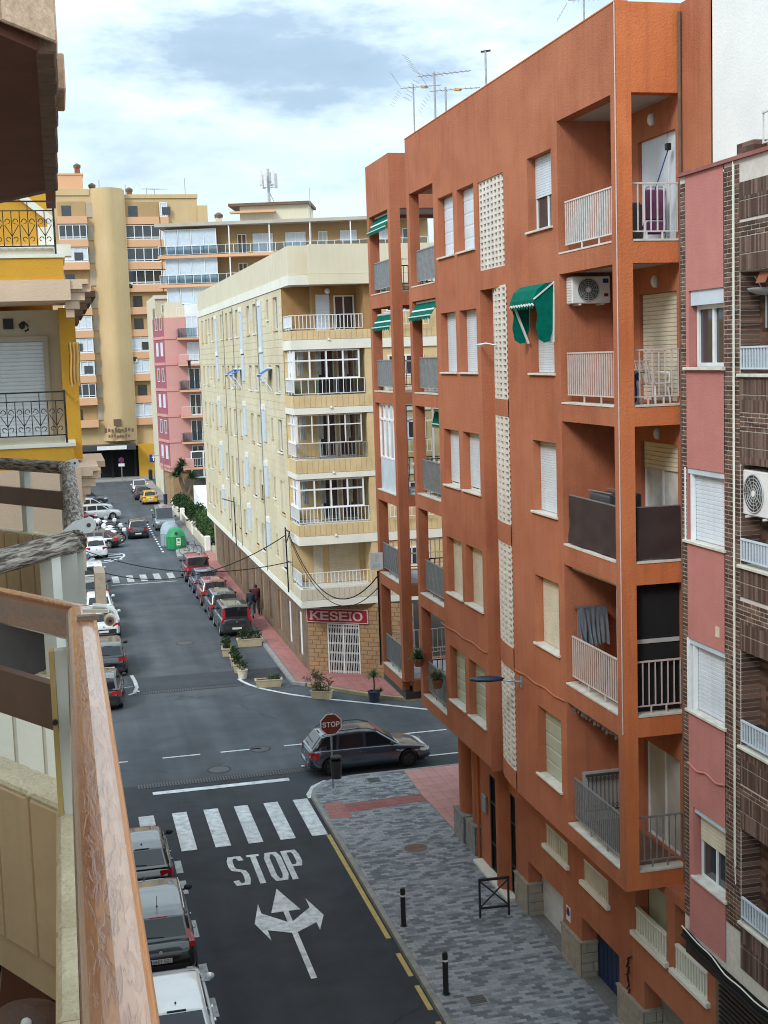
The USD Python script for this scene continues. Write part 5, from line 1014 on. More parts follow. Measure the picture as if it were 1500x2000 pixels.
# ground floor under the canopy
mb = MB(); FGc = frame((10.75, 0, 0), (0, 1, 0), (-1, 0, 0)); gh = [(62.5 + k * 3.1, 63.5 + k * 3.1, .5, 2.7, .12) for k in range(11)]
wall(mb, FGc, 61.9, 98.6, 0, 3.56, gh, .12); part(cr, 'ground_wall', mb, MAT['stone_brown'])
for k, h in enumerate(gh):
    s = part(cr, 'shop_shutter', MB().fb(FGc, h[0], h[1], h[2], h[3], -.13, -.09 + .0), MAT['white_alu' if k < 2 else 'stone_tan' if k % 3 else 'stone_brown'])
gt = []
for k in range(48):
    for r in range(9):
        u, v = 62 + k * .75, .06 + r * .385
        if not any(h[0] < u + .74 and h[1] > u and h[2] < v + .37 and h[3] > v for h in gh): gt.append((u, v))
mb = MB()
for u, v in gt: mb.cfb(FGc, u + .01, u + .74, v + .01, v + .375, -.001, .02, .008)
part(cr, 'ground_tiles', mb, MAT['stone_brown'], kind='stuff')
CA, CB = np.array([10.75, 61.0, 0]), np.array([15.2, 58.15, 0]); cu = unit(CB - CA); FX = frame(CA, cu, (cu[1], -cu[0], 0)); W = np.linalg.norm(CB - CA)
part(cr, 'corner_ground', MB().quad((10.75, 61.9, 0), CA, CA + (0, 0, 3.56), (10.75, 61.9, 3.56)), MAT['stone_brown'])
du0, du1 = [np.dot(on_y(x, 1300, 60)[0:2] - CA[:2], cu[:2]) for x in (0, 0)]
du0, du1, dv = 1.02, 2.62, 2.5
mb = MB(); wall(mb, FX, 0, W, 0, 3.56, [(du0, du1, -.01, dv, .25)], .25); part(cr, 'corner_wall', mb, MAT['joint'])
rg = random.Random(5)
for r in range(17):
    v = .02 + r * .207; u = .02 - (.22 if r % 2 else 0)
    while u < W - .05:
        w = rg.uniform(.38, .52); a, b = max(u, .02), min(u + w, W - .02)
        if v > dv - .1 or not (a < du1 and b > du0):
            if b - a > .08: part(cr, 'stone', MB().cfb(FX, a + .008, b - .008, v + .008, v + .199, -.001, .03 + rg.uniform(-.006, .006), .01), MAT['stone_tan'])
        else:
            for c, d in ((a, du0), (du1, b)):
                if d - c > .06: part(cr, 'stone', MB().cfb(FX, c + .008, d - .004, v + .008, v + .199, -.001, .03, .01), MAT['stone_tan'])
        u += w
gt_ = part(cr, 'folding_grille', MB().fb(FX, du0, du0 + .05, .02, dv, .0, .05).fb(FX, du1 - .05, du1, .02, dv, .0, .05).fb(FX, du0, du1, dv - .05, dv, .0, .052).fb(FX, (du0 + du1) / 2 - .03, (du0 + du1) / 2 + .03, .02, dv - .05, .0, .05), MAT['plastic_white']); mb = MB(); k = 18; dw = (du1 - du0 - .1) / k
for i in range(k + 1): mb.fb(FX, du0 + .05 + i * dw - .011, du0 + .05 + i * dw + .011, .02, dv - .05, .01, .03)
for z in (.15, .62, 1.05, 1.5, 1.95, 2.25):
    for i in range(k):
        a = du0 + .05 + i * dw; mb.bar(FX(a, z, .02), FX(a + dw, z + .13, .02), .012).bar(FX(a, z + .13, .02), FX(a + dw, z, .02), .012)
part(gt_, 'lattice_bars', mb, MAT['plastic_white']); part(cr, 'shop_interior', MB().fb(FX, du0, du1, 0, dv, -.6, -.55), MAT['dark_room'])
# shop sign
s0, s1, sv0, sv1 = .05, 3.05, 2.58, 3.18
t = thing('shop_sign', 'red shop sign with pale lettering KESEIO above the white folding grille', 'sign', FX(1.5, 2.55, .1)); part(t, 'board', MB().cfb(FX, s0, s1, sv0, sv1, .035, .11, .01), MAT['sign_red']); part(t, 'frame', frame_mesh(FX, s0 - .03, s1 + .03, sv0 - .03, sv1 + .03, .03, .125, .035), MAT['letter_pink'])
mb = MB(); x = s0 + .16
for ch, w in zip('KESEIO', (.46, .42, .42, .42, .16, .48)):
    mb.text(ch, .40, FX, x, sv0 + .1, .112, .012, True, wid=w)
    if ch in 'KEI':                                    # slab serifs
        for zz in (sv0 + .1, sv0 + .46): mb.fb(FX, x - (.04 if ch != 'I' else .012), x + (.16 if ch != 'I' else w + .012), zz, zz + .045, .112, .125)
    if ch == 'K':
        for zz in (sv0 + .1, sv0 + .46): mb.fb(FX, x + w - .14, x + w + .03, zz, zz + .045, .112, .125)
    x += w + .05
part(t, 'lettering', mb, MAT['letter_pink'])
# roof things of the cream building and cables
pole = FS(61.75, 7.0, .25)
t = thing('cable_mast', 'black cable mast bracket on the corner of the cream building', 'mast', FS(61.6, 4.2, .2)); part(t, 'mast', MB().tube([FS(61.6, 3.9, .18), FS(61.6, 7.0, .22)], .035, 8), MAT['iron']); part(t, 'crossarm', MB().bar(FS(61.6, 6.9, .22), FS(60.2, 6.95, .25), .05).bar(FS(61.6, 5.4, .2), FS(60.4, 5.5, .2), .04).bar(FS(61.6, 6.2, .22), FS(60.4, 6.9, .22), .04), MAT['iron'])
t = thing('cable_mast', 'black cable bracket halfway along the cream facade', 'mast', FS(81, 3.6, .2)); part(t, 'mast', MB().tube([FS(81, 3.6, .15), FS(81, 6.6, .18)], .035, 6), MAT['iron']); part(t, 'crossarm', MB().bar(FS(81, 6.3, .18), FS(84.5, 6.2, .5), .05), MAT['iron'])
def cable(a, b, sag, r, label, n=26):
    a, b = np.asarray(a, float), np.asarray(b, float); s = np.linspace(0, 1, n)[:, None]; p = a + (b - a) * s - np.array([0, 0, 1.]) * 4 * sag * s * (1 - s); return obj('cable', MB().tube(p, r, 6), MAT['black_rubber'], label, 'cable', smooth=True)
P = FS(60.3, 6.6, .25)
cable((-.3, 75, 5.3), FS(60.6, 5.5, .25), 1.0, .025, 'upper black cable crossing the far street to the cream building'); cable((-.3, 70, 5.1), FS(61.2, 6.7, .25), 1.6, .025, 'lower black cable sagging over the far crossing')
cable(FS(60.2, 6.9, .3), (BX0 - .05, A1, 7.3), 1.75, .022, 'thick black cable looping from the cream corner to the orange tower'); cable(FS(60.2, 6.75, .3), (BX0 - .05, A1, 6.9), 1.7, .016, 'thin black cable under the thick loop at the orange tower')
part(ob, 'downpipe', MB().tube([(BX0 - .04, A1 - .05, 7.5), (BX0 - .04, A1 - .05, 4.2)], .03, 6), MAT['black_rubber'])
for k, (u, v) in enumerate(((78.6, 14.4), (76.4, 14.4), (65.5, 14.45))):
    roll_awning(['blue window awning on the cream facade, farther of the pair', 'blue window awning on the cream facade, nearer of the pair', 'single blue window awning nearest the corner of the cream facade'][k], FS, u - .65, u + .65, v, .3, .55, .03, False, 'awning_blue'); a = stage.GetPrimAtPath('/World/awning_%03d' % (count[('/World', 'awning')] - 1))
    p = str(a.GetPath()); part(p, 'arm', MB().bar(FS(u - .6, v - .3, .58), FS(u - .6, v - 1.1, .05), .04).bar(FS(u + .6, v - .3, .58), FS(u + .6, v - 1.1, .05), .04), MAT['white_alu'])
c = FS(99, 14.9, .2); obj('laundry', MB().quad(FS(99.6, 15.1, .6), FS(98.9, 15.0, .9), FS(98.9, 14.5, .85), FS(99.6, 14.4, .6)).fb(FS, 98.8, 99.7, 15.0, 15.05, .1, .9), MAT['tarp_dark'], 'black cloth drying on a rod at the far end of the cream facade', 'cloth')
# ------------------------------------------------------------------ far buildings
TY = 180.; FTW = frame((0, TY, 0), (1, 0, 0), (0, -1, 0))
tw = thing('tower_block', 'tall ochre apartment tower with a rounded stair shaft and peach balconies closing the street', 'building', (8, TY + 8, 0))
def TX(x, y): return on_y(x, y, TY)[0]
def TZ(x, y): return on_y(x, y, TY)[2]
part(tw, 'wall', MB().box(-4, 9.8, TY, TY + 14, 4.2, 37.6).box(9.8, 19.3, TY + .9, TY + 14, 4.2, 37.0).box(19.3, 20.6, TY + .5, TY + 12, 4.2, 35.6), MAT['tower_ochre'])
n = 20; pr = [(5.5 + 4.1 * i / n, TY - 1.5 * math.sin(math.pi * i / n)) for i in range(n + 1)]
mb = MB()
for (a, b), (c, d) in zip(pr, pr[1:]): mb.quad((a, b, 5.0), (c, d, 5.0), (c, d, 37.75), (a, b, 37.75))
mb.poly([(a, b, 37.75) for a, b in pr]); part(tw, 'stair_shaft', mb, MAT['tower_ochre'], smooth=50)
part(tw, 'parapet', MB().box(-4.1, 5.3, TY - .15, TY + .2, 36.9, 37.7).box(9.75, 19.4, TY + .75, TY + 1.2, 36.6, 37.1), MAT['tower_ochre']); part(tw, 'penthouse', MB().box(-3, 4.7, TY + 3, TY + 9, 37.6, 39.9).box(-3.1, 4.8, TY + 2.9, TY + 9.1, 39.9, 40.1), MAT['tower_peach'])
rg = random.Random(2)
pit = 2.92
for k in range(11):
    z = 33.2 - k * pit + .0
    if z < 5: break
    for (x0, x1, out) in ((1.2, 4.75, 1.1), (9.75, 14.2, .6), (14.3, 15.3, .6) if k < 7 else (14.3, 15.2, .6)):
        if x0 > 9 and k == 0: pass
        yb = TY if x0 < 9 else TY + .9
        part(tw, 'balcony', MB().box(x0 - .1, x1 + .1, yb - out, yb, z, z + .95), MAT['tower_peach'])
        F = frame((0, yb - out + .12, 0), (1, 0, 0), (0, -1, 0)); s = rg.random(); kind = 'white' if s < .45 else 'glass' if s < .75 else 'open'
        if kind == 'open': part(tw, 'recess', MB().box(x0, x1, yb - .06, yb - .03, z + .95, z + pit), MAT['mid_ochre']); part(tw, 'window', MB().box(x0 + .5, x0 + 1.7, yb - .1, yb - .06, z + .3, z + 2.4), MAT['dark_glass']); continue
        g = part(tw, 'glazing', frame_mesh(F, x0, x1, z + .95, z + pit - .1, -.12, 0, .1, mull=[x0 + (x1 - x0) * j / 4 for j in (1, 2, 3)], trans=(z + 1.25,)), MAT['white_alu']); part(g, 'pane', MB().fb(F, x0, x1, z + .95, z + pit - .1, -.2, -.08), MAT['shutter_white' if kind == 'white' else 'dark_glass'])
        if kind == 'white' and rg.random() < .7: u = x0 + (x1 - x0) * rg.choice([.3, .5, .62]); part(g, 'pane', MB().fb(F, u, u + 1.1, z + 1.2, z + 2.2, -.1, .012), MAT['dark_glass'])
    part(tw, 'brick_panel', MB().box(4.85, 5.75, TY - .14, TY - .0, z + .9, z + pit - .15), MAT['tower_brick'])
for x, z, lb in ((9.9, 24.9, 'upper'), (10.0, 15.2, 'lower')): t = thing('air_conditioner', f'{lb} small air conditioner box beside the rounded stair shaft of the ochre tower', 'air conditioner', (x, TY - .3, z)); part(t, 'case', MB().rbox(x - .5, x + .4, TY + .3, TY + .85, z, z + .75, .05), MAT['plastic_white']); part(t, 'fan', MB().lathe([(.26, 0), (.26, .02), (0, .02)], (0, 0, 0), 14), MAT['plastic_dark']) if 0 else part(t, 'fan', MB().poly([(x - .05 + .27 * math.cos(a), TY + .29, z + .38 + .27 * math.sin(a)) for a in np.linspace(0, 6.28, 15)[:-1]]), MAT['plastic_dark'])
# hotel sign on the shaft: emblem and small letters, unreadable in the photo
mb = MB(); F = frame((0, TY - 1.6, 0), (1, 0, 0), (0, -1, 0)); mb.fb(F, 6.75, 7.75, 7.0, 7.9, 0, .06)
for k in range(9): u = 5.55 + k * .43; mb.fb(F, u, u + .3, 6.15 + .1 * (k % 2), 6.75 - .08 * (k % 3), 0, .06)
for k in range(8): u = 6.0 + k * .36; mb.fb(F, u, u + .24, 5.5, 5.85 - .06 * (k % 2), 0, .06)
obj('facade_sign', mb, MAT['step_brown'], 'dark emblem and two lines of small letters on the rounded tower shaft', 'sign')
part(tw, 'entrance_canopy', MB().box(2.2, 9.4, TY - 3.0, TY, 3.9, 4.6), MAT['plastic_dark']); part(tw, 'canopy_strip', MB().box(4.4, 8.2, TY - 3.1, TY - 3.02, 4.0, 4.5), MAT['plastic_white']); part(tw, 'ground_floor', MB().box(-4, 9.8, TY + .5, TY + 10, 0, 4.2), MAT['dark_room']); part(tw, 'ground_wall', MB().box(9.8, 16, TY - .6, TY + 10, 0, 4.4), MAT['yellow_wall'])
for k in range(3): part(tw, 'column', MB().box(3.2 + k * 3.0, 3.5 + k * 3.0, TY - .4, TY, 0, 3.9), MAT['dark_room'])
def chimney(x, y, z, lb, m='terracotta'): t = thing('chimney', lb, 'chimney', (x, y, z)); part(t, 'stack', MB().box(x - .35, x + .35, y - .35, y + .35, z, z + 1.0), MAT[m]); part(t, 'cowl', MB().lathe([(.45, 0), (.5, .35), (.15, .6), (0, .62)], (x, y, z + 1.0), 10), MAT['step_brown'])
chimney(4.1, TY + 5, 40.05, 'red chimney on the penthouse of the ochre tower'); chimney(5.9, TY + 5, 37.5, 'dark chimney cowl between penthouse and stair shaft'); chimney(10.8, TY + 6, 37.05, 'squat brown chimney on the flat roof of the ochre tower')
def antenna(x, y, z, h, lb, yagi=True, ang=0., s=1.):
    t = thing('antenna', lb, 'antenna', (x, y, z)); part(t, 'mast', MB().tube([(x, y, z), (x, y, z + h)], .03 * s, 6), MAT['galv'])
    if yagi:
        mb = MB(); d = np.array([math.cos(ang), math.sin(ang), 0]); e = np.array([-d[1], d[0], 0]); o = np.array([x, y, z + h - .1]); mb.tube([o - d * .5 * s, o + d * 1.1 * s], .014 * s, 5)
        for k in range(9): q = o + d * (-.3 + k * .16) * s; L = (.32 - .02 * k) * s; mb.tube([q - e * L, q + e * L], .007 * s, 4)
        part(t, 'boom', mb, MAT['galv']); mb = MB()
        for k in (-1, 1):
            for j in range(6): a = o - d * .5 * s + np.array([0, 0, k * .04 * s]); b = a + (-d * .35 + np.array([0, 0, k * .55])) * s * (j + 1) / 6; mb.tube([b - e * .3 * s, b + e * .3 * s], .006 * s, 4)
        part(t, 'reflector', mb, MAT['galv'])
    return t
for k, (x, h) in enumerate(((6.8, 1.8), (10.2, 1.2), (13.0, 1.3), (14.0, 1.2), (18.1, 2.6))): antenna(x, TY + 4, 37.6 - .6 * (k > 1), h, ['thin antenna beside the dark chimney cowl on the tower', 'short antenna at the top of the tower stair shaft', 'left of two low aerials on the tower roof', 'right of two low aerials on the tower roof', 'tall thin aerial at the right end of the tower roof'][k], k in (2, 3), 0, 1.6)
# yellow gate house beside the hotel
# pink building, crimson and rose faces
pk = thing('pink_building', 'pink and crimson apartment building with stacked balconies beyond the cream block', 'building', (13, 142, 0)); pa, pb = np.array([10.9, 140., 0]), np.array([10.2, 145.2, 0]); pu = unit(pb - pa); FP = frame(pa, pu, (-pu[1], pu[0], 0)); FQ = frame((0, 140., 0), (1, 0, 0), (0, -1, 0))
part(pk, 'wall', MB().hexa([(*pa[:2], 3.6), (24, 140, 3.6), (24, 150, 3.6), (10.2, 145.2, 3.6), (*pa[:2], 19.6), (24, 140, 19.6), (24, 150, 19.6), (10.2, 145.2, 19.6)]), MAT['rose']); part(pk, 'crimson_wall', MB().fb(FP, 0, 5.25, 4.0, 19.6, 0, .06), MAT['crimson'])
part(pk, 'ground_wall', MB().hexa([(11.1, 140.2, 0), (24, 140.2, 0), (24, 150, 0), (10.5, 145.2, 0), (11.1, 140.2, 3.7), (24, 140.2, 3.7), (24, 150, 3.7), (10.5, 145.2, 3.7)]), MAT['stone_tan'])
for k in range(6):
    z = 4.0 + k * 2.68; part(pk, 'band', MB().fb(FP, -.05, 5.3, z, z + .28, .0, .12).fb(FQ, 10.88, 12.1, z, z + .25, 0, .08), MAT['rose'])
    for u in (1.1, 3.3): w = part(pk, 'window', frame_mesh(FP, u - .5, u + .5, z + .95, z + 2.35, .04, .1, .07), MAT['white_alu']); part(w, 'pane', MB().fb(FP, u - .5, u + .5, z + .95, z + 2.35, .03, .075), MAT['shutter_white' if (k + int(u)) % 2 else 'dark_glass'])
    part(pk, 'balcony_slab', MB().box(12.2, 16, 138.7, 140, z - .12, z + .1), MAT['tower_peach']); part(pk, 'balcony_panel', MB().box(12.2, 13.2 + .9 * (k % 2), 138.68, 138.75, z + .1, z + 1.0).box(12.2, 12.26, 138.75, 140, z + .1, z + 1.0), MAT['glass_frost'] if k % 2 else MAT['rose']); railing(pk, frame((0, 138.7, 0), (1, 0, 0), (0, -1, 0)), 12.3, 15.9, z + .1, .95, 0, .25, 'iron' if k % 2 else 'white_alu')
    F = FQ; w = part(pk, 'balcony_door', frame_mesh(F, 13.2, 14.4, z + .1, z + 2.3, 0, .06, .08, mull=[13.8]), MAT['white_alu']); part(w, 'pane', MB().fb(F, 13.2, 14.4, z + .1, z + 2.3, -.02, .03), MAT['shutter_white' if k in (4, 5) else 'dark_glass'])
Fz = frame((0, 138.74, 0), (1, 0, 0), (0, -1, 0)); w = part(pk, 'glazing', frame_mesh(Fz, 12.9, 16, 3.0, 5.8, -.1, 0, .12, mull=(14.2, 15.1)), MAT['white_alu']); part(w, 'pane', MB().fb(Fz, 12.9, 16, 3.0, 5.8, -.08, -.05), MAT['dark_glass']); part(pk, 'balcony_slab', MB().box(12.1, 16, 138.6, 140, 1.7, 1.95).box(12.1, 16, 138.65, 138.72, 1.95, 3.0), MAT['glass_frost'])
part(pk, 'roof_terrace', MB().box(11.3, 13.0, 141, 144, 19.6, 21.2).box(13.0, 24, 141, 148, 19.6, 20.9), MAT['pale_yellow']); railing(pk, frame((0, 139.9, 0), (1, 0, 0), (0, -1, 0)), 12.3, 18, 19.6, 1.0, 0, .3, 'white_alu'); part(pk, 'terrace_wall', MB().box(13.2, 20, 140.5, 141, 19.6, 20.95), MAT['wall_white'])
# pale yellow sliver between tower and pink building
yb = thing('narrow_building', 'narrow pale yellow building edge between the ochre tower and the pink building', 'building', (11, 158, 0)); part(yb, 'wall', MB().box(11.0, 22, 152, 166, 0, 22.5), MAT['pale_yellow']); part(yb, 'cornice', MB().box(10.8, 22, 151.8, 152, 22.1, 22.5), MAT['band_white'])
for k in range(7): part(yb, 'window', MB().box(10.95, 10.99, 153.2, 155.5, 3.6 + k * 2.7, 4.9 + k * 2.7), MAT['dark_glass'])
# long building with glazed galleries behind the cream block
ga = np.array([12.4, 150., 0]); gb = np.array([40., 142., 0]); gu = unit(gb - ga); FMd = frame(ga, gu, (gu[1], -gu[0], 0)); GL = np.linalg.norm(gb - ga)
md = thing('gallery_building', 'long ochre building with open galleries and glazed blue end bays behind the cream block', 'building', (26, 150, 0)); zr = 29.6
mb = MB(); V = [FMd(0, 0, 0), FMd(GL, 0, 0), FMd(GL, 0, -12), FMd(0, 0, -12)]; mb.hexa([tuple(v[:2]) + (14,) for v in V] + [tuple(v[:2]) + (zr,) for v in V]); part(md, 'wall', mb, MAT['mid_ochre'])
part(md, 'roof_slab', MB().fb(FMd, -.8, GL, zr, zr + .35, -12, 2.0), MAT['concrete_light'])
for k in range(3):
    z = zr - 3.1 * (k + 1); part(md, 'gallery_slab', MB().fb(FMd, -.6, GL, z - .3, z, 0, 1.9), MAT['tower_peach'])
    r = railing(md, FMd, -.5, GL, z, 1.05, 1.8, .9, 'white_alu', bw=.05, gaplow=.1); part(r, 'glass_panel', MB().fb(FMd, -.5, GL, z + .14, z + .98, 1.78, 1.79), MAT['glass_frost'])
    for j in range(5): u = 7.2 + j * 4.4; part(md, 'post', MB().fb(FMd, u, u + .12, z, zr - 3.1 * k, 1.7, 1.82), MAT['white_alu'])
    bp = part(md, 'glazed_bay', frame_mesh(FMd, 0.1, 5.8, z + 1.0, zr - 3.1 * k - .3, 1.3, 1.4, .08, mull=(1.6, 3.0, 4.4)), MAT['white_alu'])
    for j in range(4): part(bp, 'blind', MB().fb(FMd, .15 + j * 1.42, 1.5 + j * 1.42, z + .1, zr - 3.1 * k - .3, 1.28, 1.33), MAT['blind_blue'])
    for j, (u, w, hh, m) in enumerate(((7.9, 1.0, 2.2, 'step_brown'), (9.6, 2.2, 2.2, 'shutter_white'), (13.2, 2.2, 2.2, 'shutter_white'), (16.8, 1.0, 2.2, 'shutter_green'), (19.2, 1.8, 1.2, 'shutter_white'), (22.8, 1.9, 1.2, 'shutter_white'), (26.0, 1.6, 1.2, 'dark_glass'))): v = z + (0 if hh > 2 else 1.0); w_ = part(md, 'window', frame_mesh(FMd, u, u + w, v, v + hh, .0, .08, .08, mull=[u + w / 2]), MAT['white_alu']); part(w_, 'pane', MB().fb(FMd, u, u + w, v, v + hh, -.02, .04), MAT[m])
part(md, 'penthouse', MB().fb(FMd, 8.0, 15.6, zr + .35, zr + 2.3, -8, -2), MAT['pale_yellow']); part(md, 'penthouse_roof', MB().fb(FMd, 6.8, 15.9, zr + 2.3, zr + 2.6, -8.5, -1.5), MAT['step_brown']); part(md, 'gallery_slab', MB().fb(FMd, 7.0, 12, zr + 1.5, zr + 1.7, -2, -1), MAT['tower_peach'])
chimney(*FMd(5.3, 0, -4)[:2], zr + .35, 'pale chimney at the left end of the gallery building roof', 'pale_yellow')
c = FMd(11.2, 0, -3); t = thing('cell_mast', 'mobile phone mast with grey panel antennas on the roof beyond the cream block', 'mast', (c[0], c[1], zr + 2.5)); part(t, 'pole', MB().cyl((c[0], c[1], zr + .4), (c[0], c[1], zr + 6.4), .16, sides=10), MAT['plastic_grey'])
for k in range(6): a = k * 1.047; part(t, 'panel', MB().rbox(c[0] + .85 * math.cos(a) - .17, c[0] + .85 * math.cos(a) + .17, c[1] + .6 * math.sin(a) - .12, c[1] + .6 * math.sin(a) + .12, zr + 4.3 + .3 * (k % 2), zr + 6.0 + .3 * (k % 2), .04), MAT['plastic_white'])
part(t, 'bracket', MB().bar((c[0] - .9, c[1], zr + 5), (c[0] + .9, c[1], zr + 5), .08).bar((c[0] - .6, c[1], zr + 4.4), (c[0] + .6, c[1], zr + 4.4), .08).bar((c[0], c[1], zr + 4.0), (c[0] + 1.6, c[1], zr + .5), .06), MAT['galv'])
antenna(*FMd(16.2, 0, 1.9)[:2], zr - 7, 10.5, 'tall thin dark pole in front of the gallery building', False); 
# antennas on the orange roof
for (x, y0_, y1_, X, lb, yg, an, s) in ((807, 265, 165, 13.0, 'leftmost aerial with a grid reflector on the orange roof', 1, -.5, .95), (848, 240, 140, 13.2, 'tallest aerial of the group on the orange roof', 1, -.6, 1.2), (870, 225, 170, 13.1, 'lower aerial with orange tips right of the tallest one', 1, -.45, 1.05), (948, 175, 100, 12.6, 'bare mast with a short cross piece on the orange roof', 0, 0, 1), (1140, 60, -10, 12.0, 'aerial cut by the top edge of the photo', 1, -.3, .7)):
    a, b = on_x(x, y0_, X), on_x(x, y1_, X); t = antenna(b[0], b[1], 20.45, b[2] - 20.45, lb, bool(yg), an, s)
    if not yg: part(t, 'crosspiece', MB().bar(b + (-.1, .1, 0), b + (.12, -.1, .0), .05), MAT['iron'])
    elif x < 900 and x != 848: part(t, 'amplifier', MB().rbox(b[0] + .25, b[0] + .5, b[1] - .2, b[1] - .1, b[2] - .15, b[2] - .05, .01), MAT['tile_tan'])
# ------------------------------------------------------------------ yellow building on the left
FY = frame((0, 20., 0), (1, 0, 0), (0, -1, 0)); yl = thing('yellow_building', 'yellow and cream house with black wrought-iron balconies on the left', 'building', (-2, 21, 0))
part(yl, 'wall', MB().box(-9, .08, 21.6, 44, 0, 15.7).box(-9, -.02, 20.9, 44, 16.1, 17.6), MAT['yellow_wall'])
mb = MB().poly([FY(-9, 16.3, -.88), FY(.02, 16.3, -.88), FY(.02, 17.05, -.88), FY(-.2, 17.3, -.88), FY(-3.5, 19.8, -.88), FY(-9, 19.8, -.88)]); part(yl, 'gable', mb, MAT['yellow_wall'])
part(yl, 'verge', MB().bar(FY(.05, 17.0, -.86), FY(-3.5, 19.9, -.86), .12, .1).bar(FY(.03, 16.3, -.86), FY(.03, 17.05, -.86), .1), MAT['band_white']); part(yl, 'ledge', MB().box(-9, .3, 20.6, 20.9, 16.45, 16.62).box(-.16, -.02, 20.86, 20.9, 16.62, 16.9), MAT['band_white'])
part(yl, 'back_wall', MB().box(-9, .058, 21.5, 21.59, 13.7, 15.7), MAT['cream_wall']); mb = MB(); FYb = frame((0, 21.5, 0), (1, 0, 0), (0, -1, 0))
part(yl, 'pilaster', MB().box(.06, .3, 20.9, 21.6, 13.4, 15.7), MAT['yellow_wall'])
for k, (z, fall) in enumerate(((16.43, 0), (13.71, 1), (10.97, 0))):
    part(yl, 'balcony_slab', MB().box(-9, .2, 19.98, 21.6, z - .05, z), MAT['band_white']); part(yl, 'fascia', MB().box(-9, .17, 20.0, 21.6, z - .36, z - .052), MAT['yellow_wall'])
    part(yl, 'cornice', MB().box(-9, .25, 19.97, 21.6, z - (1.9 if k == 1 else .66), z - .362) if k < 2 else MB().box(-9, .1, 20.1, 21.6, z - .3, z - .1), MAT['peach_wall']); part(yl, 'cornice', MB().box(.25, .42, 20.0, 21.6, z - .5, z - .362).box(.42, .5, 20.0, 21.6, z - .43, z - .362) if k < 2 else MB(), MAT['peach_wall'])
    for j in range(4 if k < 2 else 0): part(yl, 'corbel', MB().box(.17, .29 + .08 * (3 - j), 20.06 + .02 * j, 20.6, z - .30 - .12 * (j + 1) - .12, z - .30 - .12 * j - .125), MAT['peach_wall'])
    for j in range(5 if k < 2 else 0): part(yl, 'corbel', MB().box(.2, .66 - .07 * j, 22.0, 24.0, z - .42 - .1 * (j + 1), z - .42 - .1 * j - .005), MAT['peach_wall' if k else 'step_brown'])
    r = part(yl, 'iron_railing', MB().bar((-9, 20.05, z + .75), (.06, 20.05, z + .75), .022).bar((-9, 20.05, z + .62), (.06, 20.05, z + .62), .014).bar((-9, 20.05, z + .12), (.06, 20.05, z + .12), .018).bar((.075, 20.05, z), (.075, 20.05, z + .77), .03).bar((.075, 20.05, z + .75), (.075, 21.5, z + .75), .022), MAT['iron']); mb = MB(); sc = MB()
    for j in range(26):
        u = .06 - .115 * (j + 1); mb.bar((u, 20.05, z + .12), (u, 20.05, z + (.75 if j % 4 == 2 else .62)), .013)
        if j % 2 == 0:                                 # heart scrolls between two bars
            for s in (-1, 1):
                a = np.linspace(0, 4.6, 12); q = [(u + s * (.055 + .035 * math.cos(t_)), 20.05, z + .46 + .045 * math.sin(t_)) for t_ in a[::-1]]; q = [(u, 20.05, z + .26)] + [(u + s * .095, 20.05, z + .42)] + q[3:][::-1][::-1]; sc.tube(q, .006, 4, cap=False); sc.tube([(u + s * (.05 + .03 * math.cos(t_)), 20.05, z + .22 + .03 * math.sin(t_)) for t_ in np.linspace(-1.5, 3.0, 9)], .006, 4, cap=False)
    part(r, 'bars', mb, MAT['iron']); part(r, 'scrolls', sc, MAT['iron'])
    part(yl, 'plinth', MB().box(-9, .05, 20.1, 20.2, z, z + .1), MAT['cream_wall'])
    if k == 1:
        w = part(yl, 'balcony_door', MB().box(-3.0, -.12, 21.40, 21.50, 15.22, 15.30).box(-.2, -.12, 21.42, 21.50, 13.7, 15.22), MAT['concrete_light']); part(w, 'shutter', shutter_mesh(FYb, -3.0, -.2, 13.7, 15.22, .04, .062, .012), MAT['shutter_white'])
        part(yl, 'wall_vent', MB().box(-.77, -.62, 21.46, 21.5, 15.42, 15.58), MAT['iron'])
        t = thing('wall_lamp', 'small black lantern bracket on the cream wall above the closed roller shutter', 'lamp', (-.45, 21.45, 15.4)); part(t, 'bracket', MB().tube([(-.5, 21.48, 15.5), (-.46, 21.38, 15.52), (-.40, 21.36, 15.46), (-.40, 21.38, 15.4), (-.45, 21.4, 15.38)], .016, 6), MAT['iron']); part(t, 'lantern', MB().lathe([(0, 0), (.04, .02), (.05, .08), (0, .12)], (-.49, 21.42, 15.41), 8), MAT['iron'])
part(yl, 'roof', MB().box(-9, .25, 20.7, 44, 19.8, 20.0), MAT['terracotta'])
t = thing('towel', 'yellow and white striped towel hanging beside the yellow pilaster', 'towel', (.26, 20.4, 14.7)); U, V = 24, 12; g = []
for j in range(V + 1):
    for i in range(U + 1): s = i / U; g.append((.17 + .16 * s + .01 * math.sin(j * .5), 20.5 - .25 * s + .04 * math.sin(i * .9), 15.17 - .62 * j / V - .03 * math.sin(s * 9) * j / V))
for par in (0, 1): mb = MB(); mb.add(g, [[j * (U + 1) + i, j * (U + 1) + i + 1, (j + 1) * (U + 1) + i + 1, (j + 1) * (U + 1) + i] for j in range(V) for i in range(U) if (i // 4) % 2 == par]); part(t, ('stripes', 'cloth')[par], mb, plain('towel_yellow', (.55, .27, .03), .9) if not par else plain('towel_pale', (.62, .50, .26), .9), smooth=True)
# ------------------------------------------------------------------ own building and its balconies
surf('rail_top', (.42, .30, .22), (.36, .25, .175), scale=3., detail=3., rough=.32, spec=.5)
surf('rail_paint', (.30, .12, .05), (.40, .17, .075), scale=4., rough=.3, spec=.5, bump=.35, bscale=60.)
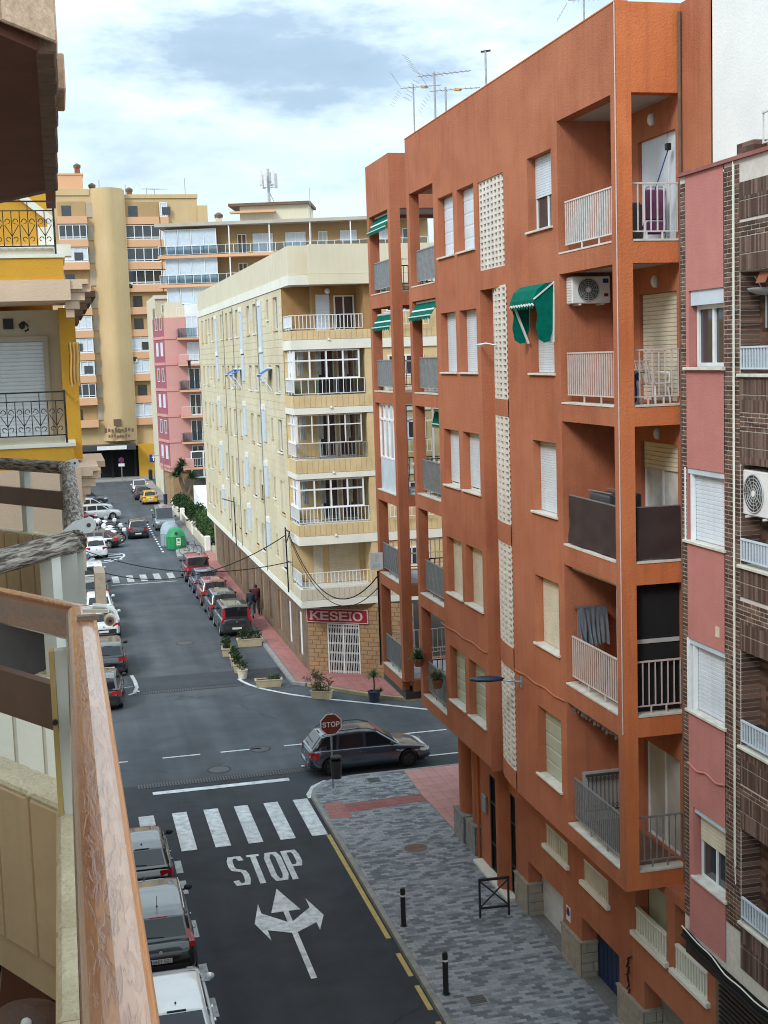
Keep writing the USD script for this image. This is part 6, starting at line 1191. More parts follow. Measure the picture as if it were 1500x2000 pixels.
# varnished rail: flaking gloss along the grain
n = {'g': ('geometry', {}), 'm': ('mapping', {'scale': (120., 16., 120.)}), 'n': ('noise_texture', {'scale': 1., 'detail': 5., 'roughness': .55, 'distortion': .6}), 'm2': ('mapping', {'scale': (9., 1.6, 9.)}), 'n2': ('noise_texture', {'scale': 1., 'detail': 3.}),
     'c': ('rgb_ramp', {'ramp': [(.35, (.13, .045, .018)), (.55, (.21, .08, .032)), (.72, (.27, .115, .05))]}), 'rr': ('rgb_ramp', {'ramp': [(.4, (.20, .20, .20)), (.6, (.42, .42, .42))]}), 'b': ('bump', {'strength': .45, 'distance': .0035}), 'p': ('principled_bsdf', {'specular_ior_level': .8, 'coat_weight': 1., 'coat_roughness': .15, 'coat_ior': 1.5})}
n |= {'sn': ('separate_xyz', {}), 'nz': ('math', {'math_type': 'multiply_add', 'value2': 9., 'value3': -.20}), 'nn': ('math', {'math_type': 'add'}), 'nr': ('rgb_ramp', {'ramp': [(.36, (0, 0, 0)), (.52, (.55, .55, .55)), (.66, (1., 1., 1.))]}), 'bl': ('mix', {'color2': (.35, .15, .055)})}  # paler street side: sky sheen painted into the varnish colour, edge broken by noise
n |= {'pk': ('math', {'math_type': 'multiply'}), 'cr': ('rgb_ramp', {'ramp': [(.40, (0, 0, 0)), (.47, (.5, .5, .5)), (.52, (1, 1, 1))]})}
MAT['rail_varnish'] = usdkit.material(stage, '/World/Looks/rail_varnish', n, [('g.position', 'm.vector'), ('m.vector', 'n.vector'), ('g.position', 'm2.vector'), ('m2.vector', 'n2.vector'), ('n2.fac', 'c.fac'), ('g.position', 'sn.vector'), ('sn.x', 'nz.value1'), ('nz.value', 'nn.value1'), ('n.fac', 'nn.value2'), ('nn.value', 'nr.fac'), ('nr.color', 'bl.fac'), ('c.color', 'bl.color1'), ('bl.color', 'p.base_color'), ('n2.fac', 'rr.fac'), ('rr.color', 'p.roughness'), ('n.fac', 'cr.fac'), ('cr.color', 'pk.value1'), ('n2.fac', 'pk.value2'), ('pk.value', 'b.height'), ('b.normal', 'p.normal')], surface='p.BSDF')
n = {'g': ('geometry', {}), 'm': ('mapping', {'scale': (85., 9., 85.)}), 'n': ('noise_texture', {'scale': 1., 'detail': 6., 'roughness': .6, 'distortion': .5}), 'c': ('rgb_ramp', {'ramp': [(.40, (.055, .038, .028)), (.49, (.17, .135, .11)), (.56, (.33, .29, .25)), (.75, (.44, .40, .355))]}), 'b': ('bump', {'strength': .9, 'distance': .008}), 'p': ('principled_bsdf', {'roughness': .8, 'specular_ior_level': .25})}
for _k, _rz in (('rail_grey', 0.), ('rail_grey_turned', .54), ('rail_grey_back', -.55)):
  n['m'] = ('mapping', {'mapping_type': 'texture', 'scale': (1 / 85., 1 / 9., 1 / 85.), 'rotation': (0., 0., -_rz)}); MAT[_k] = usdkit.material(stage, '/World/Looks/' + _k, n, [('g.position', 'm.vector'), ('m.vector', 'n.vector'), ('n.fac', 'c.fac'), ('c.color', 'p.base_color'), ('n.fac', 'b.height'), ('b.normal', 'p.normal')], surface='p.BSDF')
surf('board_brown', (.085, .035, .018), (.115, .05, .026), scale=6., rough=.4, spec=.4)
surf('post_white', (.56, .55, .50), (.47, .46, .41), scale=3., rough=.5, streak=.3, streak_col=(.40, .33, .2))
surf('post_yellow', (.46, .32, .12), (.38, .26, .10), scale=3., rough=.6)
surf('parapet_tan', (.66, .47, .29), (.55, .385, .23), scale=2.6, rough=.9, bump=.10, bscale=30., streak=.5, streak_col=(.36, .25, .15), fade=.6, fade_col=(.62, .46, .30))
surf('parapet_top', (.60, .50, .34), (.46, .37, .25), scale=5., rough=.9, bump=.6, bscale=50., lo=.3, hi=.75)
surf('speckled', (.66, .45, .31), (.46, .29, .19), scale=22., rough=.85, bump=.3, bscale=60., detail=6.)
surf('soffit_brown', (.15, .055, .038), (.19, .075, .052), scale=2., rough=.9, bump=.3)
surf('brick_edge', (.24, .15, .105), (.17, .105, .075), scale=9., rough=.85, bump=.4, bscale=40.)
surf('floor_red', (.06, .014, .009), (.05, .011, .007), scale=3., rough=.5)
surf('floor_dark', (.045, .036, .038), (.075, .062, .062), scale=60., rough=.6, detail=2., lo=.6, hi=.8)
ow = thing('balcony_building', 'tan building on whose jutting balcony the camera stands', 'building', (-1.5, 4, 0))
part(ow, 'wall', MB().box(-12, -1.5, -9, 14.5, 0, 21), MAT['cream_wall'])
own = [(.05, -6.), (.05, 3.40), (-.42, 4.22)]; nb = [(-.42, 4.26), (.05, 5.05), (.05, 8.88), (-.46, 9.72), (-1.0, 10.5)]
up = [(-.5, 4.22), (.065, 5.16), (.065, 9.10), (-.46, 9.98), (-1.0, 10.8)]
def run(pts, prof, mat, name, parent, z, smooth=False, label=None):
    """A moulding of cross-section prof (across, up), mitred along pts."""
    P = np.array(pts, float); t = [unit(P[i + 1] - P[i]) for i in range(len(P) - 1)]; mb = MB(); R = []
    for i in range(len(P)):
        a = t[max(i - 1, 0)]; b = t[min(i, len(t) - 1)]; m = unit(a + b); nrm = np.array([m[1], -m[0]]); k = 1 / max(.4, np.dot(m, a)); R.append([(P[i][0] + nrm[0] * u * k, P[i][1] + nrm[1] * u * k, z + v) for u, v in prof])
    q = len(prof)
    for i in range(len(P) - 1):
        seg = 14 if smooth and i == 0 else 1
        for j in range(q): mb.quad(R[i][j], R[i + 1][j], R[i + 1][(j + 1) % q], R[i][(j + 1) % q])
    mb.poly(R[0]); mb.poly(R[-1]); return part(parent, name, mb, MAT[mat], label)
def rrect(w, h, r, n=4):
    p = []
    for cx, cy, a0 in ((w / 2 - r, h - r, 0), (-w / 2 + r, h - r, 90), (-w / 2 + r, r, 180), (w / 2 - r, r, 270)):
        for k in range(n + 1): a = math.radians(a0 + 90 * k / n); p.append((cx + r * math.cos(a), cy + r * math.sin(a)))
    return p
def rail_prof(w, h): return [(w / 2 - .006, 0), (w / 2, .006), (w / 2, h - .026)] + [(w / 2 * math.cos(a) ** .55, h - .024 + .024 * math.sin(a) ** .8) for a in np.linspace(.12, math.pi / 2, 8)] + [(-w / 2 * math.cos(a) ** .55, h - .024 + .024 * math.sin(a) ** .8) for a in np.linspace(math.pi / 2, .12, 8)[1:]] + [(-w / 2, h - .026), (-w / 2, .006), (-w / 2 + .006, 0)]
part(ow, 'balcony_slab', MB().hexa([(-1.5, -6, 12.85), (.05, -6, 12.85), (.05, 3.42, 12.85), (-1.5, 3.42, 12.85), (-1.5, -6, 13.13), (.05, -6, 13.13), (.05, 3.42, 13.13), (-1.5, 3.42, 13.13)]).hexa([(-1.5, 3.42, 12.85), (.05, 3.42, 12.85), (-.43, 4.24, 12.85), (-1.5, 4.24, 12.85), (-1.5, 3.42, 13.13), (.05, 3.42, 13.13), (-.43, 4.24, 13.13), (-1.5, 4.24, 13.13)]), MAT['parapet_tan'])
mb = MB()                                              # floor tiles
for i in range(6):
    for j in range(20):
        x, y = -1.5 + i * .25, -.3 + j * .25
        if x + .25 < .3 - .573 * max(0, y + .25 - 3.4): mb.box(x + .003, x + .247, y + .003, y + .247, 13.13, 13.15)
part(ow, 'floor_tiles', mb, MAT['floor_red'], kind='stuff')
# parapet of single cast blocks: coping and inner face with open joints
def parapet(pts, z0, z1, thick, blk, mtop, mface, name, parent):
    for (a, b), n0 in zip(zip(pts, pts[1:]), range(9)):
        a, b = np.array([*a, 0.]), np.array([*b, 0.]); L = np.linalg.norm(b - a); U = (b - a) / L; N = np.array([U[1], -U[0], 0]); F = frame(a, U, N)
        part(parent, name + '_core', MB().fb(F, 0, L, z0, z1 - .012, -thick + .008, -.008), MAT[mface])
        k = max(1, round(L / (blk if abs(U[0]) < .1 or name == 'panel' else .19)))
        for i in range(k):
            u0, u1 = L * i / k + .006, L * (i + 1) / k - .006
            if a[1] + U[1] * u1 < -.6: continue
            part(parent, name + '_cap', MB().cfb(frame(a + (0, 0, z1 - .012), U, (0, 0, 1), N), u0, u1, -thick, .0, -.001, .014, .008), MAT[mtop]); part(parent, name + '_panel', MB().cfb(frame(a - N * thick, U, -N), u0 + .003, u1 - .003, z0 + .1, z1 - .012, -.009, .004, .006), MAT[mface]); part(parent, name + '_panel', MB().cfb(F, u0, u1, z0 - .2, z1 - .012, -.009, .006, .006), MAT['speckled' if mface == 'speckled' else 'cream_wall'])
parapet([(.055, -6), (.055, 3.40), (-.40, 4.2)], 13.15, 13.70, .12, .40, 'parapet_top', 'parapet_tan', 'parapet', ow)
rt = thing('handrail', 'glossy flaking orange-brown wooden handrail along the near balcony', 'handrail', (.02, 1.5, 14.1))
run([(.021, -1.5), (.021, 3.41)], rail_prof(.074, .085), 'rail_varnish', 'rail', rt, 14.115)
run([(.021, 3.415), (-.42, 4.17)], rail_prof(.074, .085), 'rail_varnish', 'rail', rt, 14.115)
dirn = unit(np.array([-.448, .765, 0])); F5 = frame((.0, 3.42, 0), dirn, (dirn[1], -dirn[0], 0))
part(rt, 'post', MB().box(-.048, .012, 3.29, 3.33, 13.70, 14.115), MAT['post_white']); part(rt, 'post_side', MB().box(-.062, -.049, 3.285, 3.33, 13.70, 14.115), MAT['post_yellow'])
part(rt, 'board', MB().fb(F5, .02, .8, 13.88, 14.0, -.05, -.02), MAT['board_brown']); part(rt, 'post', MB().fb(F5, .7, .75, 13.7, 14.12, -.02, .03), MAT['post_white']); part(rt, 'board', MB().box(.022, .03, -1.5, 3.28, 13.88, 14.0), MAT['board_brown'])
part(rt, 'bolt', MB().cyl((-.056, 3.286, 13.94), (-.056, 3.277, 13.94), .007, sides=10), MAT['iron'])
br = thing('clothesline_bracket', 'dirty white metal bracket with a round wooden roller end clamped over the handrail corner', 'bracket', (.07, 3.35, 14.2))
part(br, 'clamp', MB().box(.01, .062, 3.20, 3.225, 14.2, 14.212), MAT['brick_edge']); part(br, 'strap', MB().bar((.03, 3.29, 14.212), (.09, 3.27, 14.21), .035, .008), MAT['shutter_cream'])
part(br, 'cap', MB().tube([(.05, 3.28, 14.222), (.08, 3.27, 14.220), (.100, 3.265, 14.207), (.106, 3.262, 14.185)], .006, 6), MAT['plastic_white']); part(br, 'roller', MB().cyl((.088, 3.24, 14.19), (.088, 3.34, 14.19), .0145, sides=16), MAT['shutter_cream']); part(br, 'roller_end', MB().cyl((.088, 3.2385, 14.19), (.088, 3.234, 14.19), .010, sides=14), MAT['brick_edge']); part(br, 'pin', MB().cyl((.088, 3.234, 14.19), (.088, 3.231, 14.19), .004, sides=10), MAT['iron'])
# neighbouring balcony with weathered rail
nbh = thing('neighbour_balcony', 'neighbouring balcony with peeling grey rail, white posts and dark boards', 'balcony', (-.5, 7, 12.85))
part(nbh, 'slab', MB().hexa([(*p, 12.85) for p in ((-1.5, 4.27), (-.42, 4.27), (.05, 5.05), (.05, 8.88))] + [(*p, 13.14) for p in ((-1.5, 4.27), (-.42, 4.27), (.05, 5.05), (.05, 8.88))]).hexa([(*p, 12.85) for p in ((-1.5, 4.27), (.05, 8.88), (-.9, 10.4), (-1.5, 10.4))] + [(*p, 13.14) for p in ((-1.5, 4.27), (.05, 8.88), (-.9, 10.4), (-1.5, 10.4))]), MAT['parapet_tan'])
part(nbh, 'floor', MB().poly([(*p, 13.145) for p in ((-1.4, 4.4), (-.5, 4.4), (-.06, 5.1), (-.06, 8.85), (-.5, 9.5), (-1.4, 10))]), MAT['floor_dark'])
parapet([(-.40, 4.28), (.055, 5.05), (.055, 8.88), (-.44, 9.70)], 13.15, 13.70, .10, .62, 'parapet_top', 'parapet_tan', 'parapet', nbh)
def log(pts, r, name, parent, m='rail_grey'):
    P = [];
    for (a, b) in zip(pts, pts[1:]):
        n = max(3, int(np.linalg.norm(np.subtract(b, a)) / .09)); P += [np.array(a) + (np.array(b) - np.array(a)) * k / n for k in range(n)]
    P.append(np.array(pts[-1])); rr = [r * (1 + .07 * (meshkit.noise(np.array([[k * .7, 0, 1.]]))[0] - .5)) for k in range(len(P))]; return part(parent, name, MB().tube(P, rr, 14), MAT[m], smooth=50)
log([(-.40, 4.32, 14.16), (.005, 5.0, 14.16)], .042, 'rail', nbh, 'rail_grey_turned'); log([(.03, 5.03, 14.155), (.03, 8.85, 14.155)], .042, 'rail', nbh); log([(.0, 8.9, 14.155), (-.46, 9.66, 14.155)], .042, 'rail', nbh, 'rail_grey_back')
d2 = unit(np.array([.46, .77, 0])); d3 = unit(np.array([-.5, .82, 0])); F6 = frame((-.405, 4.32, 0), d2, (d2[1], -d2[0], 0)); F7 = frame((.03, 8.88, 0), d3, (d3[1], -d3[0], 0))
part(nbh, 'board', MB().fb(F7, .02, .9, 13.88, 14.0, -.04, -.01), MAT['board_brown']); part(nbh, 'board', MB().box(.02, .03, 5.2, 8.8, 13.88, 14.0), MAT['board_brown'])
for F, u in ((F7, .04), (F7, .55), (F6, .66)): part(nbh, 'post', MB().fb(F, u - .03, u + .03, 13.7, 14.13, -.025, .025), MAT['post_white'])
part(nbh, 'post', MB().box(.0, .055, 5.06, 5.13, 13.7, 14.13), MAT['post_white']); part(nbh, 'post', MB().box(-.03, .03, 4.98, 5.0, 13.7, 14.12), MAT['post_white'])
for p, lb in (((on_y(163, 1014, 5.1)), 'white plastic line holder at the near corner of the neighbouring rail'), ((on_y(140, 898, 8.85)), 'white plastic line holder at the far corner of the neighbouring rail')):
    p = np.array(p); t = thing('line_holder', lb, 'bracket', p); F = frame(p + (-.06, 0, -.03), (1, 0, 0), (0, -1, 0))
    pts = [(-.02, -.012), (.02, .02), (.075, .035)] + [(.075 + .03 * math.cos(a), .008 + .03 * math.sin(a)) for a in np.linspace(1.4, -1.57, 9)] + [(.055, -.022), (.045, -.01)]
    part(t, 'arm', MB().prism(pts, F, -.012, .012), MAT['plastic_white']); part(t, 'hole', MB().cyl(F(.078, .008, .013), F(.078, .008, .0145), .008, sides=10), MAT['plastic_dark'])
# corner panels of the neighbour below: peach cap boards
part(nbh, 'trim_board', MB().box(.085, .122, 4.8, 4.95, on_y(180, 1182, 4.9)[2], on_y(180, 1112, 4.9)[2]), MAT['peach_wall'])
# upper balcony: brown soffit edged with bricks, speckled panels
uph = thing('upper_balcony', 'overhanging upper balcony with dark brown soffit and speckled stone panels', 'balcony', (-.5, 7, 15.95))
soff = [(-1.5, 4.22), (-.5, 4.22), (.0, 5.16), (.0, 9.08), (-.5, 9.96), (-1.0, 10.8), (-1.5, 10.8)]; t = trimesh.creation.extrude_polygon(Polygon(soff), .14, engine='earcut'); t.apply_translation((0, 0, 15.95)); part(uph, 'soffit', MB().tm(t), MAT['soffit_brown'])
for a, b in (((.065, 5.16), (.065, 9.10)), ((.065, 9.10), (-.46, 9.98))):
    a, b = np.array([*a, 0.]), np.array([*b, 0.]); L = np.linalg.norm(b - a); U = (b - a) / L; F = frame(a, U, (U[1], -U[0], 0)); k = round(L / .262)
    for i in range(k): part(uph, 'brick', MB().cfb(frame(a + (0, 0, 15.95), U, (0, 0, -1), (U[1], -U[0], 0)), L * i / k + .008, L * (i + 1) / k - .008, -.075, .0 + .004 * (i % 3), -.1, .006, .008), MAT['brick_edge'])
mb = MB(); a, b = np.array([.065, 5.16, 0]), np.array([-.5, 4.22, 0])
parapet([(-.5, 4.22), (.065, 5.16), (.065, 9.10), (-.46, 9.98)], 15.98 + .2, 17.0, .12, .34, 'speckled', 'speckled', 'panel', uph)
part(uph, 'end_block', MB().rbox(.06, .105, 5.95, 6.45, 15.97, 16.12, .006), MAT['speckled'])
surf('leather', (.10, .055, .04), (.075, .04, .03), scale=9., rough=.6, bump=.5, bscale=25.)
t = thing('bag', 'brown crumpled bag with a shiny stud on the dark red balcony floor', 'bag', (-.2, 2.85, 13.15)); s = trimesh.creation.icosphere(3, 1.); v = np.array(s.vertices); v = v * (1 + .16 * (meshkit.fbm(v * 2.4, 3)[:, None] - .5)) * (.13, .12, .13); s.vertices = v; s.apply_translation((-.16, 2.93, 13.27)); part(t, 'body', MB().tm(s), MAT['leather'], smooth=True); part(t, 'stud', MB().tm(trimesh.creation.icosphere(2, .012), trimesh.transformations.translation_matrix((-.15, 2.87, 13.385))), MAT['white_alu'], smooth=True)
# ------------------------------------------------------------------ cars
plain('tyre', (.014, .014, .015), .85, .2); surf('rim', (.42, .43, .45), rough=.3, metal=.8); surf('rim_dark', (.05, .05, .055), rough=.35, metal=.6)
surf('car_glass', (.008, .009, .012), rough=.03, spec=.5); plain('car_trim', (.018, .018, .02), .6); surf('tail_red', (.34, .008, .012), rough=.12, spec=.7); surf('head_clear', (.55, .58, .60), rough=.08, spec=.9); plain('plate', (.62, .63, .64), .5)
def paint(name, c, metal=.15): return surf('paint_' + name, c, tuple(x * .95 for x in c), rough=.3, spec=.35, metal=metal, coat=1., coord='obj')
for nme, c in dict(black=(.004, .004, .005), brownblack=(.010, .0085, .0085), white=(.66, .69, .72), silver=(.40, .42, .44), greyblue=(.018, .023, .034), darkgrey=(.016, .019, .023), red=(.12, .010, .014), darkred=(.13, .010, .014), yellow=(.62, .36, .01), blue=(.03, .06, .14), paleblue=(.50, .56, .62), darkblue=(.02, .03, .06), greygreen=(.075, .09, .095)).items(): paint(nme, c)
SHAPES = {  # belt/hood line, roof line (x from the rear as a part of the length, height as a part of the total), greenhouse foot rear/front
    'hatch': dict(belt=[(0, .44), (.02, .58), (.06, .63), (.4, .62), (.70, .60), (.74, .58), (.90, .52), (.97, .46), (1, .36)], roof=[(.025, .62), (.10, .93), (.2, .985), (.38, 1.), (.52, .965), (.74, .60)], rs=.72),
    'suv': dict(belt=[(0, .42), (.015, .58), (.04, .64), (.4, .64), (.72, .62), (.75, .60), (.92, .555), (.98, .49), (1, .36)], roof=[(.02, .63), (.07, .93), (.15, .985), (.40, 1.), (.58, .965), (.755, .615)], rs=.76),
    'wagon': dict(belt=[(0, .42), (.015, .56), (.04, .62), (.4, .61), (.70, .59), (.73, .575), (.90, .51), (.97, .44), (1, .34)], roof=[(.02, .61), (.115, .94), (.22, .985), (.42, 1.), (.55, .965), (.735, .59)], rs=.72),
    'sedan': dict(belt=[(0, .48), (.02, .62), (.10, .64), (.22, .63), (.72, .60), (.75, .58), (.92, .52), (.98, .45), (1, .36)], roof=[(.10, .635), (.27, .94), (.36, .985), (.46, 1.), (.56, .96), (.75, .60)], rs=.70),
    'boxy': dict(belt=[(0, .42), (.01, .60), (.03, .62), (.4, .62), (.73, .60), (.745, .585), (.95, .55), (.985, .50), (1, .36)], roof=[(.012, .62), (.035, .95), (.08, .99), (.40, 1.), (.62, .97), (.75, .60)], rs=.84),
    'van': dict(belt=[(0, .34), (.008, .54), (.02, .56), (.4, .56), (.76, .55), (.80, .53), (.93, .48), (.98, .42), (1, .30)], roof=[(.012, .56), (.03, .95), (.08, .99), (.42, 1.), (.66, .96), (.81, .55)], rs=.84)}
for _m in list(MAT):                                   # clear lacquer that mirrors the sky
    if _m.startswith('paint_'): UsdShade.Shader.Get(stage, f'/World/Looks/{_m}/p').CreateInput('coat_ior', Sdf.ValueTypeNames.Float).Set(1.8)
UsdShade.Shader.Get(stage, '/World/Looks/car_glass/p').CreateInput('ior', Sdf.ValueTypeNames.Float).Set(1.55)
def car(label, loc, rz, shape='hatch', col='black', L=4.2, W=1.78, H=1.5, wheel=.32, rails=False, plate=None, rim='rim', cat='car', group='cars parked along the street', antenna_=None, tail='low', seams=True, spoiler=False, bumper_dark=False):
    S = SHAPES[shape]; t = thing('parked_car', label, cat, loc, rz, group, local=True); P = MAT['paint_' + col]
    bx_, bz = zip(*S['belt']); rx, rz_ = zip(*S['roof'])
    belt = lambda s: np.interp(s, bx_, bz) * H; roof = lambda s: np.interp(s, rx, rz_) * H
    halfw = lambda s: W / 2 * np.interp(s, [0, .012, .04, .10, .3, .68, .88, .95, .985, 1], [.80, .88, .94, .98, 1, 1, .965, .90, .80, .66])
    zlo = lambda s: np.interp(s, [0, .06, .14, .86, .95, 1], [.34, .24, .19, .19, .24, .32])
    X = lambda s: (s - .5) * L
    def loft(ss, sec):
        rings = [sec(s) for s in ss]; q = len(rings[0]); v = [p for r in rings for p in r]; f = []
        for i in range(len(rings) - 1):
            for j in range(q): k = (j + 1) % q; f.append([i * q + j, i * q + k, (i + 1) * q + k, (i + 1) * q + j])
        f = [[a, b, c] for a, b, c, d in f] + [[a, c, d] for a, b, c, d in f]
        f += [[0, j + 1, j] for j in range(1, q - 1)]; o = (len(rings) - 1) * q; f += [[o, o + j, o + j + 1] for j in range(1, q - 1)]
        return trimesh.Trimesh(v, f, process=False)
    def low(s):
        w, a, b = halfw(s), zlo(s), belt(s); h = b - a
        half = [(.80 * w, a), (.95 * w, a + .03), (.99 * w, a + .16 * h), (1.0 * w, a + .42 * h), (.985 * w, a + .66 * h), (.965 * w, a + .80 * h), (.93 * w, a + .93 * h), (.87 * w, b - .004), (.55 * w, b + .012)]
        return [(X(s), y, z) for y, z in half] + [(X(s), -y, z) for y, z in half[::-1]]
    body = loft(np.r_[0, .006, .015, .03, .06, np.linspace(.1, .9, 26), .93, .955, .975, .99, 1.], low); body.fix_normals()
    wb0, wb1 = .175 * L, .80 * L; wx = (wb0 - L / 2, wb1 - L / 2)
    try:
        M = m3.Manifold(m3.Mesh(np.asarray(body.vertices, np.float32), np.asarray(body.faces, np.uint32)))
        for x in wx:
            for sy in (-1, 1): M = M - m3.Manifold.cylinder(.34, wheel + .055, wheel + .055, 28, True).rotate((90, 0, 0)).translate((x, sy * (W / 2 - .12), wheel + .01))
        m = M.to_mesh(); body = trimesh.Trimesh(m.vert_properties[:, :3], m.tri_verts, process=False)
    except Exception: pass
    wroof = S['rs'] * W / 2; zr = H
    def hw(z, s): b = belt(s) - .02; return (.875 * halfw(min(max(s, .06), .86))) + (wroof - .875 * W / 2) * np.clip((z - b) / (zr * .95 - b), 0, 1.15)
    def top(s):
        z, b = roof(s), belt(s) - .03; w0, w1 = hw(b, s), hw(z, s); z = max(z, b + .012); r = min(.06, (z - b) * .4)
        half = [(w0, b), (hw(b + (z - b) * .5, s), b + (z - b) * .5), (hw(z - r, s), z - r), (w1 - .35 * r, z - .35 * r), (w1 - r * 1.2, z), (w1 * .5, z + .02 * (z > b + .3))]
        return [(X(s), y, zz) for y, zz in half] + [(X(s), -y, zz) for y, zz in half[::-1]]
    s0, s1 = rx[0], rx[-1]; cab = loft(np.r_[np.linspace(s0, rx[1], 6), np.linspace(rx[1], rx[-2], 14)[1:], np.linspace(rx[-2], s1, 8)[1:]], top)
    part(t, 'body', MB().tm(body).tm(cab), P, smooth=28)
    # glass
    def side_poly(sa, sb, sc, sd, lo, hi):             # foot from sa to sb, head from sc to sd
        return [(sa, lo), (sb, lo), (sd, hi), (sc, hi)]
    zb = belt(.45); lo, hi = zb + .03, zr * .925; fr = lambda z: np.interp(z / H, [rz_[-1], rz_[-2]], [rx[-1], rx[-2]]); br_ = lambda z: np.interp(z / H, [rz_[0], rz_[1]], [rx[0], rx[1]])
    bp = [.42 + (.03 if shape != 'sedan' else .02), .23 if shape in ('wagon', 'suv', 'boxy', 'van') else .27]
    segs = [(bp[0] + .012, fr(lo) - .035, bp[0] + .012, fr(hi) - .03), (bp[1] + .01, bp[0] - .012, bp[1] + .025, bp[0] - .012), (max(br_(lo) + .03, .055), bp[1] - .012, br_(hi) + .035, bp[1] + .002)]
    if shape == 'sedan': segs[2] = (br_(lo) + .06, bp[1] - .012, bp[1] - .02, bp[1] + .002)
    for sy in (-1, 1):
        for sa, sb, sc, sd in segs:
            if sb - sa < .03: continue
            g = MB(); q = []
            for s, z in ((sa, lo), (sb, lo), (sd, hi), (sc, hi)): q.append((X(s), sy * (hw(z, s) + .006), z))
            mid = [(X((sa + sc) / 2), sy * (hw((lo + hi) / 2, (sa + sc) / 2) + .007), (lo + hi) / 2), (X((sb + sd) / 2), sy * (hw((lo + hi) / 2, (sb + sd) / 2) + .007), (lo + hi) / 2)]
            g.quad(q[0], q[1], mid[1], mid[0]); g.quad(mid[0], mid[1], q[2], q[3]); part(t, 'side_window', g, MAT['car_glass'])
    def end_glass(name, f, za, zb2, inset, off):
        g = MB(); rows = []
        for k in range(5):
            z = za + (zb2 - za) * k / 4; s = f(z); rows.append([(X(s) + off, y * (hw(z, s) - inset), z + .014) for y in (-1, -.5, 0, .5, 1)])
        for a, b in zip(rows, rows[1:]):
            for j in range(4): g.quad(a[j], a[j + 1], b[j + 1], b[j])
        return part(t, name, g, MAT['car_glass'], smooth=True)
    end_glass('windscreen', fr, belt(rx[-1]) + .03, rz_[-2] * H - .015, .07, .014); end_glass('rear_window', br_, max(rz_[0] * H + .06, .6 * H), rz_[1] * H - .03, .10, -.012)
    # wheels
    for x in wx:
        for sy in (-1, 1):
            y = sy * (W / 2 - .115); w = part(t, 'wheel', MB().lathe([(wheel * .62, -.1), (wheel * .93, -.105), (wheel, -.085), (wheel, .085), (wheel * .93, .105), (wheel * .62, .1)], (0, 0, 0), 28) if 0 else (lambda mb: mb)(MB()), MAT['tyre']) if 0 else None
            R = lambda pts: [(x + r * 0, y, 0) for r, _ in pts]
            mb = MB(); ang = np.linspace(0, 2 * np.pi, 27)[:-1]; prof = [(wheel * .60, -.1), (wheel * .93, -.108), (wheel, -.08), (wheel, .08), (wheel * .93, .108), (wheel * .60, .1)]; v = [(x + r * math.cos(a), y + sy * o, wheel + .002 + r * math.sin(a)) for r, o in prof for a in ang]; n_ = len(ang)
            mb.add(v, [[i * n_ + j, i * n_ + (j + 1) % n_, (i + 1) * n_ + (j + 1) % n_, (i + 1) * n_ + j] for i in range(len(prof) - 1) for j in range(n_)]); w = part(t, 'wheel', mb, MAT['tyre'], smooth=40)
            rm = MB(); cen = np.array([x, y + sy * .085, wheel + .002]); e1, e2, no = np.array([1., 0, 0]), np.array([0, 0, 1.]), np.array([0, sy, 0.])
            for k in range(5):
                a = k * 1.2566 + .3; d = e1 * math.cos(a) + e2 * math.sin(a); rm.bar(cen, cen + d * wheel * .60, .075 if rim == 'rim' else .11, .03, no)
            rm.tube([cen + (e1 * math.cos(a) + e2 * math.sin(a)) * wheel * .58 for a in np.linspace(0, 6.2832, 27)], .018, 5, cap=False); rm.cyl(cen - no * .02, cen + no * .025, .05, sides=10); part(w, 'rim', rm, MAT[rim]); part(w, 'hub_well', MB().poly([cen - no * .05 + (e1 * math.cos(a) + e2 * math.sin(a)) * wheel * .6 for a in ang]), MAT['car_trim'])
    # lights, bumpers, plates, mirrors, trim
    for sy in (-1, 1):
        if tail == 'tall':
            g = MB(); zz = np.linspace(belt(.05) * .80, roof(.05) * .93, 7)
            for a, b in zip(zz, zz[1:]):
                sa, sb = (max(.008, br_(z)) if z > belt(.05) - .03 else .012 for z in (a, b)); ya, yb = (min(hw(z, max(s, .06)), W / 2 * .93) if z > belt(.05) else halfw(.03) * .985 for z, s in ((a, sa), (b, sb)))
                g.quad((X(sa) - .015, sy * (ya - .13), a), (X(sa) - .012, sy * (ya + .004), a), (X(sb) - .012, sy * (yb + .004), b), (X(sb) - .015, sy * (yb - .13), b)); g.quad((X(sa) - .012, sy * (ya + .006), a), (X(sa) + .12, sy * (ya + .012), a), (X(sb) + .09, sy * (yb + .012), b), (X(sb) - .012, sy * (yb + .006), b))
        else:
            g = MB(); z0, z1 = belt(.03) * .74, belt(.03) * .98
            st = [(.006, .62), (.012, .86), (.02, .99), (.05, 1.0), (.085, 1.003)]
            for (a, ya), (b, yb) in zip(st, st[1:]): g.quad((X(a) - .012, sy * (halfw(a) * ya + .006), z0), (X(b) - .01, sy * (halfw(b) * yb + .006), z0 + .01), (X(b) - .01, sy * (halfw(b) * yb * .985 + .006), z1), (X(a) - .006, sy * (halfw(a) * ya * .97 + .006), z1))
        part(t, 'tail_light', g, MAT['tail_red'])
        g = MB(); z0, z1 = belt(.96) * .80, belt(.955) * .99; st = [(.90, .985), (.94, .99), (.965, .985), (.98, .93), (.987, .75)]
        for (a, ya), (b, yb) in zip(st, st[1:]): g.quad((X(a) + .006, sy * (halfw(a) * ya + .012), z0 + .03), (X(b) + .014, sy * (halfw(b) * yb + .012), z0), (X(b) + .008, sy * (halfw(b) * yb * .97 + .012), z1 - .02), (X(a), sy * (halfw(a) * ya * .97 + .01), z1))
        part(t, 'headlight', g, MAT['head_clear'])
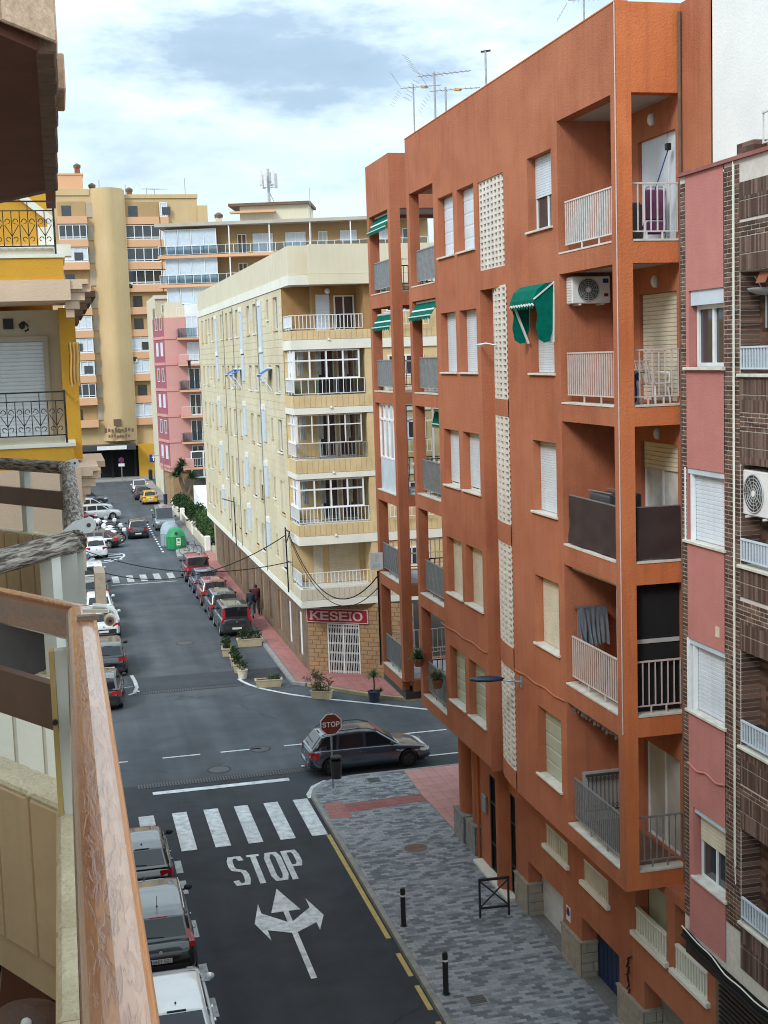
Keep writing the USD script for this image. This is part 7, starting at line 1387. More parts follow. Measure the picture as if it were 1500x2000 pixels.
        sm = fr(zb + .05) - .045; mm = trimesh.creation.icosphere(2, 1.); mm.apply_scale((.07, .11, .08)); mm.apply_translation((X(sm), sy * (W / 2 + .05), zb + .08)); part(t, 'mirror', MB().tm(mm).bar((X(sm), sy * (W / 2 - .1), zb + .02), (X(sm), sy * (W / 2 + .03), zb + .06), .04), P if col in ('white', 'silver', 'red') else MAT['car_trim'], smooth=True)
        if rails: part(t, 'roof_rail', MB().tube([(X(s), sy * (hw(roof(s), s) - .03), roof(s) + (.06 if .14 < s < .52 else .015)) for s in np.linspace(.12, .56, 12)], .016, 6), MAT['car_trim'] if col != 'brownblack' else MAT['rim'])
        hd = MB()
        for s in (bp[0] - .03, bp[1] + .0): hd.rbox(X(s) - .09, X(s) + .02, sy * halfw(s) * .985 - .02, sy * halfw(s) * .985 + .02, zb - .16, zb - .125, .008)
        part(t, 'door_handle', hd, P)
        if seams:
            sl = MB()
            for s in (bp[0], bp[1] + .02, fr(zb) - .06):
                zs = np.linspace(.30, zb - .02, 7); w_ = lambda z, s=s: low_y(z, s)
                pts = []
                for z in zs:
                    a, h = zlo(s), belt(s) - zlo(s); k = (z - a) / h; pts.append((X(s), sy * (halfw(s) * np.interp(k, [0, .16, .42, .66, .80, .93, 1], [.95, .99, 1., .985, .965, .93, .87]) + .001), z))
                sl.tube(pts, .005, 4, cap=False)
            part(t, 'door_seam', sl, MAT['car_trim'])
    part(t, 'bumper', MB().box(X(.0) - .018, X(.0) + .03, -halfw(0) * .92, halfw(0) * .92, .36, .50 if not bumper_dark else .62).box(X(.004) - .015, X(.02), -halfw(.01) * .95, halfw(.01) * .95, .30, .36), MAT['car_trim'] if bumper_dark or col in ('black', 'darkgrey', 'brownblack') else P)
    part(t, 'grille', MB().box(X(.99), X(1.) + .006, -halfw(1) * .8, halfw(1) * .8, .40, .52), MAT['car_trim']); part(t, 'front_plate', MB().box(X(1.) + .008, X(1.) + .014, -.26, .26, .40, .51), MAT['plate'])
    zp = (belt(.02) * .62) if plate != 'low' else .5; pl = part(t, 'number_plate', MB().box(X(0) - .034, X(0) - .024, -.26, .26, zp - .055, zp + .055), MAT['plate'])
    if plate and plate != 'low': FPl = frame((X(0) - .035, 0, 0), (0, -1, 0), (-1, 0, 0)); part(pl, 'characters', MB().text(plate, .075, FPl, -.20, zp - .037, 0, .003, True, wid=.43), MAT['iron']); part(pl, 'blue_band', MB().fb(FPl, -.258, -.215, zp - .05, zp + .05, 0, .002), MAT['blue_cloth'])
    part(t, 'badge', MB().cyl((X(.004) - .03, 0, belt(.02) * .83), (X(.004) - .02, 0, belt(.02) * .83), .045, sides=12), MAT['rim'])
    part(t, 'wiper', MB().bar((X(br_(rz_[0] * H + .1)) - .035, -.1, rz_[0] * H + .09), (X(br_(rz_[0] * H + .1)) - .03, .32, rz_[0] * H + .12), .02), MAT['car_trim'])
    part(t, 'brake_light', MB().box(X(rx[1]) - .02, X(rx[1]) + .02, -.2, .2, rz_[1] * H - .004, rz_[1] * H + .028), MAT['tail_red'] if spoiler else MAT['car_trim'])
    if antenna_: part(t, 'aerial', MB().tube([(X(.16), 0, roof(.16) + .02), (X(.16) - .03, 0, roof(.16) + antenna_)], .008, 5).cyl((X(.16), 0, roof(.16)), (X(.16), 0, roof(.16) + .05), .03, .015), MAT['car_trim'])
    part(t, 'underbody', MB().box(X(.06), X(.94), -W * .4, W * .4, .17, .30), MAT['car_trim'])
    return t
UP = 90.
car('white car at the bottom edge, behind the black car with the plate', (1.62, 28.35, 0), UP, 'hatch', 'white', 4.0, 1.74, 1.5, .31, antenna_=.05)
car('black off-roader with readable number plate and silver roof rail, parked by the handrail', (1.58, 33.15, 0), UP, 'suv', 'brownblack', 4.45, 1.80, 1.70, .35, rails=True, plate='6859 GZJ', antenna_=.3, tail='tall', spoiler=True)
car('dark brown hatchback parked on the near end of the crossing stripes', (1.50, 38.15, 0), UP, 'hatch', 'brownblack', 4.05, 1.74, 1.47, .31, antenna_=.05)
car('dark grey wagon with black roof rails crossing behind the stop sign', (10.15, 46.35, 0), 1.5, 'wagon', 'greyblue', 4.58, 1.80, 1.50, .32, rails=True, rim='rim_dark')
car('black hatchback with bright alloy wheel peeking out beside the handrail beyond the crossing', (1.15, 59.4, 0), 86, 'hatch', 'black', 4.1, 1.75, 1.5, .32)
car('black car with white plate and blue-tinted rear window beside the handrail', (1.55, 65.9, 0), UP, 'suv', 'black', 4.4, 1.8, 1.6, .33, plate='low')
car('white hatchback with black lower bumper behind the bracket of the handrail', (1.62, 74.9, 0), UP, 'suv', 'white', 4.3, 1.8, 1.55, .33, plate='low', bumper_dark=True)
car('white car half hidden by the bracket, just beyond the one with the black bumper', (1.55, 80.6, 0), UP, 'hatch', 'white', 4.2, 1.75, 1.5, .31)
car('dark grey car with an open-looking black mirror, third beyond the bracket', (1.5, 86.0, 0), UP, 'suv', 'darkgrey', 4.2, 1.76, 1.55, .32)
car('white van-like car beside the near end of the far crossing stripes', (1.4, 91.4, 0), UP, 'boxy', 'white', 4.3, 1.78, 1.75, .32)
car('pale blue-white hatchback below the hatched island', (.75, 98.6, 0), 78, 'hatch', 'paleblue', 4.1, 1.75, 1.45, .31)
car('pale hatchback parked before the hatched island', (2.0, 106.5, 0), 93, 'suv', 'white', 4.2, 1.8, 1.55, .33)
car('long black sedan parked askew beyond the pale hatchback', (2.1, 111.6, 0), 160, 'sedan', 'black', 4.7, 1.82, 1.42, .33)
car('silver hatchback parked broadside beyond the motorcycles', (3.0, 132.0, 0), 8, 'suv', 'silver', 4.3, 1.8, 1.55, .33)
car('dark red car mostly hidden behind the silver broadside hatchback', (.9, 130.5, 0), 20, 'hatch', 'darkred', 3.9, 1.7, 1.45, .31)
car('blue-grey hatchback parked broadside behind the silver one', (2.6, 139.0, 0), 6, 'hatch', 'silver', 4.1, 1.75, 1.5, .31)
car('dark blue car at the far end of the left parking bays', (2.3, 146.5, 0), 5, 'suv', 'darkblue', 4.3, 1.8, 1.55, .33)
car('black off-roader driving away in the middle of the far street', (5.95, 117.1, 0), 89, 'suv', 'black', 4.3, 1.8, 1.62, .34, plate='low')
car('dark grey boxy wagon with tall red tail lights, nearest in the right row', (8.62, 73.1, 0), UP, 'boxy', 'darkgrey', 4.5, 1.78, 1.70, .34, tail='tall', plate='low', rails=False)
car('black compact off-roader second in the right row, silver roof panel', (8.58, 77.8, 0), UP, 'suv', 'darkgrey', 4.3, 1.78, 1.62, .34)
car('bright red hatchback in the middle of the right row', (8.58, 82.55, 0), UP, 'suv', 'red', 4.2, 1.78, 1.58, .33)
car('blue-black car with sky shining in its rear window, behind the bright red one', (8.55, 87.3, 0), UP, 'hatch', 'darkblue', 4.2, 1.76, 1.5, .32)
car('dark red boxy off-roader at the far end of the right row', (8.5, 92.1, 0), UP, 'boxy', 'darkred', 4.2, 1.80, 1.78, .36, bumper_dark=True)
car('yellow hatchback parked far down the street', (8.75, 145.2, 0), 92, 'hatch', 'yellow', 3.9, 1.7, 1.45, .31)
car('dark car squeezed between the yellow hatchback and the white one facing the camera', (8.35, 150.6, 0), 90, 'hatch', 'black', 4.1, 1.75, 1.5, .31)
car('white car facing the camera at the far end of the street', (8.55, 158.2, 0), -91, 'suv', 'white', 4.3, 1.8, 1.5, .33)
car('grey van facing the camera behind the recycling bins', (8.6, 121.8, 0), -90, 'van', 'greygreen', 4.6, 1.85, 2.0, .34)
car('silver car parked behind the grey van', (8.9, 127.6, 0), 90, 'hatch', 'silver', 4.1, 1.76, 1.5, .31)
car('blue car in the driveway past the hedge, nearer one', (12.6, 106.2, 0), 172, 'hatch', 'blue', 4.0, 1.72, 1.45, .31)
car('dark car in the driveway past the hedge, farther one', (12.9, 109.4, 0), 172, 'hatch', 'darkblue', 4.0, 1.72, 1.45, .31)
# motorcycles
def motorcycle(label, loc, rz, m):
    t = thing('motorcycle', label, 'motorcycle', loc, rz, local=True, group='motorcycles parked in a row')
    for x in (-.62, .66):
        a = np.linspace(0, 6.2832, 19); w = part(t, 'wheel', MB().tube([(x + .29 * math.cos(k), 0, .30 + .29 * math.sin(k)) for k in a], .055, 6, cap=False), MAT['tyre']); part(w, 'rim', MB().cyl((x, -.03, .3), (x, .03, .3), .17, sides=14), MAT['rim'])
    s = trimesh.creation.icosphere(2, 1.); s.apply_scale((.36, .15, .2)); s.apply_translation((.12, 0, .78)); part(t, 'tank', MB().tm(s), MAT[m], smooth=True); part(t, 'seat', MB().rbox(-.75, -.05, -.14, .14, .74, .84, .04), MAT['car_trim']); part(t, 'engine', MB().rbox(-.25, .3, -.14, .14, .28, .66, .05), MAT['rim_dark'])
    s = trimesh.creation.icosphere(2, 1.); s.apply_scale((.22, .2, .26)); s.apply_translation((.62, 0, .92)); part(t, 'fairing', MB().tm(s), MAT[m], smooth=True); part(t, 'handlebar', MB().tube([(.42, -.36, 1.02), (.5, 0, 1.0), (.42, .36, 1.02)], .018, 6), MAT['car_trim']); part(t, 'fork', MB().bar((.66, .1, .3), (.52, .1, .95), .04).bar((.66, -.1, .3), (.52, -.1, .95), .04), MAT['rim']); part(t, 'top_box', MB().rbox(-.98, -.66, -.2, .2, .82, 1.12, .05), MAT[m])
for k, (x, y, m) in enumerate(((3.9, 114.6, 'plastic_white'), (3.8, 116.4, 'rim'), (3.75, 118.2, 'plastic_white'), (3.6, 120.2, 'rim_dark'), (3.4, 122.4, 'plastic_white'), (2.7, 124.2, 'rim'))): motorcycle(['white motorcycle nearest the black sedan', 'silver motorcycle second from the black sedan', 'white motorcycle third from the black sedan', 'dark motorcycle in the middle of the bike row', 'white motorcycle near the far end of the bike row', 'silver motorcycle leaning at the far end of the bike row'][k], (x, y, 0), 172, m)
for k, y in enumerate((112.9, 127.0)): mark('bay_line', [rect(.6, 4.6, y, y + .14)], 'road_paint_worn', ['painted bay line before the motorcycles', 'painted bay line beyond the motorcycles'][k])
# ------------------------------------------------------------------ street things
surf('igloo_green', (.012, .20, .07), (.02, .25, .09), scale=3., rough=.5, coord='obj'); surf('igloo_grey', (.27, .32, .37), (.22, .27, .31), scale=3., rough=.5, coord='obj'); plain('label_paper', (.62, .68, .58), .6)
def igloo(label, loc, m, sticker):
    t = thing('recycling_container', label, 'recycling bin', loc, 0, local=True, group='recycling containers'); prof = [(.0, .04), (.72, .04), (.76, .12), (.76, 1.0), (.74, 1.04), (.78, 1.08), (.74, 1.16), (.64, 1.45), (.47, 1.66), (.22, 1.78), (0, 1.8)]
    part(t, 'body', MB().lathe(prof[:5], sides=22), MAT[m], smooth=35); part(t, 'dome', MB().lathe(prof[4:], sides=22), MAT[m], smooth=35); F = frame((0, -.75, 0), (1, 0, 0), (0, -1, 0)); part(t, 'mouth', MB().poly([F(.13 * math.cos(a), 1.36 + .12 * math.sin(a), -.02 - .5 * (.12 * math.sin(a) + .1)) for a in np.linspace(0, 6.28, 17)[:-1]]), MAT['car_trim']); mb = MB()
    for k in range(11): a = 2 * math.pi * k / 11; mb.bar((.77 * math.cos(a), .77 * math.sin(a), .1), (.77 * math.cos(a), .77 * math.sin(a), 1.0), .03)
    part(t, 'ribs', mb, MAT[m]); part(t, 'lifting_ring', MB().tube([(.09 * math.cos(a), 0, 1.86 + .09 * math.sin(a)) for a in np.linspace(0, 6.28, 13)], .015, 5), MAT['galv'])
    if sticker: part(t, 'poster', MB().fb(F, -.02, .32, .4, 1.0, -.012, .015), MAT['label_paper']); part(t, 'poster_print', MB().fb(F, .05, .25, .72, .92, .015, .018).fb(F, .04, .26, .52, .58, .015, .018), MAT['igloo_green'])
igloo('green igloo recycling container with a pale poster', (8.45, 107.3, 0), 'igloo_green', True); igloo('pale grey igloo recycling container behind the green one', (8.15, 109.4, 0), 'igloo_grey', False); igloo('second grey igloo container, half hidden beside the grey van', (8.3, 111.6, 0), 'igloo_grey', False)
def bicycle(label, loc, rz):
    t = thing('bicycle', label, 'bicycle', loc, rz, local=True)
    for x in (-.52, .52):
        a = np.linspace(0, 6.2832, 25); w = part(t, 'wheel', MB().tube([(x + .34 * math.cos(k), 0, .35 + .34 * math.sin(k)) for k in a], .022, 6, cap=False), MAT['tyre']); mb = MB()
        for k in range(10): b = k * .628; mb.tube([(x, 0, .35), (x + .33 * math.cos(b), 0, .35 + .33 * math.sin(b))], .003, 4)
        part(w, 'spokes', mb, MAT['galv'])
    part(t, 'frame', MB().tube([(-.52, 0, .35), (-.08, 0, .32), (.36, 0, .78), (-.2, 0, .78), (-.08, 0, .32)], .02, 6).tube([(-.2, 0, .78), (-.52, 0, .35)], .014, 6).tube([(.34, 0, .9), (.52, 0, .35)], .018, 6), MAT['iron']); part(t, 'saddle', MB().rbox(-.34, -.08, -.07, .07, .92, .98, .02).bar((-.2, 0, .78), (-.21, 0, .93), .025), MAT['car_trim']); part(t, 'handlebar', MB().tube([(.28, -.28, 1.0), (.34, 0, 1.02), (.28, .28, 1.0)], .014, 6).tube([(.34, 0, .85), (.34, 0, 1.02)], .016, 6), MAT['car_trim']); part(t, 'pedal', MB().bar((-.08, -.14, .2), (-.08, .14, .44), .03), MAT['car_trim'])
bicycle('black bicycle standing on the pavement corner by the green container', (9.2, 102.9, .12), -4)
def sign_post(label, x, y, h, draw, cat='sign', r=.03, z0=0.):
    t = thing('street_sign', label, cat, (x, y, z0)); part(t, 'post', MB().cyl((x, y, z0), (x, y, z0 + h), r, sides=10), MAT['galv']); F = frame((x, y - r - .012, 0), (1, 0, 0), (0, -1, 0)); draw(t, F, z0 + h); return t
def octo(R, n=0): return [(R * math.cos(math.radians(22.5 + 45 * k)), R * math.sin(math.radians(22.5 + 45 * k))) for k in range(8)]
plain('stop_red', (.16, .02, .016), .5)
def stop_plate(t, F, z):
    R = .40; z -= R * .9; part(t, 'plate', MB().prism([(a, b + z) for a, b in octo(R)], F, -.012, .0), MAT['plastic_white']); part(t, 'red_face', MB().prism([(a, b + z) for a, b in octo(R * .91)], F, .0, .004), MAT['stop_red']); part(t, 'lettering', MB().text('STOP', .17, F, -.30, z - .085, .004, .004, True, wid=.60), MAT['plastic_white']); mb = MB()
    for u in (-.1, .08): mb.fb(F, u, u + .05, z + R * .92, z + R * .92 + .06, -.03, .0)
    part(t, 'bracket', mb, MAT['galv']); part(t, 'back', MB().prism([(a, b + z) for a, b in octo(R * .98)], F, -.02, -.012), MAT['galv'])
SX, SY = 8.38, 43.75
sign_post('red octagonal STOP sign on a grey post at the pavement corner', SX, SY, 2.62, stop_plate, z0=.12)
t = thing('litter_bin', 'black litter bin hung on the stop sign post', 'litter bin', (SX + .1, SY - .22, .5)); part(t, 'bin', MB().lathe([(0, .55), (.17, .55), (.20, 1.0), (.215, 1.12), (.215, 1.17), (.19, 1.17), (.18, 1.0), (0, 1.0)], (SX + .08, SY - .26, 0), 20), MAT['car_trim'], smooth=35); part(t, 'bracket', MB().bar((SX, SY - .02, .9), (SX + .05, SY - .1, .9), .05), MAT['iron']); part(t, 'rain_hood', MB().lathe([(.2, 1.26), (.19, 1.31), (0, 1.35)], (SX + .08, SY - .26, 0), 20), MAT['car_trim'], smooth=35); part(t, 'hood_arm', MB().bar((SX - .1, SY - .26, 1.1), (SX - .1, SY - .26, 1.3), .02).bar((SX + .26, SY - .26, 1.1), (SX + .26, SY - .26, 1.3), .02), MAT['iron'])
def no_entry(t, F, z):
    a = np.linspace(0, 6.2832, 25)[:-1]; part(t, 'disc', MB().prism([(.35 * math.cos(k), z - .35 + .35 * math.sin(k)) for k in a], F, -.01, .01), MAT['sign_red']); part(t, 'blue_disc', MB().prism([(.24 * math.cos(k), z - .35 + .24 * math.sin(k)) for k in a], F, .01, .015), MAT['blue_cloth']); part(t, 'red_cross', MB().bar(F(-.2, z - .55, .02), F(.2, z - .15, .02), .07, .01), MAT['sign_red']); part(t, 'plate', MB().fb(F, -.38, .38, z - 1.15, z - .78, -.01, .01), MAT['plastic_white'])
sign_post('round red sign with a white plate before the hotel canopy', 7.3, 174.5, 3.1, no_entry, r=.05)
def one_way(t, F, z): part(t, 'plate', MB().fb(F, -.5, .5, z - 1.0, z, -.01, .01), MAT['darkplate'] if 'darkplate' in MAT else MAT['blue_cloth']); part(t, 'arrow', MB().prism([(-.07, z - .85), (.07, z - .85), (.07, z - .45), (.22, z - .45), (0, z - .15), (-.22, z - .45), (-.07, z - .45)], F, .01, .016), MAT['plastic_white'])
sign_post('dark square arrow sign before the yellow wall at the end of the street', 11.4, 174.5, 3.3, one_way, r=.05)
t = thing('bench_post', 'slim dark waste bin post at the end of the street', 'post', (11.0, 174, .12)); part(t, 'post', MB().cyl((10.9, 174, .12), (10.9, 174, 1.3), .26, sides=12), MAT['iron']); part(t, 'cap', MB().cyl((10.9, 174, 1.3), (10.9, 174, 1.5), .3, .1, sides=12), MAT['plastic_dark'])
def lamp_post(label, x, y, h): t = thing('street_lamp', label, 'street lamp', (x, y, 0)); part(t, 'pole', MB().tube([(x, y, 0), (x, y, h)], [.09, .05], 8), MAT['galv']); part(t, 'arm', MB().tube([(x, y, h), (x - .5, y, h + .2)], .04, 6), MAT['galv']); part(t, 'head', MB().rbox(x - 1.1, x - .45, y - .12, y + .12, h + .12, h + .24, .04), MAT['plastic_grey'])
lamp_post('thin grey lamp post before the crimson house', 10.25, 141.5, 5.2)
t = thing('bollard', 'dark post with a mail slot on the pavement by the yellow hatchback', 'post', (10.2, 140.5, .12)); part(t, 'post', MB().cyl((10.2, 140.5, .12), (10.2, 140.5, 1.2), .2, sides=10), MAT['lamp_blue']); part(t, 'cap', MB().cyl((10.2, 140.5, 1.2), (10.2, 140.5, 1.3), .22, sides=10), MAT['iron'])
# bollards with a white ring
def bollard(label, loc): t = thing('bollard', label, 'bollard', loc, local=True, group='black bollards on the near pavement'); part(t, 'post', MB().lathe([(.065, 0), (.065, .98), (.05, 1.02), (0, 1.03)], sides=18), MAT['black_metal'], smooth=35); part(t, 'ring', MB().lathe([(.066, .80), (.069, .81), (.069, .835), (.066, .845)], sides=18), MAT['plastic_white']); part(t, 'foot', MB().lathe([(.10, 0), (.10, .012), (.066, .02)], sides=18), MAT['black_metal']); return t
b0 = bollard('black bollard with a white ring, nearer the camera, by the square drain cover', (7.88, 28.25, .125)); copy(b0, (7.88, 32.15, .125), 0, 'black bollard with a white ring, the farther of the two, below the X-braced barrier')
# X-braced barrier
a, b = on_z(938, 1793, .125), on_z(994, 1787, .125); t = thing('pedestrian_barrier', 'black X-braced steel barrier on the pavement before the entrance', 'barrier', a); hh = 1.06
part(t, 'post', MB().bar(a, a + (0, 0, hh), .05), MAT['black_metal']); part(t, 'post', MB().bar(b, b + (0, 0, hh), .05), MAT['black_metal']); part(t, 'rail', MB().bar(a + (0, 0, hh - .03), b + (0, 0, hh - .03), .06), MAT['black_metal']); part(t, 'rail', MB().bar(a + (0, 0, .26), b + (0, 0, .26), .05), MAT['black_metal']); part(t, 'brace', MB().bar(a + (0, 0, .28), b + (0, 0, hh - .06), .035), MAT['black_metal']); part(t, 'brace', MB().bar(a + (0, 0.04, hh - .06), b + (0, .04, .28), .035), MAT['black_metal'])
# planters of the shop terrace
def shrub(mb, c, r, h, n, lw, seed): 
    rg = random.Random(seed); c = np.asarray(c, float)
    for i in range(n):
        d = unit([rg.gauss(0, 1), rg.gauss(0, 1), rg.gauss(0, 1)]); k = rg.random() ** .4; p = c + np.array([d[0] * r * k, d[1] * r * k, h / 2 + d[2] * h / 2 * k]); e = unit([rg.gauss(0, 1), rg.gauss(0, 1), rg.gauss(.4, .6)]); s = unit(np.cross(e, [rg.random(), rg.random(), .3])) * lw / 2; L = lw * rg.uniform(1.4, 2.6); mb.add([p, p + e * L * .5 + s, p + e * L, p + e * L * .5 - s], [[0, 1, 2], [0, 2, 3]])
def planter(label, loc, rz, w, d, h, plant, seed, m='planter_cream', round_=False):
    t = thing('planter', label, 'planter', loc, rz, local=True, group='planters at the shop corner')
    if round_: part(t, 'pot', MB().lathe([(0, 0), (d * .38, 0), (d * .5, h * .92), (d * .54, h), (d * .46, h), (d * .44, h * .9), (0, h * .9)], sides=20), MAT[m])
    else:
        v = MB(); v.hexa([(-w * .46, -d * .42, 0), (w * .46, -d * .42, 0), (w * .46, d * .42, 0), (-w * .46, d * .42, 0), (-w / 2, -d / 2, h * .9), (w / 2, -d / 2, h * .9), (w / 2, d / 2, h * .9), (-w / 2, d / 2, h * .9)]); part(t, 'trough', v, MAT[m]); part(t, 'rim', MB().box(-w * .53, w * .53, -d * .54, -d * .42, h * .88, h).box(-w * .53, w * .53, d * .42, d * .54, h * .88, h).box(-w * .53, -w * .46, -d * .42, d * .42, h * .88, h).box(w * .46, w * .53, -d * .42, d * .42, h * .88, h), MAT[m])
    part(t, 'soil', MB().box(-w * .45, w * .45, -d * .4, d * .4, h * .80, h * .91) if not round_ else MB().lathe([(d * .44, h * .88), (0, h * .9)], sides=16), MAT['soil'])
    mb, st = MB(), MB(); rg = random.Random(seed)
    if plant == 'bush':
        for k in range(max(1, int(w / .35))): shrub(mb, ((k + .5) * w / max(1, int(w / .35)) - w / 2, 0, h * .9), .24, .5, 150, .06, seed + k)
    elif plant == 'low': 
        for k in range(4): shrub(mb, (rg.uniform(-.1, .42) * w, 0, h * .85), .14, .24, 46, .05, seed + k)
    elif plant == 'stems':
        for k in range(9):
            x, y = rg.uniform(-.42, .42) * w, rg.uniform(-.3, .3) * d; top = np.array([x + rg.gauss(0, .22), y + rg.gauss(0, .2), h + rg.uniform(.4, 1.0)]); st.tube([(x, y, h * .85), (x + (top[0] - x) * .3, y, h + .35), tuple(top)], .012, 4); shrub(mb, top - (0, 0, .25), .16, .42, 40, .06, seed + 20 + k); shrub(mb, (x, y, h * .9), .12, .4, 26, .06, seed + 40 + k)
    elif plant == 'palm':
        st.tube([(0, 0, h * .8), (.02, 0, h + .35), (.0, .02, h + .6)], [.05, .04, .035], 7); leafy(mb, (0, .02, h + .6), .1, 120, .035, .62, seed, .95, .35); leafy(mb, (.28, .0, h * .85), .1, 50, .03, .3, seed + 1, .9, .1)
    part(t, 'stems', st, MAT['step_brown']); part(t, 'foliage', mb, MAT['leaf_dry' if plant == 'stems' else 'leaf_dark' if plant == 'bush' else 'leaf']); return t
planter('long cream trough behind the dark grey wagon, dense green plants', (8.95, 68.4, 0), -3, 1.3, .45, .42, 'bush', 1); planter('cream trough seen end-on at the street edge, with spiky bush, farthest of the row', (7.55, 66.9, 0), 82, 1.3, .45, .42, 'bush', 2); planter('cream trough second in the row at the street edge', (7.65, 64.4, 0), 84, 1.0, .45, .42, 'bush', 3); planter('small cream trough third in the row at the street edge', (7.6, 62.9, 0), 86, .9, .42, .42, 'bush', 4)
planter('small terracotta-toned pot with white flowers at the start of the curved white line', (7.62, 61.35, 0), 0, .6, .5, .42, 'bush', 5, 'shutter_cream', True); planter('low cream trough with a small plant inside the curved white line', (8.55, 59.35, 0), -6, 1.2, .42, .36, 'low', 6)
planter('cream lobed trough with tall dry stems before the shop grille', (10.45, 56.4, 0), -32, .9, .42, .36, 'stems', 7); planter('slender green palm in a dark pot at the yellow kerb', (12.5, 55.0, 0), 0, .5, .55, .46, 'palm', 9, 'lamp_blue', True)
# hedge, garden wall and palm beyond the cream block
gw = thing('garden_wall', 'low cream garden wall with round-topped pillar beside the hedge', 'wall', (10.7, 112, .12)); part(gw, 'wall', MB().box(10.55, 10.75, 104.4, 136, .1, .85).box(10.75, 13.2, 104.2, 104.4, .1, .5), MAT['cream_wall'])
for y in (104.3, 115, 126, 135.5): part(gw, 'pillar', MB().rbox(10.45, 10.9, y - .22, y + .22, .1, 1.3, .06), MAT['band_white'])
part(gw, 'ramp_cover', MB().hexa([(12.2, 117, .1), (20, 117, .1), (20, 130, .1), (12.2, 130, .1), (12.2, 117, 1.2), (20, 117, 1.2), (20, 130, 3.0), (12.2, 130, 3.0)]), MAT['wall_white'], 'white sloping garage roof behind the hedge')
for k, (x, y, r, h, m) in enumerate(((11.6, 106.5, .85, 1.9, 'leaf'), (11.5, 110.3, .9, 2.0, 'leaf'), (11.5, 114.5, .9, 2.1, 'leaf'), (11.4, 119.5, .95, 2.2, 'leaf_dark'), (11.3, 127, .8, 1.7, 'leaf_dark'), (11.2, 133, .9, 1.8, 'leaf_dark'))):
    t = thing('hedge_shrub', ['rounded green shrub at the near end of the hedge', 'bright green shrub second in the hedge', 'green shrub third in the hedge', 'darker shrub in the middle of the hedge before the white garage roof', 'dark shrub beyond the white garage roof', 'dark shrub at the foot of the palm'][k], 'shrub', (x, y, .1), local=True, group='hedge beyond the cream block'); mb = MB()
    for j in range(6): a = j * 1.05; shrub(mb, (r * .35 * math.cos(a), r * .9 * math.sin(a), .25 + .1 * (j % 2)), r * .7, h * .85, 330, .13, 100 + k * 10 + j)
    part(t, 'foliage', mb, MAT[m]); part(t, 'stem', MB().tube([(0, 0, 0), (0, 0, h * .5)], .06, 6), MAT['step_brown'])
t = thing('palm_tree', 'dark spiky palm tree before the rose-pink balconies', 'palm tree', (12.0, 136.8, .1)); p = np.array([12.0, 136.8, .1]); part(t, 'trunk', MB().tube([p, p + (.1, 0, 1.2), p + (-.35, 0, 2.6), p + (-.45, 0, 3.2)], [.28, .22, .2, .2], 10).tube([p + (.1, 0, 1.0), p + (.7, 0, 2.4)], [.2, .14], 8), MAT['step_brown']); mb = MB()
for k, c in enumerate(((-.5, 0, 3.6), (-.2, .1, 4.3), (.75, 0, 2.9), (-.8, 0, 3.2))): leafy(mb, p + c, .2, 170, .09, 1.35, 60 + k, 1.1, .3)
part(t, 'crown', mb, MAT['leaf_dark'])
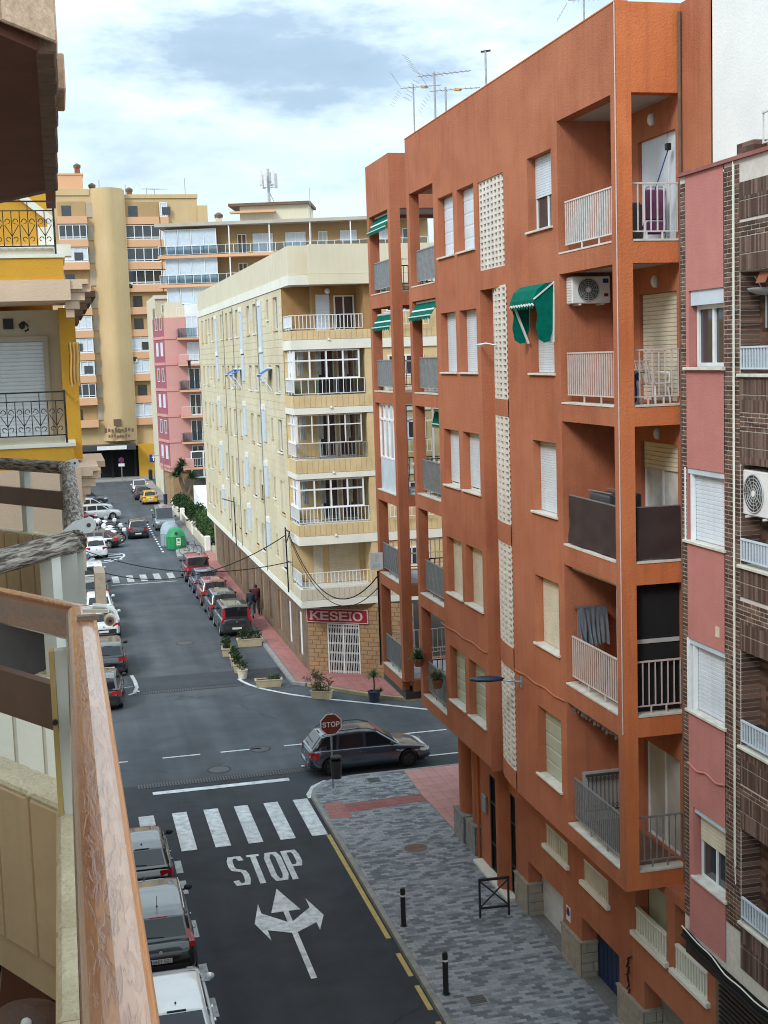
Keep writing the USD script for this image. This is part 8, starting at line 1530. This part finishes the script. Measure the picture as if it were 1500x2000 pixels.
# ------------------------------------------------------------------ two people walking
plain('skin', (.36, .20, .14), .6); plain('hair', (.012, .009, .008), .6); plain('navy', (.020, .026, .045), .85); plain('maroon', (.06, .012, .018), .85); plain('trousers_grey', (.075, .08, .095), .85); plain('trousers_dark', (.018, .018, .022), .85); plain('shoe', (.02, .018, .018), .6)
def person(label, loc, rz, top, low, hgt=1.72, hood=False):
    """One continuous figure in mid-stride, hulls of spheres along a posed skeleton, smoothed; faces +x before turning."""
    k = hgt / 1.72; t = thing('person', label, 'person', loc, rz, local=True)
    J = dict(pel=(0, 0, .93, .135), wai=(0, 0, 1.08, .125), che=(.02, 0, 1.28, .15), sl=(.01, .17, 1.40, .075), sr=(.01, -.17, 1.40, .075), nek=(.03, 0, 1.47, .055), hea=(.05, 0, 1.60, .095), chin=(.085, 0, 1.555, .06),
             hl=(0, .09, .90, .10), kl=(.16, .09, .50, .065), al=(.12, .09, .10, .045), tl=(.27, .10, .045, .04), hr=(0, -.09, .90, .10), kr=(-.06, -.09, .49, .065), ar=(-.30, -.09, .17, .045), tr=(-.20, -.10, .045, .04),
             el=(-.07, .23, 1.13, .05), wl=(-.03, .23, .90, .035), er=(.05, -.23, 1.13, .05), wr=(.16, -.22, .93, .035))
    def hull(names, inf=0.):
        s = [m3.Manifold.sphere(J[n][3] + inf, 18).translate(J[n][:3]) for n in names]; return m3.Manifold.batch_hull(s)
    def blend(bones, inf=0., sm=8):
        M = hull(bones[0], inf)
        for b in bones[1:]: M = M + hull(b, inf)
        M = M.refine_to_length(.035); m = M.to_mesh(); tm_ = trimesh.Trimesh(m.vert_properties[:, :3], m.tri_verts, process=True); trimesh.smoothing.filter_taubin(tm_, iterations=sm); tm_.apply_scale(k); return tm_
    legs = [('hl', 'kl'), ('kl', 'al'), ('hr', 'kr'), ('kr', 'ar'), ('pel', 'hl', 'hr')]; torso = [('pel', 'wai'), ('wai', 'che', 'sl', 'sr'), ('che', 'nek'), ('sl', 'el'), ('el', 'wl'), ('sr', 'er'), ('er', 'wr')]
    hands = MB()
    part(t, 'body', MB().tm(blend(torso + legs + [('nek', 'hea'), ('hea', 'chin')])), MAT['skin'], smooth=True); part(t, 'trousers', MB().tm(blend(legs, .016)), MAT[low], smooth=True); part(t, 'jacket', MB().tm(blend(torso[:2] + torso[3:] + [('pel', 'che')], .022)), MAT[top], smooth=True)
    for s in ('l', 'r'):
        w = np.array(J['w' + s][:3]); hb = MB()
        hb.tm(m3_tm(m3.Manifold.batch_hull([m3.Manifold.sphere(.024, 10).translate(w), m3.Manifold.sphere(.03, 10).translate(w + (.015, 0, -.08))])))
        for f in range(4): o = w + (.03 - .02 * f, 0, -.09); hb.tube([o, o + (.006, 0, -.045), o + (.016, 0, -.078 + .006 * abs(f - 1))], [.009, .0085, .007], 6)
        hb.tube([w + (.03, 0, -.04), w + (.052, .0, -.075), w + (.055, 0, -.10)], [.010, .009, .008], 6); hb.v = [q * k for q in hb.v]; part(t, 'hand', hb, MAT['skin'])
        sh = m3.Manifold.batch_hull([m3.Manifold.sphere(.052, 12).translate(J['a' + s][:3]), m3.Manifold.sphere(.045, 12).translate(J['t' + s][:3])]); q = MB().tm(m3_tm(sh)); q.v = [p_ * k for p_ in q.v]; part(t, 'shoe', q, MAT['shoe'])
    h = np.array(J['hea'][:3]); s = trimesh.creation.icosphere(3, .106); v = np.array(s.vertices); v = v[:, :] * (1., .92, 1.12); v[:, 2] = np.where((v[:, 0] > .045) & (v[:, 2] < .04), v[:, 2] * .3 + .055, v[:, 2]); v[:, 0] = np.minimum(v[:, 0], .062); s.vertices = (v + h + (-.012, 0, .018)) * k; part(t, 'hair', MB().tm(s), MAT['hair'], smooth=True)
    fc = MB()
    for sy in (-1, 1): fc.tm(trimesh.creation.icosphere(1, .011), trimesh.transformations.translation_matrix(h * k + np.array([.088, sy * .032, .0]) * k))
    part(t, 'eyes', fc, MAT['hair']); part(t, 'nose', MB().hexa([tuple((h + np.array(q)) * k) for q in ((.085, -.016, -.045), (.118, -.008, -.042), (.118, .008, -.042), (.085, .016, -.045), (.085, -.006, .005), (.092, -.004, .005), (.092, .004, .005), (.085, .006, .005))]), MAT['skin']); part(t, 'mouth', MB().bar((h + (.094, -.025, -.065)) * k, (h + (.094, .025, -.065)) * k, .008), MAT['maroon'])
    ea = MB()
    for sy in (-1, 1): ea.tm(trimesh.creation.icosphere(1, .022), trimesh.transformations.translation_matrix((h + (-.01, sy * .095, -.01)) * k))
    part(t, 'ears', ea, MAT['skin'])
    return t
def m3_tm(M): m = M.to_mesh(); return trimesh.Trimesh(m.vert_properties[:, :3], m.tri_verts, process=False)
person('person in a navy jacket and grey trousers walking away along the red pavement', (10.02, 75.4, .137), 88, 'navy', 'trousers_grey', 1.66); person('person in a dark maroon jacket walking close to the wall beside the one in navy', (10.48, 76.4, .137), 94, 'maroon', 'trousers_dark', 1.74)
# litter and small bits
for k, (x, y) in enumerate(((270, 1351), (592, 1497))): c = on_z(x, y); obj('paper_scrap', MB().rbox(c[0] - .06, c[0] + .06, c[1] - .08, c[1] + .08, 0.004, .03, .008), MAT['plastic_white'], ['white paper scrap on the drain channel beyond the crossing', 'white paper scrap on the asphalt near the stop sign'][k], 'litter')
c = FO(31.9, 14.9, .1); obj('plastic_bag', MB().tube([FO(32.1, 15.0, .0), FO(31.7, 15.02, .2), FO(31.3, 15.05, .12), FO(31.0, 15.0, -.02)], [.01, .045, .03, .02], 8), MAT['glass_frost'], 'clear plastic bag caught on the pierced screen of the third floor', 'bag', smooth=True)
